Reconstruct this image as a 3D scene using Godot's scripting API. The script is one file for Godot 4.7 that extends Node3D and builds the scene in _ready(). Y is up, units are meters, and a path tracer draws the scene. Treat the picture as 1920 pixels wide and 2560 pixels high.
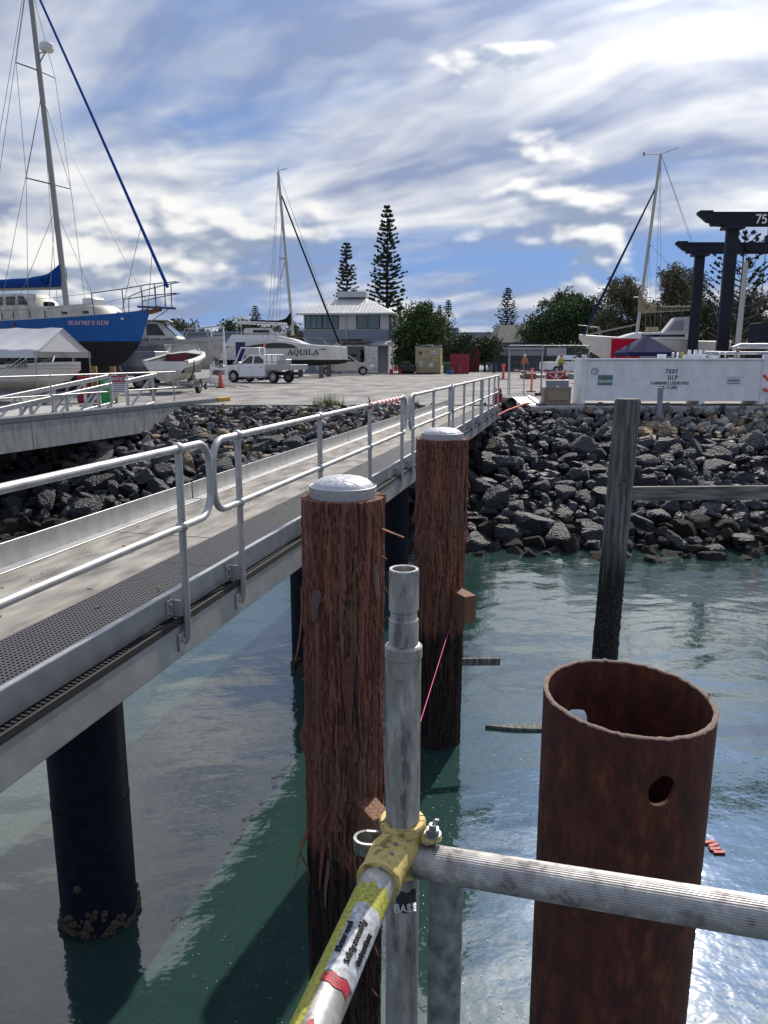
extends Node3D

class Mb:
	var v := PackedVector3Array()
	var n := PackedVector3Array()
	var c := PackedColorArray()
	var uv := PackedVector2Array()
	var col := Color.WHITE
	var tinted := false

	func tri(a: Vector3, b: Vector3, d: Vector3, na: Vector3, nb: Vector3, nd: Vector3) -> void:
		var g := (d - a).cross(b - a)
		if g.dot(na + nb + nd) < 0.0:
			v.append(a); v.append(d); v.append(b)
			n.append(na); n.append(nd); n.append(nb)
		else:
			v.append(a); v.append(b); v.append(d)
			n.append(na); n.append(nb); n.append(nd)
		if tinted:
			c.append(col); c.append(col); c.append(col)

	func ftri(a: Vector3, b: Vector3, d: Vector3, out: Vector3) -> void:
		var g := (d - a).cross(b - a)
		if g.length_squared() < 1e-16:
			return
		g = g.normalized()
		if g.dot(out) < 0.0:
			g = -g
		tri(a, b, d, g, g, g)

	func quad(a: Vector3, b: Vector3, d: Vector3, e: Vector3, out: Vector3) -> void:
		ftri(a, b, d, out)
		ftri(a, d, e, out)

	func box(ctr: Vector3, size: Vector3, bas := Basis(), bev := 0.0) -> void:
		var h := size * 0.5
		bev = minf(bev, minf(h.x, minf(h.y, h.z)) * 0.9)
		if bev <= 0.0:
			for ax in 3:
				for s in [-1.0, 1.0]:
					var nn := Vector3.ZERO
					nn[ax] = s
					var u := Vector3.ZERO
					u[(ax + 1) % 3] = h[(ax + 1) % 3]
					var w := Vector3.ZERO
					w[(ax + 2) % 3] = h[(ax + 2) % 3]
					var o := nn * h[ax]
					quad(ctr + bas * (o - u - w), ctr + bas * (o + u - w), ctr + bas * (o + u + w), ctr + bas * (o - u + w), bas * nn)
			return
		for ax in 3:
			var b1 := (ax + 1) % 3
			var b2 := (ax + 2) % 3
			for s in [-1.0, 1.0]:
				var nn := Vector3.ZERO
				nn[ax] = s
				var u := Vector3.ZERO
				u[b1] = h[b1] - bev
				var w := Vector3.ZERO
				w[b2] = h[b2] - bev
				var o := nn * h[ax]
				quad(ctr + bas * (o - u - w), ctr + bas * (o + u - w), ctr + bas * (o + u + w), ctr + bas * (o - u + w), bas * nn)
			for s1 in [-1.0, 1.0]:
				for s2 in [-1.0, 1.0]:
					var p := Vector3.ZERO
					p[b1] = s1 * h[b1]
					p[b2] = s2 * (h[b2] - bev)
					var q := Vector3.ZERO
					q[b1] = s1 * (h[b1] - bev)
					q[b2] = s2 * h[b2]
					var l := Vector3.ZERO
					l[ax] = h[ax] - bev
					var nn := Vector3.ZERO
					nn[b1] = s1
					nn[b2] = s2
					quad(ctr + bas * (p - l), ctr + bas * (p + l), ctr + bas * (q + l), ctr + bas * (q - l), bas * nn)
		for sx in [-1.0, 1.0]:
			for sy in [-1.0, 1.0]:
				for sz in [-1.0, 1.0]:
					var k := Vector3(sx, sy, sz)
					var p0 := Vector3(sx * h.x, sy * (h.y - bev), sz * (h.z - bev))
					var p1 := Vector3(sx * (h.x - bev), sy * h.y, sz * (h.z - bev))
					var p2 := Vector3(sx * (h.x - bev), sy * (h.y - bev), sz * h.z)
					ftri(ctr + bas * p0, ctr + bas * p1, ctr + bas * p2, bas * k)

	func beam(p: Vector3, q: Vector3, w: float, h: float, bev := 0.0, up := Vector3.UP) -> void:
		var z := (q - p).normalized()
		if absf(z.dot(up)) > 0.99:
			up = Vector3.RIGHT
		var x := up.cross(z).normalized()
		var y := z.cross(x)
		box((p + q) * 0.5, Vector3(w, h, p.distance_to(q)), Basis(x, y, z), bev)

	func cyl(p: Vector3, q: Vector3, r0: float, r1: float, k := 12, caps := true) -> void:
		var z := (q - p).normalized()
		var x := z.cross(Vector3.RIGHT if absf(z.x) < 0.9 else Vector3.UP).normalized()
		var y := z.cross(x)
		for i in k:
			var a := TAU * i / k
			var b := TAU * (i + 1) / k
			var na := x * cos(a) + y * sin(a)
			var nb := x * cos(b) + y * sin(b)
			if r1 > 0.0:
				tri(p + na * r0, p + nb * r0, q + nb * r1, na, nb, nb)
			if r1 > 0.0:
				tri(p + na * r0, q + nb * r1, q + na * r1, na, nb, na)
			else:
				tri(p + na * r0, p + nb * r0, q, na, nb, (na + nb).normalized())
			if caps:
				ftri(p, p + na * r0, p + nb * r0, -z)
				if r1 > 0.0:
					ftri(q, q + na * r1, q + nb * r1, z)

	func tube(pts: Array, r: float, k := 8, r_end := -1.0, caps := true) -> void:
		var m := pts.size()
		var x := Vector3.ZERO
		var rings := []
		var norms := []
		for i in m:
			var t: Vector3
			if i == 0:
				t = pts[1] - pts[0]
			elif i == m - 1:
				t = pts[m - 1] - pts[m - 2]
			else:
				t = (pts[i + 1] - pts[i]).normalized() + (pts[i] - pts[i - 1]).normalized()
			t = t.normalized()
			if x == Vector3.ZERO:
				x = t.cross(Vector3.RIGHT if absf(t.x) < 0.9 else Vector3.UP).normalized()
			else:
				x = (x - t * x.dot(t)).normalized()
			var y := t.cross(x)
			var rr := r if r_end < 0.0 else lerpf(r, r_end, float(i) / (m - 1))
			var ring := PackedVector3Array()
			var nr := PackedVector3Array()
			for j in k:
				var a := TAU * j / k
				var d := x * cos(a) + y * sin(a)
				nr.append(d)
				ring.append(pts[i] + d * rr)
			rings.append(ring)
			norms.append(nr)
			if caps and (i == 0 or i == m - 1):
				for j in k:
					ftri(pts[i], ring[j], ring[(j + 1) % k], t if i else -t)
		for i in m - 1:
			for j in k:
				var j2 := (j + 1) % k
				tri(rings[i][j], rings[i][j2], rings[i + 1][j2], norms[i][j], norms[i][j2], norms[i + 1][j2])
				tri(rings[i][j], rings[i + 1][j2], rings[i + 1][j], norms[i][j], norms[i + 1][j2], norms[i + 1][j])

	func lathe(prof: Array, ctr: Vector3, k := 24, bas := Basis(), a0 := 0.0, a1 := TAU) -> void:
		for i in prof.size() - 1:
			var p: Vector2 = prof[i]
			var q: Vector2 = prof[i + 1]
			var d := (q - p).normalized()
			var nr := Vector2(d.y, -d.x)
			for j in k:
				var a := a0 + (a1 - a0) * j / k
				var b := a0 + (a1 - a0) * (j + 1) / k
				var ea := Vector3(cos(a), 0, sin(a))
				var eb := Vector3(cos(b), 0, sin(b))
				var na := bas * (ea * nr.x + Vector3.UP * nr.y)
				var nb := bas * (eb * nr.x + Vector3.UP * nr.y)
				var A := ctr + bas * (ea * p.x + Vector3.UP * p.y)
				var B := ctr + bas * (eb * p.x + Vector3.UP * p.y)
				var C := ctr + bas * (eb * q.x + Vector3.UP * q.y)
				var E := ctr + bas * (ea * q.x + Vector3.UP * q.y)
				if p.x > 1e-5:
					tri(A, B, C, na, nb, nb)
				if q.x > 1e-5:
					tri(A, C, E, na, nb, na)

	# a grid of points, smooth shaded; rows of equal length
	func grid(rows: Array, out_from := Vector3.INF, wrap := false) -> void:
		var h := rows.size()
		var w: int = rows[0].size()
		var ww := w if wrap else w - 1
		var nn := []
		for i in h:
			var line := PackedVector3Array()
			for j in w:
				var du: Vector3
				if wrap:
					du = rows[i][(j + 1) % w] - rows[i][(j + w - 1) % w]
				else:
					du = rows[i][mini(j + 1, w - 1)] - rows[i][maxi(j - 1, 0)]
				var dv: Vector3 = rows[mini(i + 1, h - 1)][j] - rows[maxi(i - 1, 0)][j]
				var g := dv.cross(du)
				if out_from != Vector3.INF and g.dot(rows[i][j] - out_from) < 0.0:
					g = -g
				line.append(g.normalized() if g.length_squared() > 1e-18 else Vector3.UP)
			nn.append(line)
		for i in h - 1:
			for j in ww:
				var j2 := (j + 1) % w
				tri(rows[i][j], rows[i][j2], rows[i + 1][j2], nn[i][j], nn[i][j2], nn[i + 1][j2])
				tri(rows[i][j], rows[i + 1][j2], rows[i + 1][j], nn[i][j], nn[i + 1][j2], nn[i + 1][j])

	# flat polygon (x right, y up in the plane of bas) given thickness along bas.z
	func slab(poly: PackedVector2Array, thick: float, o := Vector3.ZERO, bas := Basis()) -> void:
		var ids := Geometry2D.triangulate_polygon(poly)
		for s in [-0.5, 0.5]:
			for i in range(0, ids.size(), 3):
				var p := []
				for k in 3:
					var q := poly[ids[i + k]]
					p.append(o + bas * Vector3(q.x, q.y, s * thick))
				ftri(p[0], p[1], p[2], bas.z * s)
		var m := poly.size()
		var cw := Geometry2D.is_polygon_clockwise(poly)
		for i in m:
			var a := poly[i]
			var b := poly[(i + 1) % m]
			var d := b - a
			var out := Vector3(d.y, -d.x, 0) * (-1.0 if cw else 1.0)
			quad(o + bas * Vector3(a.x, a.y, -0.5 * thick), o + bas * Vector3(b.x, b.y, -0.5 * thick), o + bas * Vector3(b.x, b.y, 0.5 * thick), o + bas * Vector3(a.x, a.y, 0.5 * thick), bas * out)

	func mesh() -> ArrayMesh:
		var arr := []
		arr.resize(Mesh.ARRAY_MAX)
		arr[Mesh.ARRAY_VERTEX] = v
		arr[Mesh.ARRAY_NORMAL] = n
		if tinted:
			arr[Mesh.ARRAY_COLOR] = c
		if uv.size() == v.size():
			arr[Mesh.ARRAY_TEX_UV] = uv
		var m := ArrayMesh.new()
		m.add_surface_from_arrays(Mesh.PRIMITIVE_TRIANGLES, arr)
		return m

	static func new_rail(posts: Array, loop_a: bool, loop_b: bool, over_a: float, over_b: float, top: float, mid: float, xo: float, r: float) -> Mb:
		var mb := Mb.new()
		var a: float = posts[0]
		var b: float = posts[-1]
		var pts := [Vector3(xo, top, -a), Vector3(xo, top, -b)]
		var low := [Vector3(xo, mid, -a), Vector3(xo, mid, -b)]
		if loop_b:
			pts = pts + Mb.bend(xo, top, mid, b, over_b, 1.0)
			pts.append(Vector3(xo, mid, -b))
		if loop_a:
			var e := Mb.bend(xo, top, mid, a, over_a, -1.0)
			e.reverse()
			pts = [Vector3(xo, mid, -a)] + e + pts
		mb.tube(pts, r, 14)
		mb.tube(low, r * 0.93, 14)
		return mb

	static func bend(xo: float, top: float, mid: float, s: float, over: float, dir: float) -> Array:
		var rad := minf(0.155, over * 0.9)
		var out := []
		for i in 9:
			var t := PI / 2 * i / 8
			out.append(Vector3(xo, top - rad + cos(t) * rad, -(s + dir * (over - rad + sin(t) * rad))))
		for i in 9:
			var t := PI / 2 * i / 8
			out.append(Vector3(xo, mid + rad - sin(t) * rad, -(s + dir * (over - rad + cos(t) * rad))))
		return out


var M := {}
var T := {}
var taken := {}
var rng := RandomNumberGenerator.new()


func V(x: float, y: float, d: float) -> Vector3:
	return Vector3(x, y, -d)


func numbered(called: String) -> String:
	if not taken.has(called):
		taken[called] = 0
		return called
	taken[called] += 1
	return "%s_%03d" % [called, taken[called]]


func obj(called: String, mb, mat: Material, parent: Node = self) -> MeshInstance3D:
	var o := MeshInstance3D.new()
	o.mesh = mb.mesh() if mb is Mb else mb
	o.material_override = mat
	if parent == self:
		o.name = numbered(called)
		add_child(o)
	else:
		o.name = called
		parent.add_child(o, true)
	return o


func tag(o: Node, label: String, category: String, group := "") -> Node:
	o.set_meta("label", label)
	o.set_meta("category", category)
	if group:
		o.set_meta("group", group)
	return o


func thing(called: String, label: String, category: String, at := Vector3.ZERO, turn := 0.0, group := "") -> Node3D:
	var o := Node3D.new()
	o.name = numbered(called)
	add_child(o)
	o.position = at
	o.rotation.y = turn
	tag(o, label, category, group)
	return o


func dup(src: Node3D, at: Vector3, turn: float, label := "") -> Node3D:
	var o: Node3D = src.duplicate()
	var base: String = src.name
	o.name = numbered(base)
	add_child(o)
	o.position = at
	o.rotation.y = turn
	if label:
		o.set_meta("label", label)
	return o


func lettering(called: String, words: String, height: float, mat: Material, parent: Node, at: Vector3, bas := Basis(), serif := false, squeeze := 1.0) -> MeshInstance3D:
	var f := SystemFont.new()
	f.font_names = PackedStringArray(["Droid Serif" if serif else "Droid Sans"])
	f.font_weight = 700 if height > 0.02 else 400
	var t := TextMesh.new()
	t.text = words
	t.font = f
	t.font_size = 64
	t.pixel_size = height / 46.0
	t.depth = 0.006
	t.curve_step = 4.0
	var o := MeshInstance3D.new()
	o.mesh = t
	o.material_override = mat
	o.name = called
	parent.add_child(o, true)
	o.transform = Transform3D(bas.scaled_local(Vector3(squeeze, 1, 1)), at)
	return o


func lin(r: float, g: float, b: float, a := 1.0) -> Color:
	var c := Color(r, g, b).linear_to_srgb()
	c.a = a
	return c


func ntex(key: String, kind: int, freq: float, octaves: int, lo: float, hi: float, mid := 0.5, size := 512, sd := 1, stretch := 1) -> NoiseTexture2D:
	if T.has(key):
		return T[key]
	var f := FastNoiseLite.new()
	f.noise_type = kind
	f.frequency = freq
	f.fractal_octaves = octaves
	f.seed = sd
	if kind == FastNoiseLite.TYPE_CELLULAR:
		f.cellular_return_type = FastNoiseLite.RETURN_DISTANCE2_SUB
	var t := NoiseTexture2D.new()
	t.width = size * stretch
	t.height = size
	t.seamless = true
	t.noise = f
	var g := Gradient.new()
	g.offsets = PackedFloat32Array([0.0, mid, 1.0])
	g.colors = PackedColorArray([Color(lo, lo, lo), Color((lo + hi) / 2, (lo + hi) / 2, (lo + hi) / 2), Color(hi, hi, hi)])
	t.color_ramp = g
	T[key] = t
	return t


# colour is linear; tex multiplies it; relief in cm
func mk(key: String, color: Color, rough: float, metal := 0.0, tex: Texture2D = null, scale := 1.0, relief: Texture2D = null, relief_cm := 0.0, world := false, stretch := Vector3.ONE) -> StandardMaterial3D:
	var m := StandardMaterial3D.new()
	m.resource_name = key
	m.albedo_color = color.linear_to_srgb()
	m.roughness = rough
	m.metallic = metal
	if tex:
		m.albedo_texture = tex
	if relief:
		m.heightmap_enabled = true
		m.heightmap_texture = relief
		m.heightmap_scale = relief_cm
	if tex or relief:
		m.uv1_triplanar = true
		m.uv1_world_triplanar = world
		m.uv1_scale = Vector3.ONE * scale * stretch
		m.uv1_triplanar_sharpness = 4.0
	M[key] = m
	return m


const WATER := -2.75
const SUN_AZ := 0.40
const SUN_EL := 0.71
const YAW := 0.24731


func sky_picture() -> ImageTexture:
	var w := 2560
	var h := 1280
	var data := PackedFloat32Array()
	data.resize(w * h * 3)
	var veil := FastNoiseLite.new()
	veil.noise_type = FastNoiseLite.TYPE_SIMPLEX_SMOOTH
	veil.frequency = 0.55
	veil.fractal_octaves = 6
	veil.fractal_gain = 0.52
	veil.seed = 11
	veil.domain_warp_enabled = true
	veil.domain_warp_amplitude = 0.9
	veil.domain_warp_frequency = 0.35
	veil.domain_warp_fractal_octaves = 3
	var heap := FastNoiseLite.new()
	heap.noise_type = FastNoiseLite.TYPE_SIMPLEX_SMOOTH
	heap.frequency = 0.055
	heap.fractal_octaves = 6
	heap.fractal_gain = 0.55
	heap.seed = 5
	var tone := FastNoiseLite.new()
	tone.noise_type = FastNoiseLite.TYPE_SIMPLEX_SMOOTH
	tone.frequency = 0.9
	tone.fractal_octaves = 5
	tone.seed = 23
	# (azimuth, elevation, half width, half height, amount) of thicker and thinner cloud
	var thick := [[-21.0, 8.5, 9.0, 3.6, 0.42], [14.0, 21.0, 14.0, 6.0, 0.30], [-5.0, 17.0, 12.0, 5.0, 0.10], [13.5, 9.6, 7.0, 1.7, 0.30], [4.0, 12.0, 8.0, 3.0, 0.16],
		[9.0, 6.8, 6.0, 2.0, -0.34], [17.0, 11.6, 7.0, 1.6, -0.30], [-9.0, 3.6, 4.0, 1.5, -0.22], [20.0, 7.0, 6.0, 3.0, -0.36], [-8.0, 11.0, 5.0, 2.0, -0.12], [-20.0, 14.5, 8.0, 2.0, -0.12], [1.5, 5.2, 3.0, 1.5, -0.3], [22.0, 16.0, 9.0, 2.5, 0.22]]
	var sun := Vector3(sin(SUN_AZ) * cos(SUN_EL), sin(SUN_EL), -cos(SUN_AZ) * cos(SUN_EL))
	var at := 0
	for j in h:
		var el := PI * (0.5 - (j + 0.5) / h)
		var se := sin(el)
		var ce := cos(el)
		var eld := rad_to_deg(el)
		if eld < -4.0:
			for i in w:
				data[at] = 0.20
				data[at + 1] = 0.22
				data[at + 2] = 0.23
				at += 3
			continue
		var flat := 1.0 / (maxf(se, 0.0) + 0.13)
		var up := clampf(eld / 35.0, 0.0, 1.0)
		var br := lerpf(0.215, 0.14, sqrt(up))
		var bg := lerpf(0.37, 0.23, sqrt(up))
		var bb := lerpf(0.66, 0.46, sqrt(up))
		for i in w:
			var az := TAU * (i + 0.5) / w
			if az > PI:
				az -= TAU
			var azd := rad_to_deg(az)
			var dx := sin(az) * ce
			var dz := -cos(az) * ce
			var px := dx * flat
			var pz := dz * flat
			var bias := 0.0
			if absf(azd) < 50.0 and eld < 40.0:
				for b in thick:
					var qx: float = (azd - b[0]) / b[2]
					var qy: float = (eld - b[1]) / b[3]
					var q := qx * qx + qy * qy
					if q < 6.0:
						bias += b[4] * exp(-q)
			var ux := px * 0.84 + pz * 0.54
			var uz := pz * 0.84 - px * 0.54
			var a := veil.get_noise_2d(ux * 0.62, uz * 1.25) * 0.85 + bias + 0.14
			var cover := smoothstep(-0.46, 0.34, a + 0.10 * tone.get_noise_2d(ux * 2.2 + 9.0, uz * 5.5))
			var bent := 0.5 * tone.get_noise_2d(px * 0.5 + 50.0, pz * 0.5)
			var g := 0.9 * tone.get_noise_2d(px * 0.7 + 7.0, pz * 0.6) + 0.75 * tone.get_noise_2d(ux * 0.8 + bent, uz * 2.6 + bent * 2.0 + 20.0)
			var wisp := tone.get_noise_2d(ux * 3.0 + bent * 4.0, uz * 8.0 + bent * 6.0)
			var near := maxf(0.0, dx * sun.x + se * sun.y + dz * sun.z)
			var glow := 0.30 * pow(near, 6.0) + 0.75 * pow(near, 60.0)
			var lit := clampf(0.30 + 0.95 * g + 0.50 * (a - 0.20) + 0.22 * glow + 0.20 * wisp, 0.0, 1.0)
			var r := lerpf(br, lerpf(0.235, 0.82, lit), cover * 0.95)
			var gg := lerpf(bg, lerpf(0.285, 0.82, lit), cover * 0.95)
			var bl := lerpf(bb, lerpf(0.42, 0.80, lit), cover * 0.95)
			# heaped low cloud with pale rims above grey-blue bellies
			if eld < 20.0:
				var hp := heap.get_noise_2d(azd * 0.9 + 40.0, eld * 2.3)
				var hp2 := heap.get_noise_2d(azd * 0.9 + 40.0 + 0.4, (eld + 0.7) * 2.3)
				var room := smoothstep(15.0, 5.0, eld)
				var ht := smoothstep(0.02, 0.26, hp + bias * 0.55 - (1.0 - room) * 0.42 + 0.03)
				var rim := clampf(0.42 + (hp - hp2) * 4.6 + g * 0.25, 0.0, 1.0)
				var f := ht * 0.88
				r = lerpf(r, lerpf(0.24, 0.82, rim), f)
				gg = lerpf(gg, lerpf(0.30, 0.81, rim), f)
				bl = lerpf(bl, lerpf(0.41, 0.79, rim), f)
			var k := 0.90 * (1.0 + 0.30 * pow(near, 6.0) + 1.1 * pow(near, 24.0) + 6.0 * pow(near, 70.0))
			data[at] = r * k
			data[at + 1] = gg * k
			data[at + 2] = bl * k
			at += 3
	var im := Image.create_from_data(w, h, false, Image.FORMAT_RGBF, data.to_byte_array())
	return ImageTexture.create_from_image(im)


func make_materials() -> void:
	var S := FastNoiseLite.TYPE_SIMPLEX_SMOOTH
	var C := FastNoiseLite.TYPE_CELLULAR
	var blot := ntex("blot", S, 0.012, 5, 0.86, 1.0)
	var fine := ntex("fine", S, 0.06, 4, 0.72, 1.0, 0.5, 512, 3)
	var speck := ntex("speck", S, 0.22, 3, 0.5, 1.0, 0.5, 512, 4)
	var rough := ntex("rough", S, 0.03, 6, 0.0, 1.0, 0.5, 512, 5)
	var grime := ntex("grime", S, 0.02, 6, 0.52, 1.0, 0.42, 512, 9)
	var streak := ntex("streak", S, 0.02, 6, 0.45, 1.0, 0.45, 512, 12)
	var stain := ntex("stain", S, 0.006, 4, 0.80, 1.0, 0.4, 512, 71)
	var faint := ntex("faint", S, 0.006, 5, 0.90, 1.0, 0.4, 512, 73)
	var pit := ntex("pit", C, 0.05, 3, 0.0, 1.0, 0.4, 512, 8)
	var rtex: NoiseTexture2D = ntex("rusty", S, 0.012, 8, 0.0, 1.0, 0.5, 1024, 93)
	rtex.noise.fractal_gain = 0.68
	rtex.color_ramp.offsets = PackedFloat32Array([0.0, 0.35, 0.55, 0.72, 1.0])
	rtex.color_ramp.colors = PackedColorArray([Color(0.17, 0.09, 0.08), Color(0.26, 0.125, 0.095), Color(0.31, 0.15, 0.105), Color(0.37, 0.19, 0.12), Color(0.50, 0.29, 0.16)])
	var scuff: NoiseTexture2D = ntex("scuff", S, 0.012, 8, 0.0, 1.0, 0.5, 1024, 61)
	scuff.noise.fractal_gain = 0.62
	scuff.color_ramp.offsets = PackedFloat32Array([0.0, 0.30, 0.36, 0.60, 0.66, 1.0])
	scuff.color_ramp.colors = PackedColorArray([Color(0.50, 0.49, 0.52), Color(0.66, 0.65, 0.66), Color(0.80, 0.79, 0.78), Color(0.86, 0.86, 0.85), Color(0.97, 0.96, 0.95), Color(1, 1, 1)])
	var chipped: NoiseTexture2D = ntex("chipped", S, 0.02, 7, 0.0, 1.0, 0.5, 512, 62)
	chipped.noise.fractal_gain = 0.6
	chipped.color_ramp.offsets = PackedFloat32Array([0.0, 0.30, 0.33, 0.70, 0.73, 1.0])
	chipped.color_ramp.colors = PackedColorArray([Color(0.55, 0.52, 0.5), Color(0.66, 0.62, 0.55), Color(0.92, 0.9, 0.85), Color(1, 1, 1), Color(0.75, 0.80, 1.0), Color(0.7, 0.78, 1.0)])
	var broken: NoiseTexture2D = ntex("broken", S, 0.02, 7, 0.0, 1.0, 0.5, 512, 63)
	broken.noise.fractal_gain = 0.62
	broken.color_ramp.offsets = PackedFloat32Array([0.0, 0.35, 0.62, 0.68, 1.0])
	broken.color_ramp.colors = PackedColorArray([Color(0.60, 0.60, 0.62), Color(0.80, 0.80, 0.80), Color(0.92, 0.92, 0.92), Color(1.0, 0.98, 0.94), Color(1, 1, 1)])
	mk("alu", Color(0.52, 0.525, 0.53), 0.5, 0.7, stain, 1.8)
	mk("alu_dull", Color(0.52, 0.53, 0.54), 0.55, 0.75, stain, 0.6, fine, 0.03)
	mk("alu_sheet", Color(0.50, 0.51, 0.52), 0.48, 0.8, blot, 0.7)
	mk("galv", Color(0.50, 0.51, 0.52), 0.5, 0.7, grime, 2.5, fine, 0.03)
	mk("scaffold", Color(0.50, 0.495, 0.485), 0.5, 0.45, scuff, 3.2, fine, 0.012, false, Vector3(1, 0.22, 1))
	mk("scaffold_worn", Color(0.52, 0.515, 0.505), 0.5, 0.45, scuff, 1.6, fine, 0.008)
	mk("steel_plain", Color(0.45, 0.45, 0.44), 0.35, 0.9, fine, 3.0)
	mk("bronze_metal", Color(0.26, 0.21, 0.155), 0.42, 0.7, blot, 1.2)
	mk("deck_concrete", Color(0.40, 0.375, 0.335), 0.9, 0.0, grime, 0.45, rough, 0.25, false, Vector3(1, 1, 0.35))
	mk("wharf_concrete", Color(0.47, 0.47, 0.45), 0.9, 0.0, ntex("drip", S, 0.012, 6, 0.72, 1.0, 0.4, 512, 91), 0.5, rough, 0.08, false, Vector3(1, 0.3, 1))
	mk("kerb_grey", Color(0.17, 0.185, 0.20), 0.85, 0.0, blot, 0.6)
	mk("yard", Color(0.35, 0.34, 0.325), 0.93, 0.0, ntex("worn", S, 0.02, 8, 0.50, 1.0, 0.38, 1024, 81), 0.03, null, 0.0, true, Vector3(1.0, 1.0, 0.55))
	mk("yellow_paint", Color(0.62, 0.40, 0.03), 0.7, 0.0, grime, 1.0)
	mk("grating", Color(0.125, 0.13, 0.142), 0.6, 0.0, speck, 3.0)
	mk("rubber", Color(0.02, 0.02, 0.022), 0.7, 0.0, grime, 3.0)
	mk("sleeve", Color(0.007, 0.012, 0.028), 0.6, 0.0, grime, 0.8, rough, 0.1)
	M.sleeve.metallic_specular = 0.3
	mk("barnacle", Color(0.17, 0.14, 0.10), 0.95, 0.0, speck, 4.0, pit, 1.0)
	mk("rock_dark", Color(0.056, 0.063, 0.078), 0.72, 0.0, broken, 0.32, rough, 9.0)
	mk("rock_black", Color(0.038, 0.043, 0.054), 0.62, 0.0, broken, 0.32, rough, 9.0)
	mk("rock_grey", Color(0.17, 0.17, 0.17), 0.8, 0.0, broken, 0.32, rough, 9.0)
	mk("rock_tan", Color(0.30, 0.22, 0.145), 0.85, 0.0, broken, 0.32, rough, 9.0)
	mk("rock_pale", Color(0.42, 0.40, 0.365), 0.85, 0.0, broken, 0.32, rough, 9.0)
	mk("rock_oyster", Color(0.075, 0.066, 0.054), 0.9, 0.0, ntex("crust", S, 0.12, 5, 0.25, 1.0, 0.6, 512, 96), 1.2, pit, 5.0)
	mk("bank_soil", Color(0.05, 0.048, 0.045), 0.95, 0.0, grime, 0.4, rough, 4.0, true)
	mk("rust", Color(1, 1, 1), 0.85, 0.0, rtex, 1.0, ntex("scale", S, 0.06, 6, 0.0, 1.0, 0.5, 512, 94), 0.14, false, Vector3(1, 0.4, 1))
	mk("rust_rim", Color(0.55, 0.40, 0.33), 0.8, 0.1, speck, 8.0, pit, 0.6)
	mk("cap_sheet", Color(0.66, 0.69, 0.73), 0.42, 0.12, fine, 2.0, ntex("dent", S, 0.02, 4, 0.0, 1.0, 0.5, 512, 31), 0.35)
	mk("sawn_wood", Color(0.40, 0.17, 0.10), 0.85, 0.0, streak, 3.0, rough, 0.2)
	mk("block_wood", Color(0.33, 0.16, 0.09), 0.8, 0.0, streak, 4.0, rough, 0.15)
	mk("grey_wood", Color(0.24, 0.235, 0.22), 0.9, 0.0, streak, 2.0, streak, 0.4, false, Vector3(1, 0.12, 1))
	mk("post_wood", Color(1, 1, 1), 0.85, 0.0, streak, 1.6, streak, 0.5, false, Vector3(1, 0.08, 1))
	M.post_wood.vertex_color_use_as_albedo = true
	mk("stained_wood", Color(0.21, 0.225, 0.205), 0.85, 0.0, streak, 1.6, streak, 0.5, false, Vector3(1, 0.08, 1))
	mk("wet_wood", Color(0.022, 0.022, 0.018), 0.45, 0.0, grime, 2.0, pit, 0.8)
	mk("plank_grey", Color(0.30, 0.28, 0.26), 0.9, 0.0, streak, 1.5, streak, 0.3, false, Vector3(0.1, 1, 1))
	mk("orange_wood", Color(0.48, 0.24, 0.08), 0.85, 0.0, streak, 2.0)
	mk("white_gel", Color(0.72, 0.71, 0.67), 0.3, 0.0, faint, 0.3)
	mk("white_old", Color(0.60, 0.57, 0.48), 0.45, 0.0, stain, 0.35)
	mk("white_paint", Color(0.78, 0.79, 0.80), 0.4)
	mk("car_white", Color(0.74, 0.76, 0.78), 0.25, 0.0)
	M.car_white.clearcoat_enabled = true
	mk("car_silver", Color(0.40, 0.385, 0.35), 0.3, 0.55)
	M.car_silver.clearcoat_enabled = true
	mk("car_grey", Color(0.20, 0.205, 0.21), 0.4, 0.3)
	mk("tank_white", Color(0.85, 0.86, 0.87), 0.5, 0.0, faint, 0.5)
	mk("dark_glass", Color(0.012, 0.014, 0.017), 0.06)
	mk("screen_glass", Color(0.45, 0.60, 0.58, 0.28), 0.05)
	M.screen_glass.transparency = BaseMaterial3D.TRANSPARENCY_ALPHA
	mk("window_glass", Color(0.10, 0.14, 0.15), 0.06, 0.35)
	mk("black", Color(0.012, 0.012, 0.013), 0.6)
	mk("tyre", Color(0.015, 0.015, 0.016), 0.85, 0.0, fine, 6.0)
	mk("hull_blue", Color(0.03, 0.14, 0.44), 0.35, 0.0, blot, 0.5)
	mk("antifoul", Color(0.018, 0.019, 0.024), 0.8, 0.0, grime, 0.8)
	mk("canvas_blue", Color(0.010, 0.075, 0.36), 0.85, 0.0, fine, 2.0)
	mk("canvas_black", Color(0.012, 0.013, 0.018), 0.85)
	mk("canvas_tan", Color(0.42, 0.36, 0.25), 0.9, 0.0, fine, 2.0)
	mk("canvas_white", Color(0.74, 0.75, 0.78), 0.8, 0.0, fine, 1.0)
	M.canvas_white.backlight_enabled = true
	M.canvas_white.backlight = Color(0.35, 0.36, 0.38)
	mk("canvas_navy", Color(0.022, 0.028, 0.085), 0.85)
	mk("canvas_red", Color(0.50, 0.012, 0.04), 0.8)
	mk("mast_alu", Color(0.27, 0.27, 0.255), 0.5, 0.4)
	mk("mast_pale", Color(0.42, 0.42, 0.40), 0.5, 0.4)
	mk("wire", Color(0.22, 0.23, 0.25), 0.5, 0.5)
	mk("rail_blue", Color(0.02, 0.05, 0.14), 0.5)
	mk("rust_stain", Color(0.28, 0.13, 0.06), 0.9, 0.0, grime, 2.0)
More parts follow.
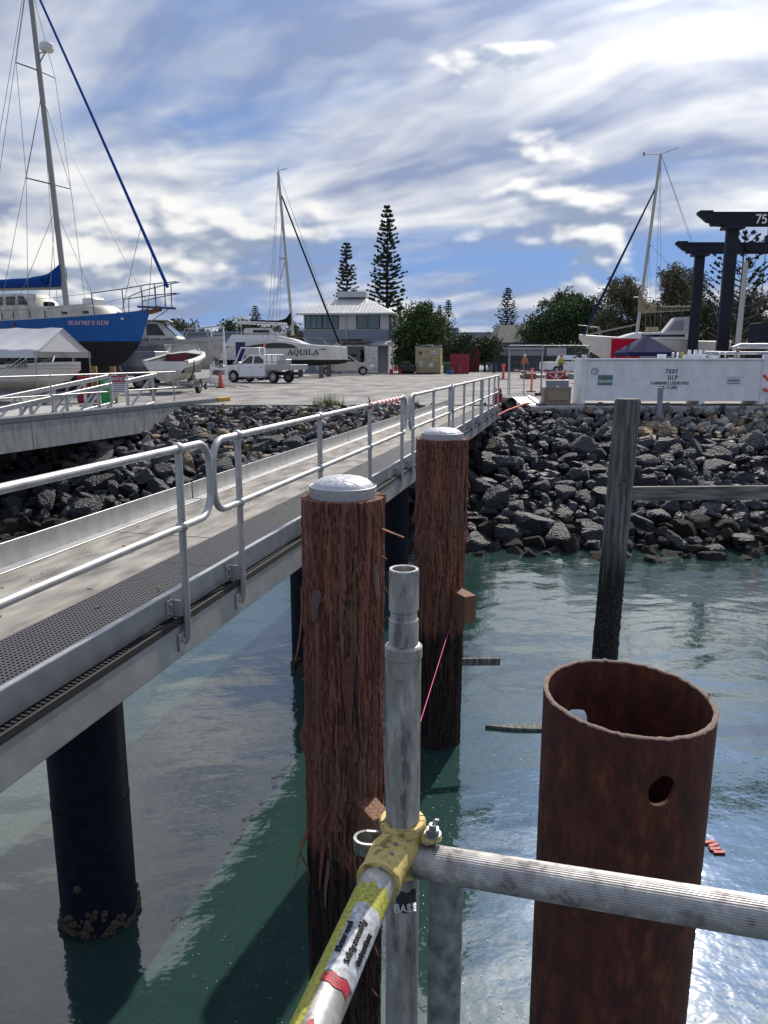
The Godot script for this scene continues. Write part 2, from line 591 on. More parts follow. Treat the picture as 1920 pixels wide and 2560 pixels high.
	mk("roof_metal", Color(0.50, 0.51, 0.52), 0.45, 0.3, faint, 0.2)
	mk("wall_white", Color(0.62, 0.63, 0.64), 0.8, 0.0, fine, 0.5)
	mk("wall_slate", Color(0.27, 0.32, 0.38), 0.8, 0.0, fine, 0.5)
	mk("wall_blue", Color(0.16, 0.22, 0.30), 0.8)
	mk("roof_tile", Color(0.17, 0.165, 0.15), 0.85, 0.0, stain, 0.3)
	mk("container_tan", Color(0.46, 0.38, 0.22), 0.7, 0.0, stain, 0.6)
	mk("container_white", Color(0.62, 0.63, 0.62), 0.7, 0.0, stain, 0.6)
	mk("red_paint", Color(0.50, 0.02, 0.03), 0.5, 0.0, fine, 2.0)
	mk("red_dark", Color(0.11, 0.010, 0.018), 0.6)
	mk("crimson", Color(0.24, 0.012, 0.03), 0.6)
	mk("orange_plastic", Color(0.75, 0.10, 0.03), 0.5)
	mk("cone_orange", Color(0.62, 0.10, 0.06), 0.6)
	mk("pink_plastic", Color(0.85, 0.10, 0.10), 0.5)
	mk("tape_red", Color(0.62, 0.07, 0.12), 0.7)
	mk("pink_line", Color(0.80, 0.12, 0.32), 0.7)
	mk("green_plastic", Color(0.02, 0.32, 0.07), 0.5)
	mk("green_dark", Color(0.02, 0.07, 0.03), 0.6)
	mk("blue_plastic", Color(0.02, 0.10, 0.40), 0.5)
	mk("blue_dark", Color(0.012, 0.02, 0.12), 0.6)
	mk("gantry", Color(0.024, 0.028, 0.042), 0.45, 0.0, blot, 0.4)
	M.gantry.metallic_specular = 0.25
	mk("plastic_grey", Color(0.25, 0.27, 0.29), 0.6)
	mk("hdpe", Color(0.012, 0.012, 0.013), 0.4)
	for k in ["canvas_blue", "canvas_black", "canvas_tan", "canvas_navy", "canvas_red", "hull_blue"]:
		M[k].metallic_specular = 0.25
	mk("letter_white", Color(0.75, 0.75, 0.75), 0.6)
	mk("letter_dark", Color(0.02, 0.025, 0.03), 0.6)
	mk("letter_pink", Color(0.62, 0.36, 0.36), 0.6)
	mk("sign_green", Color(0.09, 0.22, 0.19), 0.6)
	mk("sign_pale", Color(0.58, 0.62, 0.72), 0.6)
	mk("sticker_white", Color(0.62, 0.65, 0.70), 0.6, 0.0, grime, 9.0)
	mk("sticker_yellow", Color(0.55, 0.54, 0.075), 0.6, 0.0, grime, 14.0)
	mk("sticker_red", Color(0.58, 0.03, 0.06), 0.6, 0.0, grime, 10.0)
	mk("cast_yellow", Color(0.60, 0.48, 0.17), 0.6, 0.1, chipped, 2.6, fine, 0.03)
	mk("needle", Color(1, 1, 1), 0.75)
	for k in ["needle"]:
		M[k].vertex_color_use_as_albedo = true
		M[k].backlight_enabled = true
		M[k].backlight = Color(0.16, 0.20, 0.07)
	mk("limb", Color(0.075, 0.06, 0.05), 0.95)
	mk("grass_blade", Color(0.12, 0.15, 0.035), 0.8)
	mk("cloth_body", Color(1, 1, 1), 0.85)
	M.cloth_body.vertex_color_use_as_albedo = true
	mk("helmet_white", Color(0.75, 0.75, 0.76), 0.35)
	mk("debris", Color(0.42, 0.36, 0.24), 0.9)
	mk("debris_pale", Color(0.70, 0.72, 0.72), 0.5)
	mk("pile_bark", Color(1, 1, 1), 0.9, 0.0, ntex("fibre", S, 0.035, 5, 0.55, 1.0, 0.5, 512, 41), 7.0, ntex("fibre_relief", S, 0.05, 5, 0.0, 1.0, 0.5, 512, 42), 0.35, false, Vector3(1, 0.12, 1))
	M.pile_bark.vertex_color_use_as_albedo = true
	mk("bark_shred", Color(0.20, 0.085, 0.05), 0.9)
	var wt := mk("water", Color(0.022, 0.052, 0.047), 0.06, 0.0, null, 1.0, ntex("ripple", S, 0.014, 3, 0.0, 1.0, 0.5, 1024, 51), 0.30, true)
	wt.uv1_scale = Vector3(0.32, 0.32, 0.42)
	wt.metallic_specular = 0.7
	wt.clearcoat_enabled = true
	wt.clearcoat = 0.7
	wt.clearcoat_roughness = 0.06


func bank_line(x: float) -> float:
	return 17.3 - 0.085 * clampf(x, -14.0, 14.0)


func bank_y(x: float, d: float) -> float:
	var f := (d - bank_line(x)) / (25.6 - bank_line(x))
	return lerpf(WATER, -0.12, clampf(f, -0.6, 1.0))


func make_ground() -> void:
	# water: fine swell close by, a plain sheet around it
	var mb := Mb.new()
	var x0 := -13.0
	var x1 := 14.0
	var d0 := 0.4
	var d1 := 20.0
	var nx := 300
	var nd := 230
	var wave := FastNoiseLite.new()
	wave.noise_type = FastNoiseLite.TYPE_SIMPLEX_SMOOTH
	wave.frequency = 1.0
	wave.fractal_octaves = 3
	wave.seed = 77
	var patch := FastNoiseLite.new()
	patch.frequency = 0.22
	patch.seed = 8
	var rows := []
	for j in nd + 1:
		var row := PackedVector3Array()
		var d := lerpf(d0, d1, float(j) / nd)
		for i in nx + 1:
			var x := lerpf(x0, x1, float(i) / nx)
			var amp := 0.0095 * (0.55 + 0.9 * absf(patch.get_noise_2d(x, d)) * 2.0)
			var y := wave.get_noise_2d(x * 0.6 + d * 0.2, d * 1.25 - x * 0.25) * amp
			var rr := Vector2(x - 4.9, d - 10.6).length()
			y += 0.0012 * sin(rr * 22.0) * exp(-absf(rr - 1.6) * 0.7)
			if i == 0 or j == 0 or i == nx or j == nd:
				y = 0.0
			row.append(V(x, WATER + y, d))
		rows.append(row)
	mb.grid(rows, Vector3(0, -5000, 0))
	var U := Vector3.UP
	mb.quad(V(-90, WATER, -60), V(90, WATER, -60), V(90, WATER, d0), V(-90, WATER, d0), U)
	mb.quad(V(-90, WATER, d0), V(x0, WATER, d0), V(x0, WATER, 30), V(-90, WATER, 30), U)
	mb.quad(V(x1, WATER, d0), V(90, WATER, d0), V(90, WATER, 30), V(x1, WATER, 30), U)
	mb.quad(V(x0, WATER, d1), V(x1, WATER, d1), V(x1, WATER, 30), V(x0, WATER, 30), U)
	obj("water", mb, M.water).set_meta("kind", "structure")
	# yard
	mb = Mb.new()
	mb.quad(V(-400, 0, 26.3), V(400, 0, 26.3), V(400, 0, 700), V(-400, 0, 700), U)
	mb.quad(V(-400, 0, 26.3), V(400, 0, 26.3), V(400, -0.6, 26.3), V(-400, -0.6, 26.3), Vector3(0, 0, 1))
	var yd := obj("ground", mb, M.yard)
	yd.set_meta("kind", "structure")
	for k in 4:
		mb = Mb.new()
		var d := 33.0 + 11.0 * k
		mb.box(V(0, 0.004, d), Vector3(70, 0.008, 0.035))
		obj("slab_joint", mb, M.kerb_grey, yd)
	for k in 3:
		mb = Mb.new()
		mb.box(V(-14 + 13.0 * k, 0.003, 58.0), Vector3(0.035, 0.008, 63.0))
		obj("slab_joint", mb, M.kerb_grey, yd)


# convex stones with flat broken faces
func stone_mesh(sd: int, flatness: float) -> ArrayMesh:
	var r := RandomNumberGenerator.new()
	r.seed = sd
	var chip := FastNoiseLite.new()
	chip.frequency = 1.0
	chip.fractal_octaves = 3
	chip.seed = sd
	var planes := []
	for i in 12:
		var nn := Vector3(r.randfn(), r.randfn(), r.randfn()).normalized()
		planes.append([nn, r.randf_range(0.46, 1.0)])
	var sph := SphereMesh.new()
	sph.radius = 1.0
	sph.height = 2.0
	sph.radial_segments = 22
	sph.rings = 11
	var arr := sph.get_mesh_arrays()
	var vs: PackedVector3Array = arr[Mesh.ARRAY_VERTEX]
	var ids: PackedInt32Array = arr[Mesh.ARRAY_INDEX]
	for i in vs.size():
		var d := vs[i].normalized()
		var m := 1.5
		for p in planes:
			var q: float = d.dot(p[0])
			if q > 0.05:
				m = minf(m, p[1] / q)
		d = d * m
		d *= 1.0 + 0.09 * chip.get_noise_3dv(d * 1.6)
		vs[i] = Vector3(d.x, d.y * flatness, d.z * 0.85)
	var mb := Mb.new()
	for i in range(0, ids.size(), 3):
		var a := vs[ids[i]]
		var b := vs[ids[i + 1]]
		var c := vs[ids[i + 2]]
		mb.ftri(a, b, c, a + b + c)
	return mb.mesh()


func make_bank(called: String, xa: float, xb: float, sd: int, right: bool) -> void:
	rng.seed = sd
	var mb := Mb.new()
	var rows := []
	for j in 13:
		var row := PackedVector3Array()
		for i in 21:
			var x := lerpf(xa, xb, i / 20.0)
			var d := lerpf(bank_line(x) - 4.0, 26.4, j / 12.0)
			row.append(V(x, bank_y(x, d) - 0.22, d))
		rows.append(row)
	mb.grid(rows, Vector3(0, -5000, 0))
	var bank := obj(called, mb, M.bank_soil)
	bank.set_meta("kind", "structure")
	var shapes := []
	for i in 14:
		shapes.append(stone_mesh(100 + i + sd, [0.62, 0.75, 0.5, 0.85][i % 4]))
	var found := []
	var cells := {}
	var tries := 0
	while tries < 14000:
		tries += 1
		var x := rng.randf_range(xa, xb)
		var low := bank_line(x) - 0.9
		var d := lerpf(low, 25.9, rng.randf())
		var f := (d - bank_line(x)) / (25.6 - bank_line(x))
		var r := rng.randf_range(0.15, 0.48) if f < 0.76 else rng.randf_range(0.11, 0.27)
		if rng.randf() < 0.25:
			r *= 0.6
		if not right and f > 0.5:
			r *= 0.8
		var ok := true
		var cx := int(floor(x))
		var cd := int(floor(d))
		for ii in range(cx - 1, cx + 2):
			for jj in range(cd - 1, cd + 2):
				for q in cells.get(Vector2i(ii, jj), []):
					if Vector2(x - q[0], d - q[1]).length() < (r + q[2]) * 0.63:
						ok = false
						break
		if not ok:
			continue
		if not cells.has(Vector2i(cx, cd)):
			cells[Vector2i(cx, cd)] = []
		cells[Vector2i(cx, cd)].append([x, d, r])
		var u := rng.randf()
		var mat := "rock_dark"
		if f < 0.14:
			mat = "rock_oyster" if u < 0.75 else "rock_black"
		elif right:
			if f < 0.74:
				mat = "rock_dark" if u < 0.55 else ("rock_black" if u < 0.965 else "rock_grey")
			else:
				var pale := smoothstep(4.5, 9.0, x)
				mat = ("rock_pale" if u < 0.35 else ("rock_tan" if u < 0.6 else "rock_grey")) if rng.randf() < 0.25 + 0.65 * pale else "rock_dark"
		else:
			if f < 0.45:
				mat = "rock_black" if u < 0.55 else "rock_dark"
			else:
				mat = "rock_grey" if u < 0.42 else ("rock_tan" if u < 0.54 else ("rock_pale" if u < 0.62 else "rock_dark"))
		found.append({"x": x, "d": d, "r": r, "m": mat, "s": rng.randi() % 14, "k": r / d, "rot": Basis(Vector3.UP, rng.randf() * TAU) * Basis(Vector3(1, 0, 0.3).normalized(), rng.randf_range(-0.5, 0.5)), "sq": rng.randf_range(0.85, 1.3)})
	found.sort_custom(func(a, b): return a.k > b.k)
	var rest := {}
	for i in found.size():
		var q: Dictionary = found[i]
		var t := Transform3D(q.rot.scaled_local(Vector3(q.r * q.sq, q.r, q.r)), V(q.x, bank_y(q.x, q.d) + q.r * 0.12, q.d))
		if i < 300:
			var o := obj("stone", shapes[q.s], M[q.m], bank)
			o.transform = t
		else:
			if not rest.has(q.m):
				rest[q.m] = SurfaceTool.new()
				rest[q.m].begin(Mesh.PRIMITIVE_TRIANGLES)
			rest[q.m].append_from(shapes[q.s], 0, t)
	for k in rest:
		var o := obj("loose_stone", rest[k].commit(), M[k], bank)
		o.set_meta("kind", "stuff")


const EDGE := -0.085
const PILE_X := -1.12
const PILE_S := [5.2, 10.27, 15.35, 20.4]


func loop_panel(parent: Node3D, posts: Array, loop_a: bool, loop_b: bool, over_a: float, over_b: float, top: float, mid: float, xo: float, r: float, foot: float, plates: bool, mat: Material) -> Node3D:
	# posts: distances along the run (-z); top and mid rails joined by round ends
	var h := obj("handrail", Mb.new_rail(posts, loop_a, loop_b, over_a, over_b, top, mid, xo, r), mat, parent)
	for s in posts:
		var mb := Mb.new()
		mb.tube([Vector3(xo, top, -s), Vector3(xo, foot + 0.09, -s), Vector3(xo - 0.006, foot + 0.03, -s), Vector3(xo - 0.022, foot - 0.005, -s)], r * 0.98, 14)
		obj("post", mb, mat, h)
		for y in [top, mid]:
			mb = Mb.new()
			mb.lathe(ball(r * 1.62), Vector3(xo, y, -s), 16)
			obj("joint", mb, mat, h)
		if plates:
			mb = Mb.new()
			mb.box(Vector3(EDGE + 0.045, 0.03, -s + 0.03), Vector3(0.075, 0.11, 0.012), Basis(), 0.003)
			mb.box(Vector3(EDGE + 0.012, 0.03, -s + 0.055), Vector3(0.012, 0.12, 0.07), Basis(), 0.003)
			for y in [0.06, 0.0]:
				mb.cyl(Vector3(EDGE + 0.014, y, -s + 0.065), Vector3(EDGE + 0.036, y, -s + 0.065), 0.012, 0.012, 6)
			obj("bracket", mb, M.alu_dull, h)
			mb = Mb.new()
			mb.box(Vector3(EDGE + 0.080, foot + 0.015, -s + 0.03), Vector3(0.014, 0.12, 0.11), Basis(), 0.004)
			mb.cyl(Vector3(EDGE + 0.084, foot + 0.03, -s + 0.055), Vector3(EDGE + 0.104, foot + 0.03, -s + 0.055), 0.013, 0.013, 6)
			obj("bracket", mb, M.alu_dull, h)
	return h


func ball(r: float) -> Array:
	var p := []
	for i in 11:
		var a := PI * i / 10 - PI / 2
		p.append(Vector2(cos(a) * r, sin(a) * r))
	return p


func make_walkway() -> void:
	var w := thing("jetty_walkway", "long aluminium and concrete jetty walkway with tubular handrail leading to shore", "jetty", V(-2.455, 0, 0), -YAW)
	var s0 := -4.0
	var s1 := 26.2
	var mb: Mb
	# concrete bays
	var s := s0
	while s < s1 - 0.1:
		mb = Mb.new()
		var e := minf(s + 5.35, s1)
		mb.box(Vector3(-1.31, -0.10, -(s + e) / 2), Vector3(1.04, 0.2, e - s - 0.012), Basis(), 0.006)
		obj("deck_slab", mb, M.deck_concrete, w)
		s = e
	# grating panels with open mesh
	s = s0 + 0.9
	while s < s1 - 0.1:
		var e := minf(s + 2.98, s1)
		mb = Mb.new()
		var x := -0.775
		while x < -0.02 + EDGE:
			mb.box(Vector3(x, -0.016, -(s + e) / 2), Vector3(0.012, 0.03, e - s - 0.01))
			x += 0.0310
		var q := s + 0.02
		while q < e - 0.012:
			mb.box(Vector3(-0.40 + EDGE / 2, -0.017, -q), Vector3(0.75 + EDGE, 0.028, 0.012))
			q += 0.0310
		var g := obj("grating", mb, M.grating, w)
		g.set_meta("label", "dark open mesh walkway grating")
		s = e
	# edge members
	for k in 5:
		var a := s0 + k * 6.2
		var e := minf(a + 6.19, s1)
		mb = Mb.new()
		mb.box(Vector3(EDGE + 0.0, 0.045, -(a + e) / 2), Vector3(0.014, 0.16, e - a - 0.008), Basis(), 0.003)
		mb.box(Vector3(EDGE + -0.014, 0.122, -(a + e) / 2), Vector3(0.04, 0.008, e - a - 0.008), Basis(), 0.002)
		obj("kick_plate", mb, M.alu_sheet, w)
		mb = Mb.new()
		mb.box(Vector3(EDGE + 0.045, -0.055, -(a + e) / 2), Vector3(0.075, 0.024, e - a))
		var q := a + 0.02
		while q < e:
			mb.box(Vector3(EDGE + 0.03, -0.040, -q), Vector3(0.035, 0.008, 0.016))
			q += 0.034
		mb.box(Vector3(EDGE + 0.074, -0.050, -(a + e) / 2), Vector3(0.016, 0.05, e - a), Basis(), 0.004)
		obj("fender_strip", mb, M.rubber, w)
		mb = Mb.new()
		mb.box(Vector3(EDGE + 0.066, -0.182, -(a + e) / 2), Vector3(0.014, 0.214, e - a - 0.006), Basis(), 0.003)
		mb.box(Vector3(EDGE + 0.036, -0.287, -(a + e) / 2), Vector3(0.07, 0.012, e - a - 0.006))
		obj("girder", mb, M.alu_sheet, w)
		mb = Mb.new()
		mb.box(Vector3(-1.86, 0.075, -(a + e) / 2), Vector3(0.012, 0.25, e - a - 0.02), Basis(), 0.002)
		mb.box(Vector3(-1.80, 0.0065, -(a + e) / 2), Vector3(0.108, 0.010, e - a - 0.02), Basis(), 0.002)
		obj("upstand", mb, M.alu_sheet, w)
	mb = Mb.new()
	mb.box(Vector3(-1.88, -0.20, -(s0 + s1) / 2), Vector3(0.02, 0.28, s1 - s0))
	for x in [-1.5, -0.85, -0.14]:
		mb.box(Vector3(x, -0.255, -(s0 + s1) / 2), Vector3(0.08, 0.13, s1 - s0))
	obj("deck_beam", mb, M.alu_dull, w)
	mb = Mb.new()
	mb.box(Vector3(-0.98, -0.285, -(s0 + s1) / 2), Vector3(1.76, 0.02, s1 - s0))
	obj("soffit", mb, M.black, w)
	# piles
	var lump := RandomNumberGenerator.new()
	lump.seed = 4
	for ps in PILE_S:
		mb = Mb.new()
		mb.cyl(Vector3(PILE_X, -0.30, -ps), Vector3(PILE_X, -5.0, -ps), 0.285, 0.285, 40)
		mb.cyl(Vector3(PILE_X, -1.72, -ps), Vector3(PILE_X, -1.745, -ps), 0.289, 0.289, 40)
		var p := obj("pile", mb, M.sleeve, w)
		mb = Mb.new()
		mb.box(Vector3(-1.0, -0.39, -ps), Vector3(1.5, 0.18, 0.3), Basis(), 0.01)
		obj("headstock", mb, M.alu_dull, p)
		mb = Mb.new()
		for i in 210:
			var a := lump.randf() * TAU
			var y := WATER + absf(lump.randfn(0.0, 0.075)) * (1.0 + 0.8 * sin(a * 2.0 + ps)) + lump.randf_range(-0.05, 0.02)
			var d := Vector3(cos(a), 0, sin(a))
			var r := lump.randf_range(0.012, 0.036)
			mb.lathe([Vector2(r, 0), Vector2(r * 0.8, r * 0.8), Vector2(r * 0.3, r * 1.1)], Vector3(PILE_X, y, -ps) + d * 0.278, 5, Basis(Quaternion(Vector3.UP, (d + Vector3(0, lump.randf_range(-0.5, 0.5), 0)).normalized())))
		obj("barnacle_band", mb, M.barnacle, p).set_meta("kind", "stuff")
	# handrail panels
	loop_panel(w, [-3.4, -0.6, 2.2, 4.8], true, true, 0.4, 0.40, 1.05, 0.56, 0.015, 0.0245, -0.20, true, M.alu)
	loop_panel(w, [5.65, 7.47, 9.28, 11.0], true, true, 0.40, 0.24, 1.05, 0.56, 0.015, 0.0245, -0.20, true, M.alu)
	loop_panel(w, [11.73, 13.4, 15.06], true, true, 0.24, 0.10, 1.05, 0.56, 0.015, 0.0245, -0.20, true, M.alu)
	loop_panel(w, [15.5, 17.0, 18.5, 19.9], true, true, 0.10, 0.10, 1.05, 0.56, 0.015, 0.0245, -0.20, true, M.alu)
	loop_panel(w, [20.3, 21.7, 23.1, 24.2], true, true, 0.10, 0.10, 1.05, 0.56, 0.015, 0.0245, -0.20, true, M.alu)
	# barrier tape knotted round the rail
	var tp := thing("barrier_tape", "red and white barrier tape knotted round the jetty handrail", "tape", V(-2.455, 0, 0), -YAW)
	rng.seed = 12
	for k in 2:
		mb = Mb.new()
		for i in 11:
			var zc := -9.25 - (0.0 if i < 8 else rng.randf_range(0.6, 1.4))
			var a := rng.randf() * TAU
			var p0 := Vector3(0.015 + cos(a) * 0.03, 1.05 + sin(a) * 0.03, zc)
			var pts := []
			var dir := Vector3(rng.randf_range(-0.5, 0.5), rng.randf_range(-1.0, 0.3), rng.randf_range(-0.6, 0.6)).normalized()
			for q in 5:
				pts.append(p0 + dir * q * rng.randf_range(0.012, 0.030) + Vector3(rng.randfn(), rng.randfn(), rng.randfn()) * 0.008)
			for q in 4:
				var wd := Vector3(0.008, 0.010, 0.008) * rng.randf_range(0.6, 1.4)
				mb.quad(pts[q] - wd, pts[q] + wd, pts[q + 1] + wd, pts[q + 1] - wd, Vector3.UP)
		if k == 0:
			for i in 7:
				mb.cyl(Vector3(0.015, 1.05, -9.55 - i * 0.19), Vector3(0.015, 1.05, -9.63 - i * 0.19), 0.029, 0.029, 10)
		else:
			for i in 6:
				mb.cyl(Vector3(0.015, 1.05, -9.63 - i * 0.19), Vector3(0.015, 1.05, -9.74 - i * 0.19), 0.0285, 0.0285, 10)
		obj("strip", mb, M.tape_red if k == 0 else M.letter_white, tp).set_meta("kind", "stuff")
	# bits of bark on the deck
	mb = Mb.new()
	for i in 60:
		var p := Vector3(rng.randf_range(-1.7, -0.1), 0.006, -rng.randf_range(2.5, 13.0))
		mb.box(p, Vector3(rng.randf_range(0.004, 0.010), 0.004, rng.randf_range(0.015, 0.07)), Basis(Vector3.UP, rng.randf() * TAU))
	var lit := obj("bark_litter", mb, M.bark_shred)
	lit.position = V(-2.455, 0, 0)
	lit.rotation.y = -YAW
	lit.set_meta("kind", "stuff")
	tag(lit, "scraps of red bark scattered over the jetty deck", "bark")


func make_wharf() -> void:
	# concrete wharf to the left, running out from the yard
	var yaw := 0.3336
	var w := thing("concrete_wharf", "pale concrete wharf with grey kerb beyond the walkway", "wharf", V(-6.05, 0, 27.8), -yaw)
	# local: z towards the water end (+z), face at x = 0, deck to the left
	var mb := Mb.new()
	for k in 4:
		mb.box(Vector3(-0.15, -0.36, 2.0 + 4.6 * k), Vector3(0.3, 0.72, 4.585), Basis(), 0.012)
	obj("edge_beam", mb, M.wharf_concrete, w)
	for k in 5:
		mb = Mb.new()
		mb.box(Vector3(-0.12, 0.075, 1.9 + 3.9 * k), Vector3(0.27, 0.15, 3.89), Basis(), 0.015)
		obj("kerb", mb, M.kerb_grey, w)
	mb = Mb.new()
	mb.box(Vector3(-0.12, 0.08, -0.5), Vector3(0.28, 0.16, 0.85), Basis(), 0.02)
	obj("kerb", mb, M.yellow_paint, w).set_meta("label", "yellow painted end of the kerb")
	mb = Mb.new()
	mb.box(Vector3(-4.3, -0.2, 9.2), Vector3(8.0, 0.36, 18.4))
	obj("deck_slab", mb, M.wharf_concrete, w)
	for z in [4.0, 10.5]:
		for x in [-0.75, -3.5]:
			mb = Mb.new()
			mb.cyl(Vector3(x, -0.4, z), Vector3(x, -5.0, z), 0.3, 0.3, 28)
			obj("pile", mb, M.sleeve, w)
	# its own handrail
	var h := loop_panel(w, [-13.0, -10.2, -7.8, -5.4, -4.6, -2.2], false, true, 0.0, 0.25, 1.12, 0.6, -0.3, 0.022, 0.16, false, M.alu)
	h.set_meta("label", "handrail on the concrete wharf")
	# notice board
	var n := thing("notice_sign", "red and white notice sign on the wharf handrail", "sign", w.position + w.basis * Vector3(-0.262, 0.80, 5.05), -yaw + 0.35)
	mb = Mb.new()
	mb.box(Vector3.ZERO, Vector3(0.42, 0.52, 0.008), Basis(), 0.002)
	obj("board", mb, M.letter_white, n)
	mb = Mb.new()
	mb.box(Vector3(0, 0.16, 0.006), Vector3(0.42, 0.19, 0.004))
	obj("header", mb, M.red_paint, n)
	lettering("wording", "NOTICE", 0.10, M.letter_white, n, Vector3(0, 0.16, 0.011), Basis(), false, 0.85)
	mb = Mb.new()
	rng.seed = 17
	for k in 5:
		var x := -0.17
		while x < 0.15:
			var wide := rng.randf_range(0.02, 0.06)
			mb.box(Vector3(x + wide / 2, 0.03 - k * 0.058, 0.0055), Vector3(wide, 0.024, 0.003))
			x += wide + 0.012
	obj("small_print", mb, M.letter_dark, n).set_meta("kind", "stuff")
	# hinged truss gangway
	var g := thing("truss_gangway", "aluminium truss gangway sloping down along the concrete wharf", "gangway", w.position + w.basis * Vector3(-0.62, 0.06, 2.9), -yaw)
	for k in 2:
		mb = Mb.new()
		var x := -1.35 * k
		var L := 12.0
		var drop := -1.35
		var hh := 0.92
		var a0 := Vector3(x, 0.05, 0.0 + k * 0.3)
		var dv := Vector3(0, drop, L)
		mb.beam(a0, a0 + dv, 0.09, 0.12, 0.008)
		mb.beam(a0 + Vector3(0, hh, -0.2), a0 + dv + Vector3(0, hh, 0), 0.10, 0.13, 0.008)
		obj("chord", mb, M.alu_sheet, g)
		for i in 10:
			var p := a0 + dv * (i / 9.0)
			var q := a0 + dv * ((i + 1) / 9.0)
			mb = Mb.new()
			mb.beam(p, p + Vector3(0, hh, 0), 0.075, 0.075, 0.005)
			obj("upright", mb, M.alu_sheet, g)
			if i < 9:
				mb = Mb.new()
				mb.beam(p + Vector3(0, hh, 0), q, 0.06, 0.06, 0.005)
				obj("brace", mb, M.alu_sheet, g)
	mb = Mb.new()
	mb.beam(Vector3(-0.67, 0.04, 0), Vector3(-0.67, 0.04 - 1.35, 12.0), 1.25, 0.04)
	obj("tread", mb, M.alu_dull, g)


func bark_pile(x: float, d: float, top: float, r: float, sd: int, label: String, wet: float, lean: Vector2) -> Node3D:
	var t := thing("timber_pile", label, "pile", V(x, 0, d), 0.0, "new timber piles beside the walkway")
	var n1 := FastNoiseLite.new()
	n1.noise_type = FastNoiseLite.TYPE_SIMPLEX_SMOOTH
	n1.frequency = 1.0
	n1.fractal_octaves = 4
	n1.fractal_gain = 0.6
	n1.seed = sd
	var knots := [Vector2(2.75, -0.62 if sd == 3 else -0.35), Vector2(0.9, -1.5), Vector2(1.9, 0.1 if sd == 9 else -1.15), Vector2(4.4, 0.0)]
	var rowsN := 210
	var k := 190
	var y0 := WATER - 0.6
	var vs := PackedVector3Array()
	var cs := PackedColorArray()
	for j in rowsN + 1:
		var y := lerpf(y0, top, float(j) / rowsN)
		for i in k:
			var a := TAU * i / k
			var ca := cos(a)
			var sa := sin(a)
			var warp := 0.35 * n1.get_noise_3d(ca * 1.1, y * 0.9, sa * 1.1)
			var cw := cos(a + warp * 0.5)
			var sw := sin(a + warp * 0.5)
			var f := n1.get_noise_3d(cw * 5.5, y * 0.40, sw * 5.5)
			var f2 := n1.get_noise_3d(cw * 15.0 + 9.0, y * 0.42, sw * 15.0)
			var furrow := pow(1.0 - minf(1.0, absf(f) * 4.2), 1.6)
			var big := n1.get_noise_3d(ca * 0.8 + 30.0, y * 0.5, sa * 0.8)
			var plate := floorf((f2 + 1.0) * 3.0) / 6.0
			var rr := r * (1.0 + 0.03 * big) - 0.034 * furrow + 0.010 * f2 + 0.007 * plate + 0.004 * n1.get_noise_3d(ca * 34.0, y * 1.2, sa * 34.0)
			for kn in knots:
				var da := angle_difference(a, kn.x)
				var q := exp(-(da * da) / 0.05 - (y - kn.y) * (y - kn.y) / 0.012)
				rr += 0.045 * q * (0.75 + 0.5 * f2)
			rr *= 1.0 - 0.022 * (top - y) / 3.0
			var yy := y + (0.012 * f2 if j == rowsN else 0.0)
			vs.append(Vector3(ca * rr + lean.x * (top - y), yy, sa * rr + lean.y * (top - y)))
			# red inner fibre where the grey outer bark has come away
			var tone := clampf(0.5 + 0.75 * n1.get_noise_3d(cw * 2.6 + 5.0, y * 0.42, sw * 2.6) + 0.35 * f2, 0.0, 1.0)
			var c := Color(0.29, 0.190, 0.150).lerp(Color(0.46, 0.155, 0.085), tone)
			c = c.lerp(Color(0.15, 0.060, 0.042), clampf(0.34 + 1.5 * n1.get_noise_3d(cw * 9.0 + 60.0, y * 0.7, sw * 9.0), 0.0, 1.0) * 0.6)
			var soak := smoothstep(-0.10, 0.10, wet + 0.22 * big + 0.10 * f - y)
			c = c.lerp(Color(0.016, 0.012, 0.010), soak * 0.9)
			cs.append(c)
	var mb := Mb.new()
	mb.tinted = true
	for j in rowsN:
		for i in k:
			var i2 := (i + 1) % k
			var q := [j * k + i, j * k + i2, (j + 1) * k + i2, (j + 1) * k + i]
			var out := vs[q[0]] - Vector3(lean.x * (top - vs[q[0]].y), vs[q[0]].y, lean.y * (top - vs[q[0]].y))
			for tr in [[0, 1, 2], [0, 2, 3]]:
				var A := vs[q[tr[0]]]
				var B := vs[q[tr[1]]]
				var D := vs[q[tr[2]]]
				var g := (D - A).cross(B - A).normalized()
				var o := [0, 1, 2]
				if g.dot(out) < 0.0:
					o = [0, 2, 1]
					g = -g
				for e in o:
					mb.v.append(vs[q[tr[e]]])
					mb.n.append(g)
					mb.c.append(cs[q[tr[e]]])
	obj("bark", mb, M.pile_bark, t)
	mb = Mb.new()
	for i in k:
		var A := vs[rowsN * k + i]
		var B := vs[rowsN * k + (i + 1) % k]
		mb.ftri(Vector3(0, top + 0.004, 0), A, B, Vector3.UP)
	obj("cut_top", mb, M.sawn_wood, t)
	# banded cap
	var cr := r * 0.80
	mb = Mb.new()
	mb.lathe([Vector2(cr, top - 0.002), Vector2(cr + 0.003, top + 0.0), Vector2(cr + 0.003, top + 0.062), Vector2(cr, top + 0.064), Vector2(cr - 0.004, top + 0.060)], Vector3.ZERO, 56)
	for i in 12:
		var a := TAU * (i + 0.4) / 12
		var e := Vector3(cos(a), 0, sin(a))
		mb.cyl(e * cr + Vector3(0, top + 0.03, 0), e * (cr + 0.007) + Vector3(0, top + 0.03, 0), 0.006, 0.005, 8)
	var cap := obj("cap_band", mb, M.alu_dull, t)
	mb = Mb.new()
	var rows := []
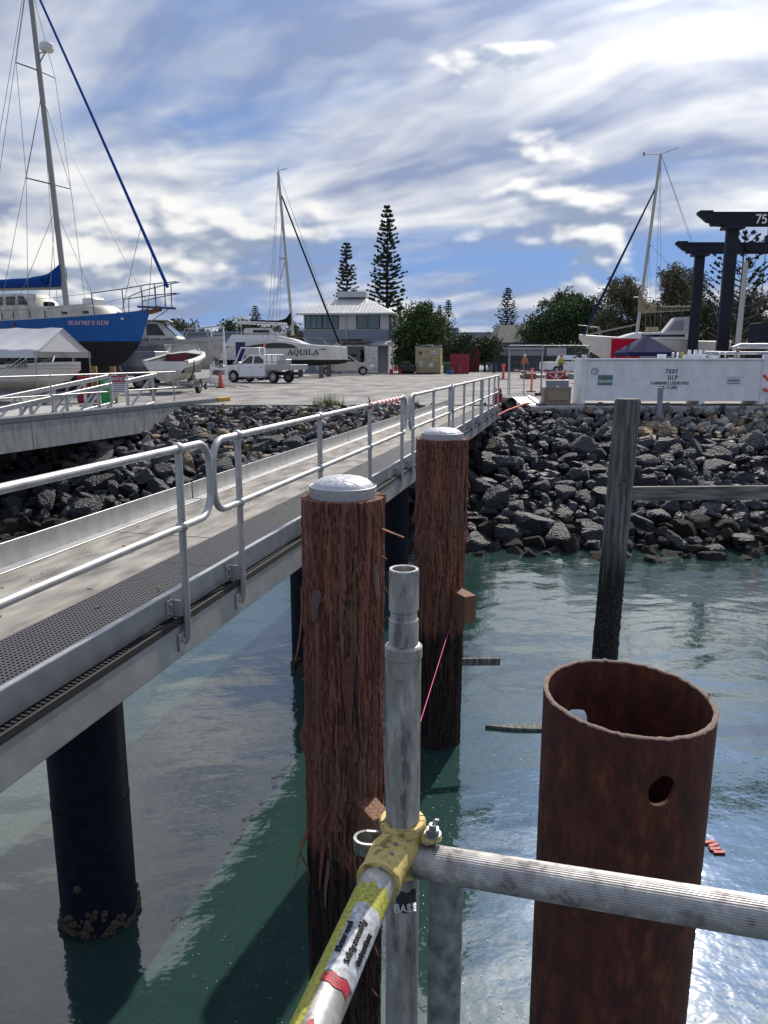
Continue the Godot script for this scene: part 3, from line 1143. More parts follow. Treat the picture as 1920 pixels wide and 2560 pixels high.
	for j in 13:
		var f := j / 12.0
		var row := PackedVector3Array()
		for i in 48:
			var a := TAU * i / 48
			var rr := (cr - 0.006) * (1.0 - f)
			var y := top + 0.055 + 0.062 * pow(1.0 - pow(1.0 - f, 3.2), 0.75) + 0.005 * n1.get_noise_3d(cos(a) * (1 - f) * 3.0 + 90.0, 0, sin(a) * (1 - f) * 3.0)
			row.append(Vector3(cos(a) * maxf(rr, 0.001), y, sin(a) * maxf(rr, 0.001)))
		rows.append(row)
	mb.grid(rows, Vector3(0, top - 1.0, 0), true)
	obj("cap_dome", mb, M.cap_sheet, cap)
	# long loosened ribbons of bark
	rng.seed = sd * 13
	for i in 11:
		var a := rng.randf_range(-0.5, 3.6)
		var y := rng.randf_range(-1.6, top - 0.3)
		var L := rng.randf_range(0.18, 0.65)
		var w := rng.randf_range(0.012, 0.034)
		var lift := rng.randf_range(0.01, 0.05)
		var rib := []
		var drift := rng.randf_range(-0.12, 0.12)
		for q in 9:
			var f := q / 8.0
			var aa := a + drift * f + 0.02 * sin(f * 7.0 + i)
			var e := Vector3(cos(aa), 0, sin(aa))
			var s := Vector3(-e.z, 0, e.x)
			var rr := r * 1.012 + lift * pow(absf(f - 0.15), 2.0) * 1.4
			var c := e * rr + Vector3(lean.x * (top - y), y - L * f, lean.y * (top - y))
			var ww := w * (1.0 - 0.75 * pow(f, 3.0)) * (0.5 if q == 0 else 1.0)
			rib.append(PackedVector3Array([c - s * ww, c + e * w * 0.35, c + s * ww]))
		mb = Mb.new()
		mb.tinted = true
		var v := rng.randf_range(0.75, 1.15)
		mb.col = [Color(0.34, 0.125, 0.075), Color(0.25, 0.165, 0.14), Color(0.28, 0.11, 0.075)][i % 3] * v
		mb.grid(rib, Vector3(0, y - L * 0.5, 0))
		obj("bark_ribbon", mb, M.pile_bark, t)
	# torn fibres
	rng.seed = sd * 7
	mb = Mb.new()
	for i in 100:
		var a := rng.randf() * TAU
		var y := lerpf(WATER + 0.2, top - 0.02, pow(rng.randf(), 0.8))
		var e := Vector3(cos(a), 0, sin(a))
		var side := Vector3(-e.z, 0, e.x)
		var L := rng.randf_range(0.02, 0.10) if rng.randf() < 0.85 else rng.randf_range(0.1, 0.28)
		var w := rng.randf_range(0.0012, 0.0045)
		var p := e * (r * 0.99) + Vector3(lean.x * (top - y), y, lean.y * (top - y))
		var dn := Vector3(0, -1 if rng.randf() < 0.7 else 1, 0)
		var q := p + dn * L * 0.6 + e * rng.randf_range(0.008, 0.03) + side * rng.randf_range(-0.3, 0.3) * L
		var s := q + dn * L * rng.randf_range(-0.1, 0.5) + e * rng.randf_range(0.0, 0.35) * L + side * rng.randf_range(-0.5, 0.5) * L
		mb.quad(p - side * w, p + side * w, q + side * w, q - side * w, e)
		mb.ftri(q - side * w, q + side * w, s, e)
	obj("bark_fibre", mb, M.bark_shred, t).set_meta("kind", "stuff")
	return t


func shred(t: Node3D, pts: Array, w: float) -> void:
	var mb := Mb.new()
	for i in pts.size() - 1:
		var a: Vector3 = pts[i]
		var b: Vector3 = pts[i + 1]
		mb.beam(a, b, w * (1.0 - 0.55 * i / pts.size()), w * 0.3)
	obj("bark_strip", mb, M.bark_shred, t)


func make_piles() -> void:
	var p := bark_pile(-0.233, 4.25, 0.826, 0.234, 3, "nearest red bark timber pile with a silver domed cap", -1.35, Vector2(-0.006, 0.0))
	shred(p, [Vector3(0.224, 0.654, 0.086), Vector3(0.284, 0.637, 0.120), Vector3(0.344, 0.615, 0.129)], 0.022)
	shred(p, [Vector3(-0.224, -1.204, 0.120), Vector3(-0.267, -1.290, 0.172), Vector3(-0.301, -1.453, 0.172), Vector3(-0.327, -1.582, 0.172)], 0.022)
	shred(p, [Vector3(-0.275, -1.324, 0.172), Vector3(-0.224, -1.410, 0.206), Vector3(-0.215, -1.496, 0.206)], 0.014)
	rng.seed = 44
	for k in 8:
		var a := rng.randf_range(0.5, 2.9)
		var y := rng.randf_range(-1.5, 0.1)
		var e := Vector3(cos(a), 0, sin(a))
		var s := Vector3(-e.z, 0, e.x) * rng.randf_range(-0.05, 0.05)
		var l := rng.randf_range(0.10, 0.30)
		shred(p, [e * 0.226 + Vector3(0, y, 0), e * 0.234 + s + Vector3(0, y - l * 0.6, 0), e * (0.237 + rng.randf() * 0.026) + s * 1.6 + Vector3(0, y - l, 0)], rng.randf_range(0.010, 0.028))
	p = bark_pile(0.625, 8.15, 0.745, 0.277, 9, "farther red bark timber pile with a silver domed cap and a bolted block", -1.35, Vector2(-0.004, 0.0))
	for k in 8:
		var a := 2.7 + 0.18 * sin(k * 2.1)
		var e := Vector3(cos(a), 0, sin(a))
		var y := 0.2 - 0.13 * k
		shred(p, [e * 0.26 + Vector3(0, y, 0), e * 0.30 + Vector3(0, y - 0.08, 0), e * (0.31 + 0.02 * (k % 3)) + Vector3(0, y - 0.22, 0)], 0.02)
	shred(p, [Vector3(0.26, 0.35, 0.05), Vector3(0.30, 0.22, 0.06), Vector3(0.28, 0.05, 0.05)], 0.02)
	shred(p, [Vector3(0.24, -1.1, 0.1), Vector3(0.31, -1.0, 0.1), Vector3(0.33, -0.93, 0.1)], 0.025)
	shred(p, [Vector3(0.26, -1.2, 0.1), Vector3(0.27, -1.4, 0.1), Vector3(0.26, -1.75, 0.1)], 0.012)
	var b := thing("timber_block", "square timber block fixed to the farther bark pile", "block", V(0.845, -1.03, 7.86), 0.45, "")
	var mb := Mb.new()
	mb.box(Vector3.ZERO, Vector3(0.15, 0.30, 0.34), Basis(), 0.006)
	obj("block", mb, M.block_wood, b)
	b = thing("timber_block", "timber block low on the nearest bark pile behind the scaffold", "block", V(-0.078, -1.07, 4.01), 0.5, "")
	mb = Mb.new()
	mb.box(Vector3.ZERO, Vector3(0.13, 0.22, 0.29), Basis(), 0.006)
	obj("block", mb, M.block_wood, b)
	b = thing("timber_batten", "short grey batten sticking out from the farther bark pile", "batten", V(1.06, -1.78, 8.1), 0.12)
	mb = Mb.new()
	mb.box(Vector3.ZERO, Vector3(0.52, 0.085, 0.04), Basis(Vector3.BACK, -0.04), 0.003)
	obj("board", mb, M.grey_wood, b)
	b = thing("string_line", "pink builder's string running down from the farther bark pile", "string")
	mb = Mb.new()
	mb.tube([V(0.70, -1.30, 7.8), V(0.262, -0.93, 5.0), V(0.14, -0.86, 4.3)], 0.0028, 5)
	obj("string", mb, M.pink_line, b)
	b = thing("floating_bark", "long dark strip of bark floating beside the steel pile", "bark", V(1.63, WATER + 0.012, 8.38), 0.0)
	mb = Mb.new()
	mb.slab(PackedVector2Array([Vector2(-0.42, 0.02), Vector2(-0.1, 0.06), Vector2(0.5, 0.05), Vector2(0.62, -0.05), Vector2(0.3, -0.08), Vector2(-0.1, -0.05)]), 0.05, Vector3.ZERO, Basis(Vector3.RIGHT, -PI / 2))
	obj("strip", mb, M.stained_wood, b)
	b = thing("floating_rag", "small red and white scrap floating right of the steel pile", "rag", V(2.97, WATER + 0.014, 6.2), 0.2)
	mb = Mb.new()
	for k in 4:
		mb.box(Vector3(0.01 * sin(k * 2.0), 0.0, 0.05 * k), Vector3(0.10, 0.014, 0.035), Basis(Vector3.UP, 0.2 * sin(k * 1.7)))
	obj("scrap", mb, M.sticker_red, b)


func make_post() -> void:
	var t := thing("weathered_post", "weathered grey timber post with a dark tidal foot", "post", V(3.42, 0, 10.76))
	var n := FastNoiseLite.new()
	n.seed = 14
	n.frequency = 1.0
	var mb := Mb.new()
	mb.tinted = true
	var rows := []
	var shade := []
	for j in 90:
		var y := lerpf(-3.6, 1.0, j / 89.0)
		var row := PackedVector3Array()
		var tint := PackedColorArray()
		for i in 48:
			var a := TAU * i / 48
			var grain := n.get_noise_3d(cos(a) * 3.2, y * 0.35, sin(a) * 3.2)
			var foul := smoothstep(-1.0, -1.75, y + 0.9 * grain)
			var r := 0.178 + 0.006 * n.get_noise_3d(cos(a) * 6.0, y * 0.6, sin(a) * 6.0) + 0.0012 * (1.0 - y)
			r += 0.032 * maxf(0.0, n.get_noise_3d(cos(a) * 5.0 + 20.0, y * 6.0, sin(a) * 5.0)) * smoothstep(-1.8, -2.4, y)
			row.append(Vector3(cos(a) * r + 0.028 * (y - 1.0), y, sin(a) * r))
			var c := Color(0.25, 0.285, 0.265).lerp(Color(0.20, 0.20, 0.185), clampf(0.5 + grain, 0.0, 1.0))
			var run := smoothstep(0.16, 0.05, absf(a - 1.45 - 0.5 * n.get_noise_1d(y * 0.9))) * smoothstep(0.88, 0.6, y) * smoothstep(-0.9, -0.2, y + 2.0 * n.get_noise_2d(a * 2.0, y))
			c = c.lerp(Color(0.075, 0.050, 0.040), run * 0.85)
			tint.append(c.lerp(Color(0.020, 0.021, 0.017), foul))
		rows.append(row)
		shade.append(tint)
	for j in 89:
		for i in 48:
			var i2 := (i + 1) % 48
			for tr in [[[j, i], [j, i2], [j + 1, i2]], [[j, i], [j + 1, i2], [j + 1, i]]]:
				var q := []
				for e in tr:
					q.append(rows[e[0]][e[1]])
				var g: Vector3 = (q[2] - q[0]).cross(q[1] - q[0]).normalized()
				var order := [0, 1, 2]
				if g.dot(q[0] - Vector3(0.028 * (q[0].y - 1.0), q[0].y, 0)) < 0.0:
					g = -g
					order = [0, 2, 1]
				for k in order:
					mb.v.append(q[k])
					mb.n.append((q[k] - Vector3(0.028 * (q[k].y - 1.0), q[k].y, 0)).normalized())
					mb.c.append(shade[tr[k][0]][tr[k][1]])
	mb.col = Color(0.22, 0.225, 0.21)
	mb.lathe([Vector2(0.178, 0.99), Vector2(0.16, 1.03), Vector2(0.0, 1.035)], Vector3.ZERO, 48)
	obj("shaft", mb, M.post_wood, t)
	mb = Mb.new()
	rng.seed = 31
	for i in 120:
		var a := rng.randf_range(0.2, PI - 0.2)
		var y := rng.randf_range(-2.75, -1.7)
		var e := Vector3(cos(a), 0, sin(a))
		var r := rng.randf_range(0.008, 0.022)
		mb.lathe([Vector2(r, 0), Vector2(r * 0.7, r * 0.8), Vector2(r * 0.2, r)], Vector3(0.028 * (y - 1.0), y, 0) + e * 0.18, 5, Basis(Quaternion(Vector3.UP, e)))
	obj("barnacle_band", mb, M.barnacle, t).set_meta("kind", "stuff")
	for q in [[0.0, -0.10], [-0.07, -0.17]]:
		mb = Mb.new()
		mb.cyl(Vector3(q[0] - 0.03, q[1], 0.16), Vector3(q[0] - 0.03, q[1], 0.19), 0.014, 0.014, 8)
		obj("bolt", mb, M.rubber, t)
	t = thing("timber_waler", "horizontal weathered plank running right from the grey timber post", "plank", V(5.75, -0.335, 10.95), 0.05)
	mb = Mb.new()
	mb.box(Vector3.ZERO, Vector3(4.6, 0.20, 0.09), Basis(), 0.008)
	obj("plank", mb, M.plank_grey, t)


const SLANT := 0.05


func make_steel_pile() -> void:
	var t := thing("steel_pile", "open rusty steel tube pile with burnt holes in its wall", "pile", V(0.868, 0, 2.52))
	var cs := CSGCombiner3D.new()
	var top := 0.43
	var o := CSGCylinder3D.new()
	o.radius = 0.294
	o.height = 4.6
	o.sides = 96
	o.position.y = top - 2.25
	cs.add_child(o)
	var i := CSGCylinder3D.new()
	i.radius = 0.279
	i.height = 4.8
	i.sides = 96
	i.position.y = top - 2.3
	i.operation = CSGShape3D.OPERATION_SUBTRACTION
	cs.add_child(i)
	var cut := CSGBox3D.new()
	cut.size = Vector3(1.2, 0.6, 1.2)
	cut.transform = Transform3D(Basis(Vector3.BACK, -SLANT), Vector3(0, top, 0)) * Transform3D(Basis(), Vector3(0, 0.3, 0))
	cut.operation = CSGShape3D.OPERATION_SUBTRACTION
	cs.add_child(cut)
	for k in 2:
		var p := CSGPolygon3D.new()
		var pts := PackedVector2Array()
		for q in 22:
			var a := TAU * q / 22
			var r := 0.052 + 0.004 * sin(a * 2.0 + k) + 0.0015 * sin(a * 5.0 + 2.0 * k)
			pts.append(Vector2(cos(a) * r * (0.85 if k == 0 else 1.35), sin(a) * r * (1.05 if k == 0 else 1.25)))
		p.polygon = pts
		p.depth = 0.3
		p.operation = CSGShape3D.OPERATION_SUBTRACTION
		var az := 0.10 if k == 0 else PI + 0.45
		p.transform = Transform3D(Basis(Vector3.UP, az), Basis(Vector3.UP, az) * Vector3(0, top - (0.185 if k == 0 else 0.25), 0.42))
		cs.add_child(p)
	cs.name = "tube"
	cs.material_override = M.rust
	t.add_child(cs)
	var mb := Mb.new()
	var rows := []
	var n := FastNoiseLite.new()
	n.frequency = 1.0
	n.seed = 2
	for j in 7:
		var a2 := PI * j / 6.0
		var row := PackedVector3Array()
		for q in 120:
			var a := TAU * q / 120
			var w := 0.0095 + 0.0035 * n.get_noise_2d(a * 9.0, j)
			var r := 0.2865 + cos(a2) * w
			row.append(Vector3(cos(a) * r, top - 0.002 - cos(a) * r * tan(SLANT) + sin(a2) * 0.006 + 0.007 * n.get_noise_2d(a * 8.0 + 50.0, 0.0), sin(a) * r))
		rows.append(row)
	mb.grid(rows, Vector3(0, -50, 0), true)
	obj("cut_rim", mb, M.rust_rim, t)
	t.transform = Transform3D(Basis(Vector3.RIGHT, 0.045) * Basis(Vector3.BACK, 0.012), t.position)


func shell(mb: Mb, p: Vector3, q: Vector3, r: float, a0: float, a1: float, ref: Vector3, ragged := 0.0) -> void:
	# part of a tube's skin, proud of it; ref is the direction of angle zero
	var z := (q - p).normalized()
	var x := (ref - z * ref.dot(z)).normalized()
	var y := z.cross(x)
	var k := 18
	var g := 10
	for i in k:
		for j in g:
			var c := []
			for e in [[0, 0], [1, 0], [1, 1], [0, 1]]:
				var a := lerpf(a0, a1, float(i + e[0]) / k)
				var f := float(j + e[1]) / g
				if j + e[1] == 0:
					f += ragged * sin(a * 9.0)
				elif j + e[1] == g:
					f += ragged * sin(a * 7.0 + 1.0)
				c.append([p.lerp(q, f) + (x * cos(a) - y * sin(a)) * r, x * cos(a) - y * sin(a)])
			mb.tri(c[0][0], c[1][0], c[2][0], c[0][1], c[1][1], c[2][1])
			mb.tri(c[0][0], c[2][0], c[3][0], c[0][1], c[2][1], c[3][1])


func make_scaffold() -> void:
	var t := thing("scaffold_frame", "worn aluminium scaffold corner with two guardrails and a yellow coupler", "scaffold")
	var S := V(0.028, 0, 1.027)
	var mb := Mb.new()
	mb.lathe([Vector2(0.0254, -1.6), Vector2(0.0254, 1.178), Vector2(0.0268, 1.180), Vector2(0.0268, 1.196), Vector2(0.0235, 1.199), Vector2(0.0212, 1.2)], S, 40)
	obj("standard", mb, M.scaffold, t)
	mb = Mb.new()
	mb.lathe([Vector2(0.0212, 1.19), Vector2(0.0212, 1.236), Vector2(0.0190, 1.239), Vector2(0.0190, 1.247), Vector2(0.0212, 1.251), Vector2(0.0212, 1.308), Vector2(0.0205, 1.31), Vector2(0.0165, 1.31), Vector2(0.016, 1.308), Vector2(0.016, 1.2)], S, 40)
	obj("spigot", mb, M.scaffold, t)
	mb = Mb.new()
	mb.cyl(S + Vector3(-0.006, 1.150, 0.0240), S + Vector3(-0.006, 1.150, 0.0275), 0.0052, 0.0045, 14)
	obj("rivet", mb, M.steel_plain, t)
	# guardrail to the right with fine ribs
	var A := V(0.05, 0.866, 1.005)
	var B := V(0.66, 0.930, 0.760)
	var z := (B - A).normalized()
	var x := Vector3.UP.cross(z).normalized()
	mb = Mb.new()
	var ribs := 96
	var prev := []
	for e in [A, B]:
		var ring := []
		for i in ribs:
			var a := TAU * i / ribs
			var r := 0.0254 + (0.00022 if i % 2 == 0 else -0.00022)
			ring.append([e + (x * cos(a) + Vector3.UP * sin(a)) * r, x * cos(a) + Vector3.UP * sin(a)])
		prev.append(ring)
	for i in ribs:
		var j := (i + 1) % ribs
		var out: Vector3 = prev[0][i][1] + prev[0][j][1]
		mb.quad(prev[0][i][0], prev[0][j][0], prev[1][j][0], prev[1][i][0], out)
		mb.ftri(A, prev[0][i][0], prev[0][j][0], -z)
	obj("guardrail", mb, M.scaffold_worn, t)
	# guardrail coming back to the left
	var P := V(0.012, 0.885, 1.000)
	var Q := V(-0.205, 0.885, 0.26)
	var d := (Q - P).normalized()
	mb = Mb.new()
	mb.cyl(P, Q, 0.0254, 0.0254, 40)
	var rail := obj("guardrail", mb, M.scaffold_worn, t)
	rail.set_meta("label", "guardrail with yellow wrap and torn stickers")
	var eye := (Vector3(0, 1.6, 0) - P.lerp(Q, 0.3)).normalized()
	mb = Mb.new()
	shell(mb, P + d * 0.105, P + d * 0.245, 0.0258, -2.6, 1.2, eye, 0.04)
	shell(mb, P + d * 0.245, P + d * 0.60, 0.0258, -2.6, -0.55, eye, 0.01)
	obj("wrap", mb, M.sticker_yellow, rail)
	mb = Mb.new()
	shell(mb, P + d * 0.145, P + d * 0.262, 0.0262, -0.62, 1.25, eye, 0.015)
	obj("sticker", mb, M.sticker_white, rail)
	mb = Mb.new()
	shell(mb, P + d * 0.263, P + d * 0.278, 0.0262, -0.62, 0.9, eye, 0.12)
	shell(mb, P + d * 0.335, P + d * 0.395, 0.0262, -0.55, 0.35, eye, 0.14)
	obj("sticker", mb, M.sticker_red, rail)
	for k in 3:
		var a: float = [-0.42, 0.12, 0.64][k]
		var xx := (eye - d * eye.dot(d)).normalized()
		var nn: Vector3 = xx * cos(a) - d.cross(xx) * sin(a)
		var along := -d
		var up := nn.cross(along)
		lettering("wording", ["Please read", "Safety-assembly", "instructions"][k], 0.0075, M.letter_dark, rail, P + d * 0.208 + nn * 0.0259, Basis(along, up, nn), false, 0.92)
	# coupler casting: collar in two halves, sleeve, lugs, bolt
	for k in 2:
		mb = Mb.new()
		var a0 := -0.25 + PI * k
		var prof := [Vector2(0.0258, 0.838), Vector2(0.0325, 0.838), Vector2(0.0345, 0.842), Vector2(0.0345, 0.848), Vector2(0.0312, 0.852), Vector2(0.0318, 0.905), Vector2(0.0350, 0.909), Vector2(0.0350, 0.918), Vector2(0.033, 0.921), Vector2(0.0258, 0.921)]
		mb.lathe(prof, S, 22, Basis(), a0 + 0.04, a0 + PI - 0.04)
		obj("coupler_jaw", mb, M.cast_yellow, t)
	mb = Mb.new()
	mb.tube([P + d * 0.070, P + d * 0.045, P + d * 0.012, S + Vector3(0, 0.882, 0) + d * 0.014], 0.0292, 30, 0.0325)
	mb.lathe([Vector2(0.0256, -0.001), Vector2(0.0318, 0.0), Vector2(0.0325, 0.004), Vector2(0.0318, 0.010), Vector2(0.0285, 0.012)], P + d * 0.072, 30, Basis(Quaternion(Vector3.UP, -d)))
	obj("coupler_sleeve", mb, M.cast_yellow, t)
	for q in [[0.034, 0.866], [0.034, 0.902]]:
		mb = Mb.new()
		mb.box(S + Vector3(q[0] + 0.006, q[1], 0.016), Vector3(0.030, 0.012, 0.030), Basis(Vector3.UP, 0.4), 0.004)
		obj("coupler_lug", mb, M.cast_yellow, t)
	mb = Mb.new()
	mb.cyl(S + Vector3(0.044, 0.845, 0.020), S + Vector3(0.044, 0.925, 0.020), 0.0055, 0.0055, 14)
	obj("bolt", mb, M.galv, t)
	mb = Mb.new()
	mb.cyl(S + Vector3(0.044, 0.910, 0.020), S + Vector3(0.044, 0.918, 0.020), 0.0105, 0.0105, 6)
	obj("nut", mb, M.galv, t)
	mb = Mb.new()
	mb.lathe([Vector2(0.005, 0.0), Vector2(0.013, 0.0), Vector2(0.013, 0.002), Vector2(0.005, 0.002)], S + Vector3(0.044, 0.9085, 0.020), 20)
	obj("washer", mb, M.galv, t)
	mb = Mb.new()
	mb.beam(S + Vector3(0.0, 0.905, 0.033), P + d * 0.066 + Vector3(0, 0.029, 0), 0.008, 0.010, 0.003)
	obj("coupler_rib", mb, M.cast_yellow, t)
	for q in [0.026, 0.046]:
		mb = Mb.new()
		var rp: Vector3 = P + d * q + Vector3(0.012, 0.0295, 0)
		mb.cyl(rp - Vector3(0, 0.004, 0), rp + Vector3(0, 0.001, 0), 0.0035, 0.003, 10)
		obj("rivet", mb, M.galv, t)
	mb = Mb.new()
	var hk := []
	for i in 13:
		var a := PI * (0.5 + i / 12.0)
		hk.append(S + Vector3(-0.055 + cos(a) * 0.016, 0.892 + 0.003 * i / 12.0, 0.020 + sin(a) * 0.014))
	hk.append(S + Vector3(-0.030, 0.893, 0.006))
	hk.push_front(S + Vector3(-0.022, 0.890, 0.034))
	for i in hk.size() - 1:
		mb.beam(hk[i], hk[i + 1], 0.0045, 0.020)
	obj("wedge_clip", mb, M.steel_plain, t)
	mb = Mb.new()
	for k in 4:
		mb.cyl(S + Vector3(0.046, 0.915 + 0.002 * k, 0.012 + 0.004 * k), S + Vector3(0.052 - 0.002 * k, 0.930, 0.016), 0.0035, 0.002, 6)
	mb.tube([S + Vector3(0.046, 0.92, 0.02), S + Vector3(0.050, 0.89, 0.04), S + Vector3(0.047, 0.86, 0.046)], 0.0012, 5)
	obj("tie_wire", mb, M.steel_plain, t)
	mb = Mb.new()
	mb.cyl(V(0.092, 0.86, 0.992), V(0.092, -1.6, 0.992), 0.0254, 0.0254, 36)
	obj("standard", mb, M.galv, t)
	mb = Mb.new()
	shell(mb, S + Vector3(0, 0.815, 0), S + Vector3(0, 0.780, 0), 0.0258, -0.5, 0.8, Vector3(0.1, 0, 1), 0.05)
	var st := obj("sticker", mb, M.letter_dark, t)
	lettering("wording", "BASE", 0.011, M.letter_white, st, S + Vector3(0.004, 0.789, 0.0263), Basis(Vector3.UP, 0.1))


func make_flotsam() -> void:
	rng.seed = 99
	for k in 2:
		var mm := MultiMesh.new()
		mm.transform_format = MultiMesh.TRANSFORM_3D
		var mb := Mb.new()
		mb.box(Vector3.ZERO, Vector3(1, 0.5, 0.6))
		mm.mesh = mb.mesh()
		mm.instance_count = 1300
		for i in 1300:
			var p: Vector3
			if k == 0:
				p = V(rng.randf_range(-1.6, 0.2), WATER + 0.008, rng.randf_range(2.6, 5.2)) if i < 260 else V(rng.randf_range(0.2, 5.0), WATER + 0.008, rng.randf_range(2.2, 8.0))
			else:
				p = V(0.3 + absf(rng.randfn(0.0, 2.2)), WATER + 0.008, 2.0 + absf(rng.randfn(0.0, 3.0)))
			var s := rng.randf_range(0.003, 0.010)
			mm.set_instance_transform(i, Transform3D(Basis(Vector3.UP, rng.randf() * TAU).scaled(Vector3(s, 0.004, s)), p))
		var o := MultiMeshInstance3D.new()
		o.multimesh = mm
		o.material_override = M.debris if k == 0 else M.debris_pale
		o.name = "floating_debris" if k == 0 else "floating_foam"
		add_child(o)
		o.set_meta("kind", "stuff")
		tag(o, "fine bark crumbs drifting on the water" if k == 0 else "pale flecks of scum drifting on the water", "debris")


# hull stations from bow to stern: [z, half beam, sheer height, keel height, fullness]
func hull_band(st: Array, lo: float, hi: float) -> Mb:
	var mb := Mb.new()
	var zc: float = (st[0][0] + st[-1][0]) / 2
	var yc: float = (st[st.size() / 2][2] + st[st.size() / 2][3]) / 2
	for side in [-1.0, 1.0]:
		var rows := []
		for s in st:
			var row := PackedVector3Array()
			var a: float = clampf(lo, s[3], s[2])
			var b: float = clampf(hi, s[3], s[2])
			for k in 9:
				var y := lerpf(a, b, k / 8.0)
				var f: float = clampf((y - s[3]) / maxf(s[2] - s[3], 0.001), 0.0, 1.0)
				row.append(Vector3(side * s[1] * pow(f, s[4]), y, s[0]))
			rows.append(row)
		mb.grid(rows, Vector3(-side * 0.2, yc, zc))
	var last: Array = st[-1]
	var prev := PackedVector3Array()
	for k in 9:
		var y := lerpf(clampf(lo, last[3], last[2]), clampf(hi, last[3], last[2]), k / 8.0)
		var f: float = clampf((y - last[3]) / maxf(last[2] - last[3], 0.001), 0.0, 1.0)
		var x: float = last[1] * pow(f, last[4])
		if k:
			mb.quad(prev[0], prev[1], Vector3(x, y, last[0]), Vector3(-x, y, last[0]), Vector3(0, 0, 1))
		prev = PackedVector3Array([Vector3(-x, y, last[0]), Vector3(x, y, last[0])])
	return mb


func smooth_st(st: Array, n: int) -> Array:
	var out := []
	for i in st.size() - 1:
		for k in n:
			var t := float(k) / n
			var a: Array = st[maxi(i - 1, 0)]
			var b: Array = st[i]
			var c: Array = st[i + 1]
			var d: Array = st[mini(i + 2, st.size() - 1)]
			var row := []
			for q in 5:
				row.append(b[q] if (i == 0 and k == 0) else clampf(cubic_interpolate(b[q], c[q], a[q], d[q], t), minf(b[q], c[q]), maxf(b[q], c[q])))
			out.append(row)
	out.append(st[-1])
	return out


func deck_of(st: Array, drop: float, camber: float) -> Mb:
	var mb := Mb.new()
	var rows := []
	for s in st:
		var row := PackedVector3Array()
		for k in 7:
			var f := k / 3.0 - 1.0
			row.append(Vector3(s[1] * f * 0.985, s[2] - drop + camber * (1.0 - f * f), s[0]))
		rows.append(row)
	mb.grid(rows, Vector3(0, -50, 0))
	return mb


# a cabin: rings of (half width, z front, z rear) at rising heights
func cabin(rings: Array) -> Mb:
	var mb := Mb.new()
	var rows := []
	for r in rings:
		var row := PackedVector3Array()
		var hw: float = r[0]
		var rr := minf(hw * 0.75, 0.6)
		for k in 7:
			var a := PI * (0.5 + k / 6.0)
			row.append(Vector3(0, r[1], 0) + Vector3(sin(a) * 1.0, 0, 0) * hw + Vector3(0, 0, r[2] + rr * (1.0 + cos(a))))
		row.append(Vector3(-hw, r[1], r[3]))
		row.append(Vector3(hw, r[1], r[3]))
		rows.append(row)
	mb.grid(rows, Vector3(0, rings[0][1], (rings[0][2] + rings[0][3]) / 2), true)
	var top: PackedVector3Array = rows[-1]
	var c := Vector3.ZERO
	for p in top:
		c += p / top.size()
	for i in top.size():
		mb.ftri(c + Vector3(0, 0.03, 0), top[i], top[(i + 1) % top.size()], Vector3.UP)
	return mb


func rig(parent: Node3D, foot: Vector3, head: Vector3, r: float, mat: Material) -> void:
	var mb := Mb.new()
	mb.tube([foot, foot.lerp(head, 0.5), head], r, 12, r * 0.8)
	obj("mast", mb, mat, parent)


func stay(parent: Node3D, lines: Array, r: float) -> void:
	for l in lines:
		var mb := Mb.new()
		mb.tube([l[0], (l[0] + l[1]) / 2 + Vector3(0, -0.02, 0), l[1]], r, 5)
		obj("stay", mb, M.wire, parent)


func rails(parent: Node3D, called: String, runs: Array, r: float, mat: Material) -> void:
	for p in runs:
		var mb := Mb.new()
		mb.tube(p, r, 7)
		obj(called, mb, mat, parent)


func sail_cover(a: Vector3, b: Vector3, ra: Vector2, rb: Vector2, rise: float) -> Mb:
	var mb := Mb.new()
	var rows := []
	for i in 15:
		var t := pow(i / 14.0, 1.6)
		var row := PackedVector3Array()
		var c := a.lerp(b, t)
		var hh := lerpf(ra.y, rb.y, pow(t, 0.45)) + 0.02 * sin(t * 31.0)
		var ww := lerpf(ra.x, rb.x, t) * (1.0 + 0.15 * sin(t * 23.0))
		for k in 14:
			var g := TAU * k / 14
			row.append(c + Vector3(cos(g) * ww, hh * 0.5 * (1.0 + sin(g)) + rise * pow(1.0 - t, 9.0) * 0.5 * (1.0 + sin(g)), 0))
		rows.append(row)
	mb.grid(rows, (a + b) / 2, true)
	for e in [0, 14]:
		var c := Vector3.ZERO
		for p in rows[e]:
			c += p / 14.0
		for k in 14:
			mb.ftri(c, rows[e][k], rows[e][(k + 1) % 14], (a - b) if e == 0 else (b - a))
	return mb


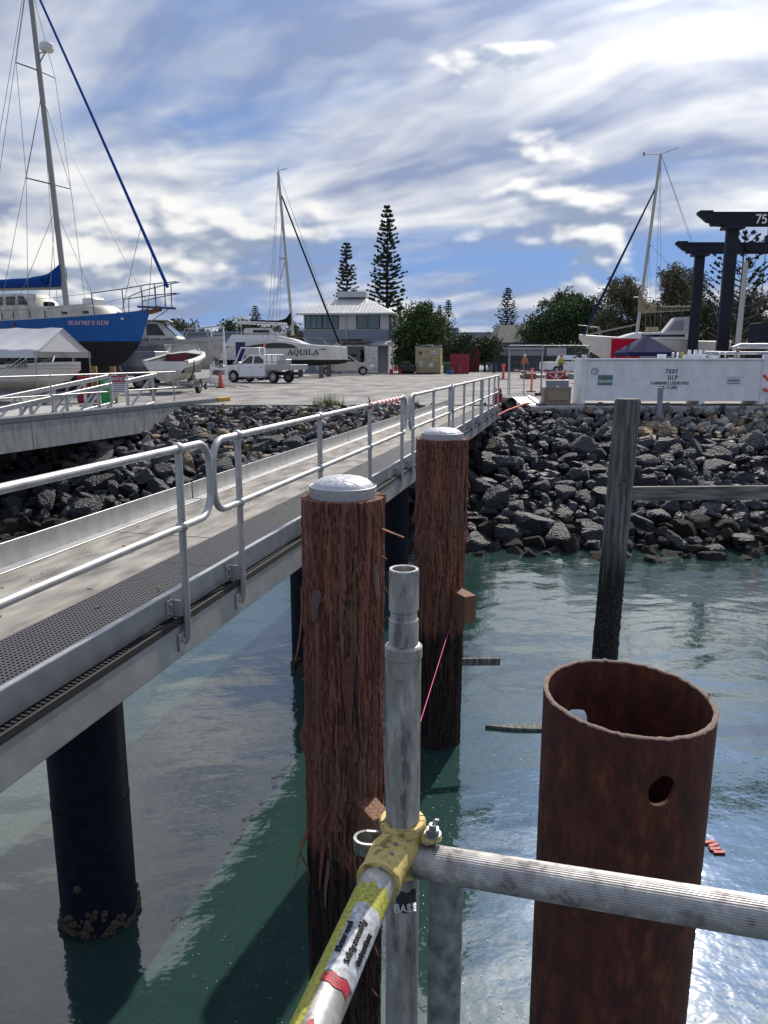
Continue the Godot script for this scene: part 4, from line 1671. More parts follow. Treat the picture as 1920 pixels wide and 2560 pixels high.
func make_blue_yacht() -> void:
	var t := thing("blue_yacht", "blue steel sailing yacht with black bottom and tall mast, propped in the yard", "yacht", V(-10.49, 0, 35.0), -2.02)
	var st := smooth_st([[0.0, 0.03, 3.66, 3.45, 0.8], [0.6, 0.42, 3.59, 2.27, 0.8], [1.2, 0.75, 3.52, 1.68, 0.72], [2.1, 1.15, 3.44, 1.14, 0.62], [3.2, 1.5, 3.37, 0.86, 0.55], [5.0, 1.8, 3.30, 0.62, 0.5], [8.0, 1.9, 3.25, 0.55, 0.48], [11.0, 1.6, 3.28, 1.2, 0.5], [12.4, 1.25, 3.34, 2.0, 0.5]], 3)
	obj("topsides", hull_band(st, 2.30, 9.0), M.hull_blue, t)
	obj("bottom", hull_band(st, -9.0, 2.30), M.antifoul, t)
	obj("deck", deck_of(st, 0.03, 0.10), M.white_old, t)
	var mb := Mb.new()
	mb.box(Vector3(0, 0.35, 6.6), Vector3(0.34, 0.75, 4.6), Basis(), 0.06)
	obj("keel", mb, M.antifoul, t)
	for z in [3.4, 5.8, 8.6, 10.8]:
		for x in [-1.5, 1.5]:
			mb = Mb.new()
			mb.beam(Vector3(x * 1.25, 0.0, z), Vector3(x * 0.82, 1.7, z), 0.10, 0.10)
			obj("prop", mb, M.galv, t)
	obj("cabin", cabin([[1.05, 3.30, 1.95, 9.5], [1.02, 3.74, 2.15, 9.5], [0.92, 3.92, 2.45, 9.4]]), M.white_old, t)
	var wh := obj("wheelhouse", cabin([[1.02, 3.8, 6.0, 10.0], [0.98, 4.22, 6.25, 9.9], [0.86, 4.56, 6.75, 9.6]]), M.white_old, t)
	for k in 3:
		mb = Mb.new()
		var z := 6.75 + 0.85 * k
		mb.slab(PackedVector2Array([Vector2(z - 0.28, 4.02), Vector2(z + 0.32, 4.02), Vector2(z + 0.32, 4.42), Vector2(z - 0.02, 4.42)]) if k == 0 else PackedVector2Array([Vector2(z - 0.32, 4.02), Vector2(z + 0.32, 4.02), Vector2(z + 0.30, 4.42), Vector2(z - 0.30, 4.42)]), 0.03, Vector3(0.985, 0, 0), Basis(Vector3(0, 0, 1), Vector3(0, 1, 0), Vector3(-1, 0, 0)).rotated(Vector3.BACK, 0.0))
		obj("window", mb, M.dark_glass, wh)
	for z in [2.75, 4.05]:
		mb = Mb.new()
		mb.box(Vector3(1.04, 3.58, z), Vector3(0.03, 0.12, 0.34), Basis(), 0.01)
		obj("portlight", mb, M.dark_glass, t)
	mb = Mb.new()
	mb.box(Vector3(0.1, 4.08, 3.2), Vector3(0.7, 0.36, 0.75), Basis(), 0.06)
	obj("deck_box", mb, M.white_gel, t)
	mb = Mb.new()
	mb.lathe([Vector2(0.2, 0), Vector2(0.26, 0.05), Vector2(0.26, 0.16), Vector2(0.2, 0.22), Vector2(0.13, 0.16), Vector2(0.13, 0.05), Vector2(0.2, 0)], Vector3(0.5, 3.93, 5.6), 20)
	obj("spare_tyre", mb, M.tyre, t)
	for z in [5.3, 6.3, 7.4, 8.2]:
		mb = Mb.new()
		mb.box(Vector3(1.055, 3.56 + 0.05 * sin(z * 3.0), z), Vector3(0.02, 0.34, 0.04))
		obj("rust_streak", mb, M.rust_stain, t)
	# rubbing strake with rust at the seams
	for z in [6.4, 7.9]:
		mb = Mb.new()
		mb.box(Vector3(1.86, 2.95, z), Vector3(0.06, 0.5, 0.04))
		obj("chainplate", mb, M.rust_stain, t)
	# rig
	var foot := Vector3(0, 3.6, 5.0)
	var head := Vector3(0, 18.3, 5.75)
	rig(t, foot, head, 0.14, M.mast_alu)
	for k in 2:
		var y: float = [9.4, 14.2][k]
		var c := foot.lerp(head, (y - 3.6) / 14.7)
		mb = Mb.new()
		mb.tube([c + Vector3(-1.25 + 0.2 * k, 0.05, 0.2), c, c + Vector3(1.25 - 0.2 * k, 0.05, 0.2)], 0.03, 8)
		obj("spreader", mb, M.rail_blue, t)
	mb = Mb.new()
	var rc := foot.lerp(head, 0.78) + Vector3(0.0, 0, -0.62)
	mb.lathe([Vector2(0.0, -0.16), Vector2(0.24, -0.16), Vector2(0.30, -0.08), Vector2(0.30, 0.1), Vector2(0.24, 0.17), Vector2(0.0, 0.19)], rc, 24)
	var rd := obj("radar_dome", mb, M.white_gel, t)
	mb = Mb.new()
	mb.tube([rc + Vector3(0, -0.16, 0.1), rc + Vector3(0, -0.55, 0.52)], 0.03, 6)
	mb.tube([rc + Vector3(0, -0.16, 0.1), rc + Vector3(0, -0.16, 0.55)], 0.03, 6)
	obj("bracket", mb, M.galv, rd)
	obj("sail_cover", sail_cover(Vector3(0, 4.85, 5.1), Vector3(0, 5.0, 12.0), Vector2(0.24, 0.52), Vector2(0.17, 0.40), 0.62), M.canvas_blue, t)
	mb = Mb.new()
	mb.tube([Vector3(0, 4.8, 5.1), Vector3(0, 4.95, 12.4)], 0.08, 8)
	obj("boom", mb, M.mast_alu, t)
	var tack := Vector3(0, 4.6, -1.15)
	mb = Mb.new()
	mb.tube([tack, tack.lerp(head, 0.25), tack.lerp(head, 0.55), head + Vector3(0, -0.3, -0.1)], 0.075, 8, 0.05)
	obj("furled_jib", mb, M.canvas_blue, t)
	var s1 := Vector3(1.25, 9.45, 5.5)
	var s2 := Vector3(1.05, 14.25, 5.74)
	for x in [-1.0, 1.0]:
		var m := Vector3(x, 1, 1)
		stay(t, [[s1 * m, Vector3(1.75 * x, 3.3, 5.6)], [s2 * m, s1 * m], [head + Vector3(0, -0.2, 0), s2 * m], [foot.lerp(head, 0.32), Vector3(1.7 * x, 3.3, 4.4)], [foot.lerp(head, 0.32), Vector3(1.75 * x, 3.3, 6.8)], [foot.lerp(head, 0.66), s1 * m], [foot.lerp(head, 0.66), Vector3(1.75 * x, 3.3, 7.6)]], 0.012)
	stay(t, [[head, Vector3(0, 3.3, 12.2)], [foot.lerp(head, 0.64), Vector3(0, 3.7, -0.1)], [head + Vector3(0, -0.4, 0.1), Vector3(1.0, 3.3, 10.0)], [tack.lerp(head, 0.19), Vector3(0.6, 3.6, 1.0)], [tack.lerp(head, 0.11), Vector3(-0.4, 3.7, 0.4)]], 0.013)
	# bowsprit, pulpit and lifelines
	mb = Mb.new()
	mb.slab(PackedVector2Array([Vector2(-0.28, 0.4), Vector2(0.28, 0.4), Vector2(0.12, -1.45), Vector2(-0.12, -1.45)]), 0.09, Vector3(0, 3.78, 0), Basis(Vector3(1, 0, 0), Vector3(0, 0.06, 1), Vector3(0, -1, 0.06)))
	obj("bowsprit", mb, M.rail_blue, t)
	mb = Mb.new()
	mb.box(Vector3(0.0, 3.62, -0.35), Vector3(0.22, 0.16, 0.7), Basis(Vector3.RIGHT, 0.2), 0.03)
	mb.box(Vector3(0.02, 3.75, -0.55), Vector3(0.34, 0.12, 0.2), Basis(Vector3.RIGHT, 0.5), 0.03)
	obj("anchor", mb, M.rust_stain, t)
	mb = Mb.new()
	mb.tube([Vector3(0, 3.8, -1.4), Vector3(0, 3.1, 0.05)], 0.022, 6)
	obj("bobstay", mb, M.wire, t)
	var fr := []
	for x in [-1.0, 1.0]:
		fr.append([Vector3(1.15 * x, 4.38, 2.2), Vector3(0.62 * x, 4.55, 0.9), Vector3(0.38 * x, 4.72, -0.5), Vector3(0.10 * x, 4.80, -1.75)])
		fr.append([Vector3(0.60 * x, 4.10, 0.9), Vector3(0.36 * x, 4.25, -0.5), Vector3(0.10 * x, 4.32, -1.7)])
		for q in [[0.9, 0.62, 3.45, 4.55], [-0.05, 0.45, 3.62, 4.66], [-0.7, 0.33, 3.80, 4.74], [-1.15, 0.22, 3.82, 4.76], [2.2, 1.15, 3.42, 4.38]]:
			fr.append([Vector3(q[1] * x * 0.9, q[2], q[0]), Vector3(q[1] * x, q[3], q[0])])
	rails(t, "pulpit_rail", fr, 0.022, M.rail_blue)
	var ll := []
	for x in [-1.0, 1.0]:
		for q in [[4.2, 1.62], [6.2, 1.8], [8.2, 1.86]]:
			ll.append([Vector3(q[1] * x, 3.25, q[0]), Vector3(q[1] * x, 4.2, q[0])])
		for y in [0.0, 0.45]:
			ll.append([Vector3(1.15 * x, 4.38 - y, 2.2), Vector3(1.62 * x, 4.2 - y, 4.2), Vector3(1.8 * x, 4.18 - y, 6.2), Vector3(1.86 * x, 4.18 - y, 8.2), Vector3(1.8 * x, 4.2 - y, 10.5)])
	rails(t, "lifeline", ll, 0.010, M.wire)
	lettering("name_lettering", "SEAFIRE'S GEM", 0.17, M.letter_pink, t, Vector3(1.30, 3.10, 2.35), Basis(Vector3(-0.385, 0, -0.923), Vector3(0.0, 1.0, 0.0), Vector3(0.923, 0, -0.385)).orthonormalized(), true)
	mb = Mb.new()
	mb.cyl(Vector3(0.62, 3.28, 0.95), Vector3(0.74, 3.27, 0.9), 0.05, 0.05, 10)
	obj("fairlead", mb, M.white_gel, t)


func make_tent_boat() -> void:
	var t := thing("canvas_shelter", "white canvas shelter roof on thin legs over a small white boat", "shelter", V(-11.65, 0, 27.0), -1.72)
	# local: ridge runs along z, gable end at z = 0 faces the bow
	var w := 1.75
	var mb := Mb.new()
	for s in [-1.0, 1.0]:
		var rows := []
		for i in 13:
			var row := PackedVector3Array()
			var z := i * 0.45
			for k in 9:
				var f := k / 8.0
				row.append(Vector3(s * w * f - 1.0, 2.62 - 0.82 * f - 0.05 * sin(f * PI) + 0.025 * sin(z * 4.4) * (1.0 - f) + 0.02 * sin(z * 7.0 + f * 5.0), z))
			row.append(Vector3(s * (w + 0.02) - 1.0, 1.58, z))
			rows.append(row)
		mb.grid(rows, Vector3(-1.0, 0.0, 2.5))
	mb.ftri(Vector3(-1.0, 2.6, 0.05), Vector3(-1.0 - w, 1.79, 0.05), Vector3(-1.0 + w, 1.79, 0.05), Vector3(0, 0, -1))
	obj("canvas_roof", mb, M.canvas_white, t)
	for z in [0.05, 2.7, 5.3]:
		for x in [-1.0 - w, -1.0 + w]:
			mb = Mb.new()
			mb.cyl(Vector3(x, 0, z), Vector3(x, 1.8, z), 0.025, 0.025, 10)
			obj("leg", mb, M.galv, t)
	for k in 2:
		mb = Mb.new()
		mb.cyl(Vector3(0.73, 1.75, 0.1 + 0.2 * k), Vector3(1.2, 0.05, 2.4 + 0.3 * k), 0.008, 0.008, 5)
		obj("guy_rope", mb, M.letter_white, t)
	var b := thing("cruiser_boat", "small white boat under the canvas shelter", "boat", V(-10.85, 0.22, 27.7), -1.45)
	var st := smooth_st([[0.0, 0.03, 1.22, 0.95, 0.8], [0.5, 0.45, 1.22, 0.55, 0.7], [1.4, 0.85, 1.18, 0.30, 0.55], [3.0, 1.05, 1.10, 0.20, 0.42], [5.6, 1.05, 1.02, 0.20, 0.4]], 3)
	obj("topsides", hull_band(st, 0.55, 0.98), M.white_gel, b)
	obj("bottom", hull_band(st, -9.0, 0.55), M.white_old, b)
	obj("gunwale", hull_band(st, 0.99, 9.0), M.white_gel, b)
	obj("deck", deck_of(st, 0.12, 0.02), M.car_grey, b)
	lettering("name_lettering", "AYUSTO", 0.13, M.letter_dark, b, Vector3(0.95, 1.09, 1.85), Basis(Vector3(0, 0, -1), Vector3.UP, Vector3(1, 0, 0)))
	var mb2 := Mb.new()
	rng.seed = 3
	for i in 9:
		var p := Vector3(rng.randf_range(-0.6, 0.7), 1.1, rng.randf_range(0.9, 4.5))
		mb2.tube([p, p + Vector3(rng.randf_range(-0.3, 0.3), rng.randf_range(0.1, 0.3), rng.randf_range(-0.6, 0.6)), p + Vector3(rng.randf_range(-0.5, 0.5), 0.05, rng.randf_range(-1, 1))], 0.045, 6)
	obj("rope_heap", mb2, M.plastic_grey, b).set_meta("kind", "stuff")
	for z in [1.2, 3.8]:
		mb = Mb.new()
		mb.box(Vector3(0, -0.05, z), Vector3(1.6, 0.34, 0.2), Basis(), 0.02)
		obj("support", mb, M.grey_wood, b)


func make_runabout() -> void:
	var t := thing("runabout_boat", "small cream open motorboat with glass windscreen on a road trailer", "boat", V(-9.25, 0.42, 38.3), -0.06)
	var st := smooth_st([[0.0, 0.04, 1.42, 0.95, 0.8], [0.7, 0.55, 1.40, 0.45, 0.7], [1.8, 0.92, 1.28, 0.18, 0.55], [3.2, 1.03, 1.12, 0.10, 0.5], [4.6, 1.0, 1.0, 0.10, 0.5]], 3)
	obj("topsides", hull_band(st, 0.62, 9.0), M.white_gel, t)
	obj("bottom", hull_band(st, -9.0, 0.62), M.white_old, t)
	var mb := Mb.new()
	var rows := []
	for s in st:
		if s[0] > 1.75:
			rows.append(PackedVector3Array([Vector3(-s[1] * 0.86, s[2], s[0]), Vector3(-s[1] * 0.8, 0.5, s[0]), Vector3(0, 0.46, s[0]), Vector3(s[1] * 0.8, 0.5, s[0]), Vector3(s[1] * 0.86, s[2], s[0])]))
	mb.grid(rows, Vector3(0, -20, 3.2))
	obj("cockpit", mb, M.car_grey, t)
	for x in [-1.0, 1.0]:
		mb = Mb.new()
		rows = []
		for s in st:
			rows.append(PackedVector3Array([Vector3(x * s[1] * 0.82, s[2] + 0.03, s[0]), Vector3(x * s[1] * 1.03, s[2] + 0.05, s[0]), Vector3(x * s[1] * 1.05, s[2] - 0.09, s[0])]))
		mb.grid(rows, Vector3(0, 0.4, 2.5))
		obj("gunwale", mb, M.white_gel, t)
	mb = Mb.new()
	rows = []
	for s in st:
		if s[0] < 1.9:
			rows.append(PackedVector3Array([Vector3(-s[1], s[2] + 0.02, s[0]), Vector3(0, s[2] + 0.12, s[0]), Vector3(s[1], s[2] + 0.02, s[0])]))
	mb.grid(rows, Vector3(0, -20, 1))
	obj("foredeck", mb, M.white_gel, t)
	mb = Mb.new()
	mb.box(Vector3(0, 1.12, 2.0), Vector3(1.6, 0.42, 0.06), Basis(Vector3.RIGHT, 0.12), 0.01)
	var dash := obj("dashboard", mb, M.red_dark, t)
	mb = Mb.new()
	mb.cyl(Vector3(0.4, 1.18, 2.06), Vector3(0.4, 1.20, 2.12), 0.16, 0.16, 14)
	obj("wheel", mb, M.black, dash)
	mb = Mb.new()
	mb.box(Vector3(0.0, 0.72, 4.52), Vector3(1.5, 0.10, 0.14), Basis(), 0.02)
	mb.box(Vector3(0.0, 0.62, 3.1), Vector3(1.5, 0.36, 0.4), Basis(), 0.03)
	obj("thwart", mb, M.white_gel, t)
	mb = Mb.new()
	mb.quad(Vector3(-0.95, 1.24, 2.35), Vector3(-0.80, 1.72, 2.30), Vector3(-0.62, 1.76, 1.85), Vector3(-0.78, 1.32, 1.55), Vector3(-1, 0, 0))
	mb.quad(Vector3(0.95, 1.24, 2.35), Vector3(0.80, 1.72, 2.30), Vector3(0.62, 1.76, 1.85), Vector3(0.78, 1.32, 1.55), Vector3(1, 0, 0))
	mb.quad(Vector3(-0.78, 1.32, 1.55), Vector3(-0.62, 1.76, 1.85), Vector3(-0.02, 1.80, 1.72), Vector3(-0.02, 1.40, 1.35), Vector3(0, 0, -1))
	mb.quad(Vector3(0.78, 1.32, 1.55), Vector3(0.62, 1.76, 1.85), Vector3(0.02, 1.80, 1.72), Vector3(0.02, 1.40, 1.35), Vector3(0, 0, -1))
	var ws := obj("windscreen", mb, M.screen_glass, t)
	rails(ws, "frame", [[Vector3(-0.80, 1.72, 2.30), Vector3(-0.62, 1.76, 1.85), Vector3(0, 1.80, 1.72), Vector3(0.62, 1.76, 1.85), Vector3(0.80, 1.72, 2.30)], [Vector3(0, 1.40, 1.35), Vector3(0, 1.80, 1.72)]], 0.014, M.alu)
	mb = Mb.new()
	mb.slab(PackedVector2Array([Vector2(0.4, 1.05), Vector2(1.6, 0.98), Vector2(1.7, 1.08), Vector2(0.5, 1.22)]), 0.01, Vector3(0.78, 0, 0), Basis(Vector3(0.42, 0, 0.9).normalized(), Vector3.UP, Vector3(-0.9, 0, 0.42).normalized()))
	obj("stripe", mb, M.red_dark, t)
	mb = Mb.new()
	mb.tube([Vector3(1.06, 1.06, 3.9), Vector3(1.05, 0.6, 3.92), Vector3(0.8, 0.1, 3.95)], 0.03, 6)
	obj("strap", mb, M.black, t)
	# trailer
	var tr := thing("boat_trailer", "galvanised road trailer under the cream open motorboat", "trailer", V(-9.25, 0, 38.3), -0.06)
	for x in [-0.55, 0.55]:
		mb = Mb.new()
		mb.beam(Vector3(x, 0.42, 4.5), Vector3(x * 0.5, 0.42, 0.6), 0.07, 0.1)
		obj("frame_rail", mb, M.galv, tr)
	mb = Mb.new()
	mb.beam(Vector3(-1.0, 0.36, 3.4), Vector3(1.0, 0.36, 3.4), 0.08, 0.08)
	obj("axle", mb, M.galv, tr)
	mb = Mb.new()
	mb.beam(Vector3(0, 0.42, 1.6), Vector3(0, 0.42, -1.4), 0.08, 0.1)
	obj("drawbar", mb, M.galv, tr)
	for x in [-1.05, 1.05]:
		wheel(tr, Vector3(x, 0.29, 3.4), 0.29, 0.17, M.galv)
		mb = Mb.new()
		for k in 8:
			var a := PI * k / 8
			var c := PI * (k + 1) / 8
			mb.quad(Vector3(x - 0.12, 0.29 + sin(a) * 0.36, 3.4 + cos(a) * 0.36), Vector3(x + 0.12, 0.29 + sin(a) * 0.36, 3.4 + cos(a) * 0.36), Vector3(x + 0.12, 0.29 + sin(c) * 0.36, 3.4 + cos(c) * 0.36), Vector3(x - 0.12, 0.29 + sin(c) * 0.36, 3.4 + cos(c) * 0.36), Vector3(0, sin(a), cos(a)))
		obj("mudguard", mb, M.galv, tr)
	wheel(tr, Vector3(0.12, 0.16, -0.9), 0.16, 0.1, M.galv)


func wheel(parent: Node3D, at: Vector3, r: float, w: float, rim: Material) -> Node3D:
	var mb := Mb.new()
	var B := Basis(Vector3.BACK, -PI / 2)
	mb.lathe([Vector2(r * 0.62, -w / 2), Vector2(r * 0.9, -w / 2), Vector2(r, -w * 0.32), Vector2(r, w * 0.32), Vector2(r * 0.9, w / 2), Vector2(r * 0.62, w / 2)], Vector3.ZERO, 24, B)
	var o := obj("wheel", mb, M.tyre, parent)
	o.position = at
	mb = Mb.new()
	mb.lathe([Vector2(0, -w * 0.3), Vector2(r * 0.62, -w * 0.3), Vector2(r * 0.64, 0), Vector2(r * 0.62, w * 0.3), Vector2(0, w * 0.3)], Vector3.ZERO, 24, B)
	var hub := obj("rim", mb, M.car_grey, o)
	hub.position = Vector3.ZERO
	mb = Mb.new()
	for s in [-1.0, 1.0]:
		for k in 5:
			var a := TAU * k / 5
			mb.beam(Vector3(s * w * 0.42, 0, 0), Vector3(s * w * 0.40, cos(a) * r * 0.62, sin(a) * r * 0.62), r * 0.26, 0.03, 0.005, Vector3(1, 0, 0))
		mb.lathe([Vector2(r * 0.54, 0.0), Vector2(r * 0.64, 0.0)], Vector3(s * w * 0.46, 0, 0), 24, B)
	obj("spoke", mb, rim, o).set_meta("kind", "stuff")
	return o


func make_catamaran() -> void:
	var t := thing("catamaran", "white sailing catamaran with black stripe windows standing before the two-storey building", "catamaran", V(-3.42, 0, 62.0), -1.50)
	for k in 2:
		var st := smooth_st([[0.0, 0.05, 2.42, 1.15, 0.6], [0.8, 0.38, 2.46, 1.02, 0.4], [2.5, 0.62, 2.56, 0.95, 0.3], [4.2, 0.69, 2.82, 0.95, 0.25], [6.4, 0.7, 2.95, 0.95, 0.25], [8.4, 0.66, 2.5, 1.0, 0.25], [9.6, 0.55, 1.9, 1.1, 0.28]], 3)
		var hx := 4.2 * k
		var o := obj("hull", hull_band(st, 1.40, 9.0), M.white_gel, t)
		o.position = Vector3(-hx, 0, -0.6 * k)
		obj("bottom", hull_band(st, -9.0, 1.40), M.antifoul, o)
		obj("hull_deck", deck_of(st, 0.0, 0.05), M.white_gel, o)
		for z in [1.6, 4.0, 6.5]:
			var mb := Mb.new()
			mb.box(Vector3(0, 0.48, z), Vector3(0.5, 0.96, 0.4), Basis(), 0.02)
			obj("support", mb, M.grey_wood, o)
	var mb := Mb.new()
	mb.box(Vector3(-2.1, 2.15, 5.4), Vector3(4.2, 0.55, 5.2), Basis(), 0.1)
	obj("bridge_deck", mb, M.white_gel, t)
	var house := obj("deckhouse", cabin([[2.5, 2.45, 2.0, 9.2], [2.35, 3.0, 3.4, 8.8], [2.0, 3.35, 5.0, 8.6]]), M.white_gel, t)
	house.position = Vector3(-2.1, 0, 0)
	mb = Mb.new()
	var pts := PackedVector2Array()
	for i in 11:
		var f := i / 10.0
		pts.append(Vector2(lerpf(3.4, 7.9, f), 2.30 + 0.40 * sin(PI * pow(f, 0.6) * 0.95)))
	mb.slab(PackedVector2Array(Array(pts) + [Vector2(7.9, 2.30)]), 0.05, Vector3(0.69, 0, 0), Basis(Vector3(0, 0, 1), Vector3(0, 1, 0), Vector3(-1, 0, 0)))
	obj("window", mb, M.dark_glass, t)
	mb = Mb.new()
	mb.box(Vector3(-1.6, 3.62, 6.6), Vector3(2.4, 0.5, 2.2), Basis(), 0.15)
	var pod := obj("helm_pod", mb, M.white_gel, t)
	mb = Mb.new()
	mb.box(Vector3(-0.39, 3.62, 6.3), Vector3(0.03, 0.2, 1.3), Basis(), 0.01)
	obj("window", mb, M.dark_glass, pod)
	mb = Mb.new()
	mb.box(Vector3(-2.0, 4.3, 6.4), Vector3(3.4, 0.10, 4.2), Basis(Vector3.RIGHT, -0.03), 0.04)
	obj("hardtop", mb, M.white_paint, t)
	for z in [4.6, 8.2]:
		for x in [-3.4, -0.6]:
			mb = Mb.new()
			mb.cyl(Vector3(x, 3.2, z), Vector3(x, 4.3, z), 0.04, 0.04, 8)
			obj("hardtop_leg", mb, M.alu, t)
	mb = Mb.new()
	mb.box(Vector3(-2.6, 4.75, 8.1), Vector3(1.6, 0.07, 1.5), Basis(Vector3.RIGHT, 0.06), 0.03)
	mb.cyl(Vector3(-2.6, 4.3, 8.1), Vector3(-2.6, 4.75, 8.1), 0.05, 0.05, 8)
	obj("antenna_roof", mb, M.white_gel, t)
	# rig
	var foot := Vector3(-2.1, 3.35, 3.9)
	var head := Vector3(-2.1, 15.85, 4.75)
	rig(t, foot, head, 0.13, M.mast_pale)
	obj("sail_cover", sail_cover(Vector3(-2.1, 4.1, 4.0), Vector3(-2.1, 4.35, 7.3), Vector2(0.22, 0.5), Vector2(0.12, 0.25), 0.75), M.canvas_black, t)
	mb = Mb.new()
	var hank := foot.lerp(head, 0.86) + Vector3(0, 0, -0.1)
	mb.tube([Vector3(-2.1, 2.7, 0.1), Vector3(-2.1, 2.7, 0.1).lerp(hank, 0.5), hank], 0.085, 8, 0.06)
	obj("furled_jib", mb, M.canvas_black, t)
	mb = Mb.new()
	mb.tube([Vector3(-2.1, 2.7, 0.05), Vector3(-2.1, 2.7, 0.05).lerp(head, 0.5), head], 0.018, 5)
	obj("stay", mb, M.wire, t)
	for x in [0.4, -4.6]:
		stay(t, [[head, Vector3(x, 2.5, 5.8)], [foot.lerp(head, 0.75), Vector3(x, 2.5, 5.2)], [foot.lerp(head, 0.48), Vector3(x, 2.5, 6.4)]], 0.016)
	mb = Mb.new()
	var c := foot.lerp(head, 0.48)
	mb.tube([c + Vector3(-0.7, 0, 0.5), c, c + Vector3(0.7, 0, 0.5)], 0.03, 6)
	obj("spreader", mb, M.mast_alu, t)
	mb = Mb.new()
	mb.cyl(head, head + Vector3(0, 0.5, 0), 0.02, 0.01, 5)
	mb.tube([head + Vector3(0, 0.1, 0), head + Vector3(0, 0.25, -0.7)], 0.02, 5)
	obj("wind_vane", mb, M.black, t)
	rails(t, "lifeline", [[Vector3(0.3, 2.5, 1.0), Vector3(0.35, 3.1, 1.6), Vector3(0.4, 2.5, 2.3), Vector3(0.4, 3.1, 3.0)], [Vector3(0.3, 3.1, 1.6), Vector3(0.45, 3.1, 5.0)]], 0.015, M.wire)
	lettering("name_lettering", "AQUiLA", 0.42, M.letter_dark, t, Vector3(0.66, 1.98, 3.0), Basis(Vector3(0, 0, -1), Vector3.UP, Vector3(1, 0, 0)), true, 1.05)
	var bars := Mb.new()
	for k in 5:
		bars.box(Vector3(0.50 + 0.03 * k, 2.22, 1.25 + 0.11 * k), Vector3(0.02, 0.13, 0.05))
	obj("number_marks", bars, M.letter_dark, t).set_meta("kind", "stuff")


func make_grey_boat() -> void:
	var t := thing("fishing_boat", "bare grey aluminium fishing boat with a raked wheelhouse behind the blue yacht", "boat", V(-8.9, 0, 43.0), -1.42)
	var st := smooth_st([[0.0, 0.05, 2.75, 2.0, 0.7], [0.7, 0.6, 2.68, 1.2, 0.6], [2.0, 1.1, 2.55, 0.75, 0.5], [4.5, 1.25, 2.40, 0.6, 0.45], [7.5, 1.2, 2.30, 0.6, 0.45]], 3)
	obj("hull", hull_band(st, -9.0, 9.0), M.alu_dull, t)
	obj("deck", deck_of(st, 0.25, 0.0), M.alu_dull, t)
	var wh := obj("wheelhouse", cabin([[1.0, 2.3, 1.9, 5.2], [0.98, 2.6, 2.0, 5.2], [0.85, 3.45, 3.0, 5.0]]), M.white_old, t)
	var B := Basis(Vector3(0, 0, 1), Vector3(-0.14, 0.99, 0), Vector3(-0.99, -0.14, 0))
	var mb := Mb.new()
	mb.slab(PackedVector2Array([Vector2(2.95, 0.35), Vector2(3.9, 0.35), Vector2(3.9, 0.95), Vector2(3.35, 0.95)]), 0.03, Vector3(1.02, 2.4, 0), B)
	obj("window", mb, M.dark_glass, wh)
	mb = Mb.new()
	mb.quad(Vector3(0.15, 2.75, 2.08), Vector3(0.82, 2.75, 2.40), Vector3(0.72, 3.35, 2.98), Vector3(0.15, 3.35, 2.80), Vector3(0, 0.4, -1))
	mb.quad(Vector3(-0.15, 2.75, 2.08), Vector3(-0.82, 2.75, 2.40), Vector3(-0.72, 3.35, 2.98), Vector3(-0.15, 3.35, 2.80), Vector3(0, 0.4, -1))
	obj("windscreen", mb, M.window_glass, wh)
	mb = Mb.new()
	mb.box(Vector3(0, 3.52, 3.9), Vector3(2.0, 0.07, 2.4), Basis(), 0.03)
	obj("roof", mb, M.alu_dull, wh)
	lettering("number_lettering", "LFB 1310 12990", 0.17, M.letter_dark, t, Vector3(1.02, 2.5, 3.35), Basis(Vector3(0, 0, -1), Vector3.UP, Vector3(1, 0, 0)))
	var fr := []
	for x in [-1.0, 1.0]:
		fr.append([Vector3(1.0 * x, 2.5, 2.2), Vector3(0.9 * x, 3.1, 1.9), Vector3(0.1 * x, 3.3, -0.1)])
		fr.append([Vector3(0.6 * x, 2.7, 0.8), Vector3(0.55 * x, 3.2, 0.8)])
	rails(t, "bow_rail", fr, 0.02, M.alu)
	for z in [1.8, 5.5]:
		mb = Mb.new()
		mb.box(Vector3(0, 0.32, z), Vector3(1.8, 0.64, 0.3), Basis(), 0.02)
		obj("support", mb, M.grey_wood, t)


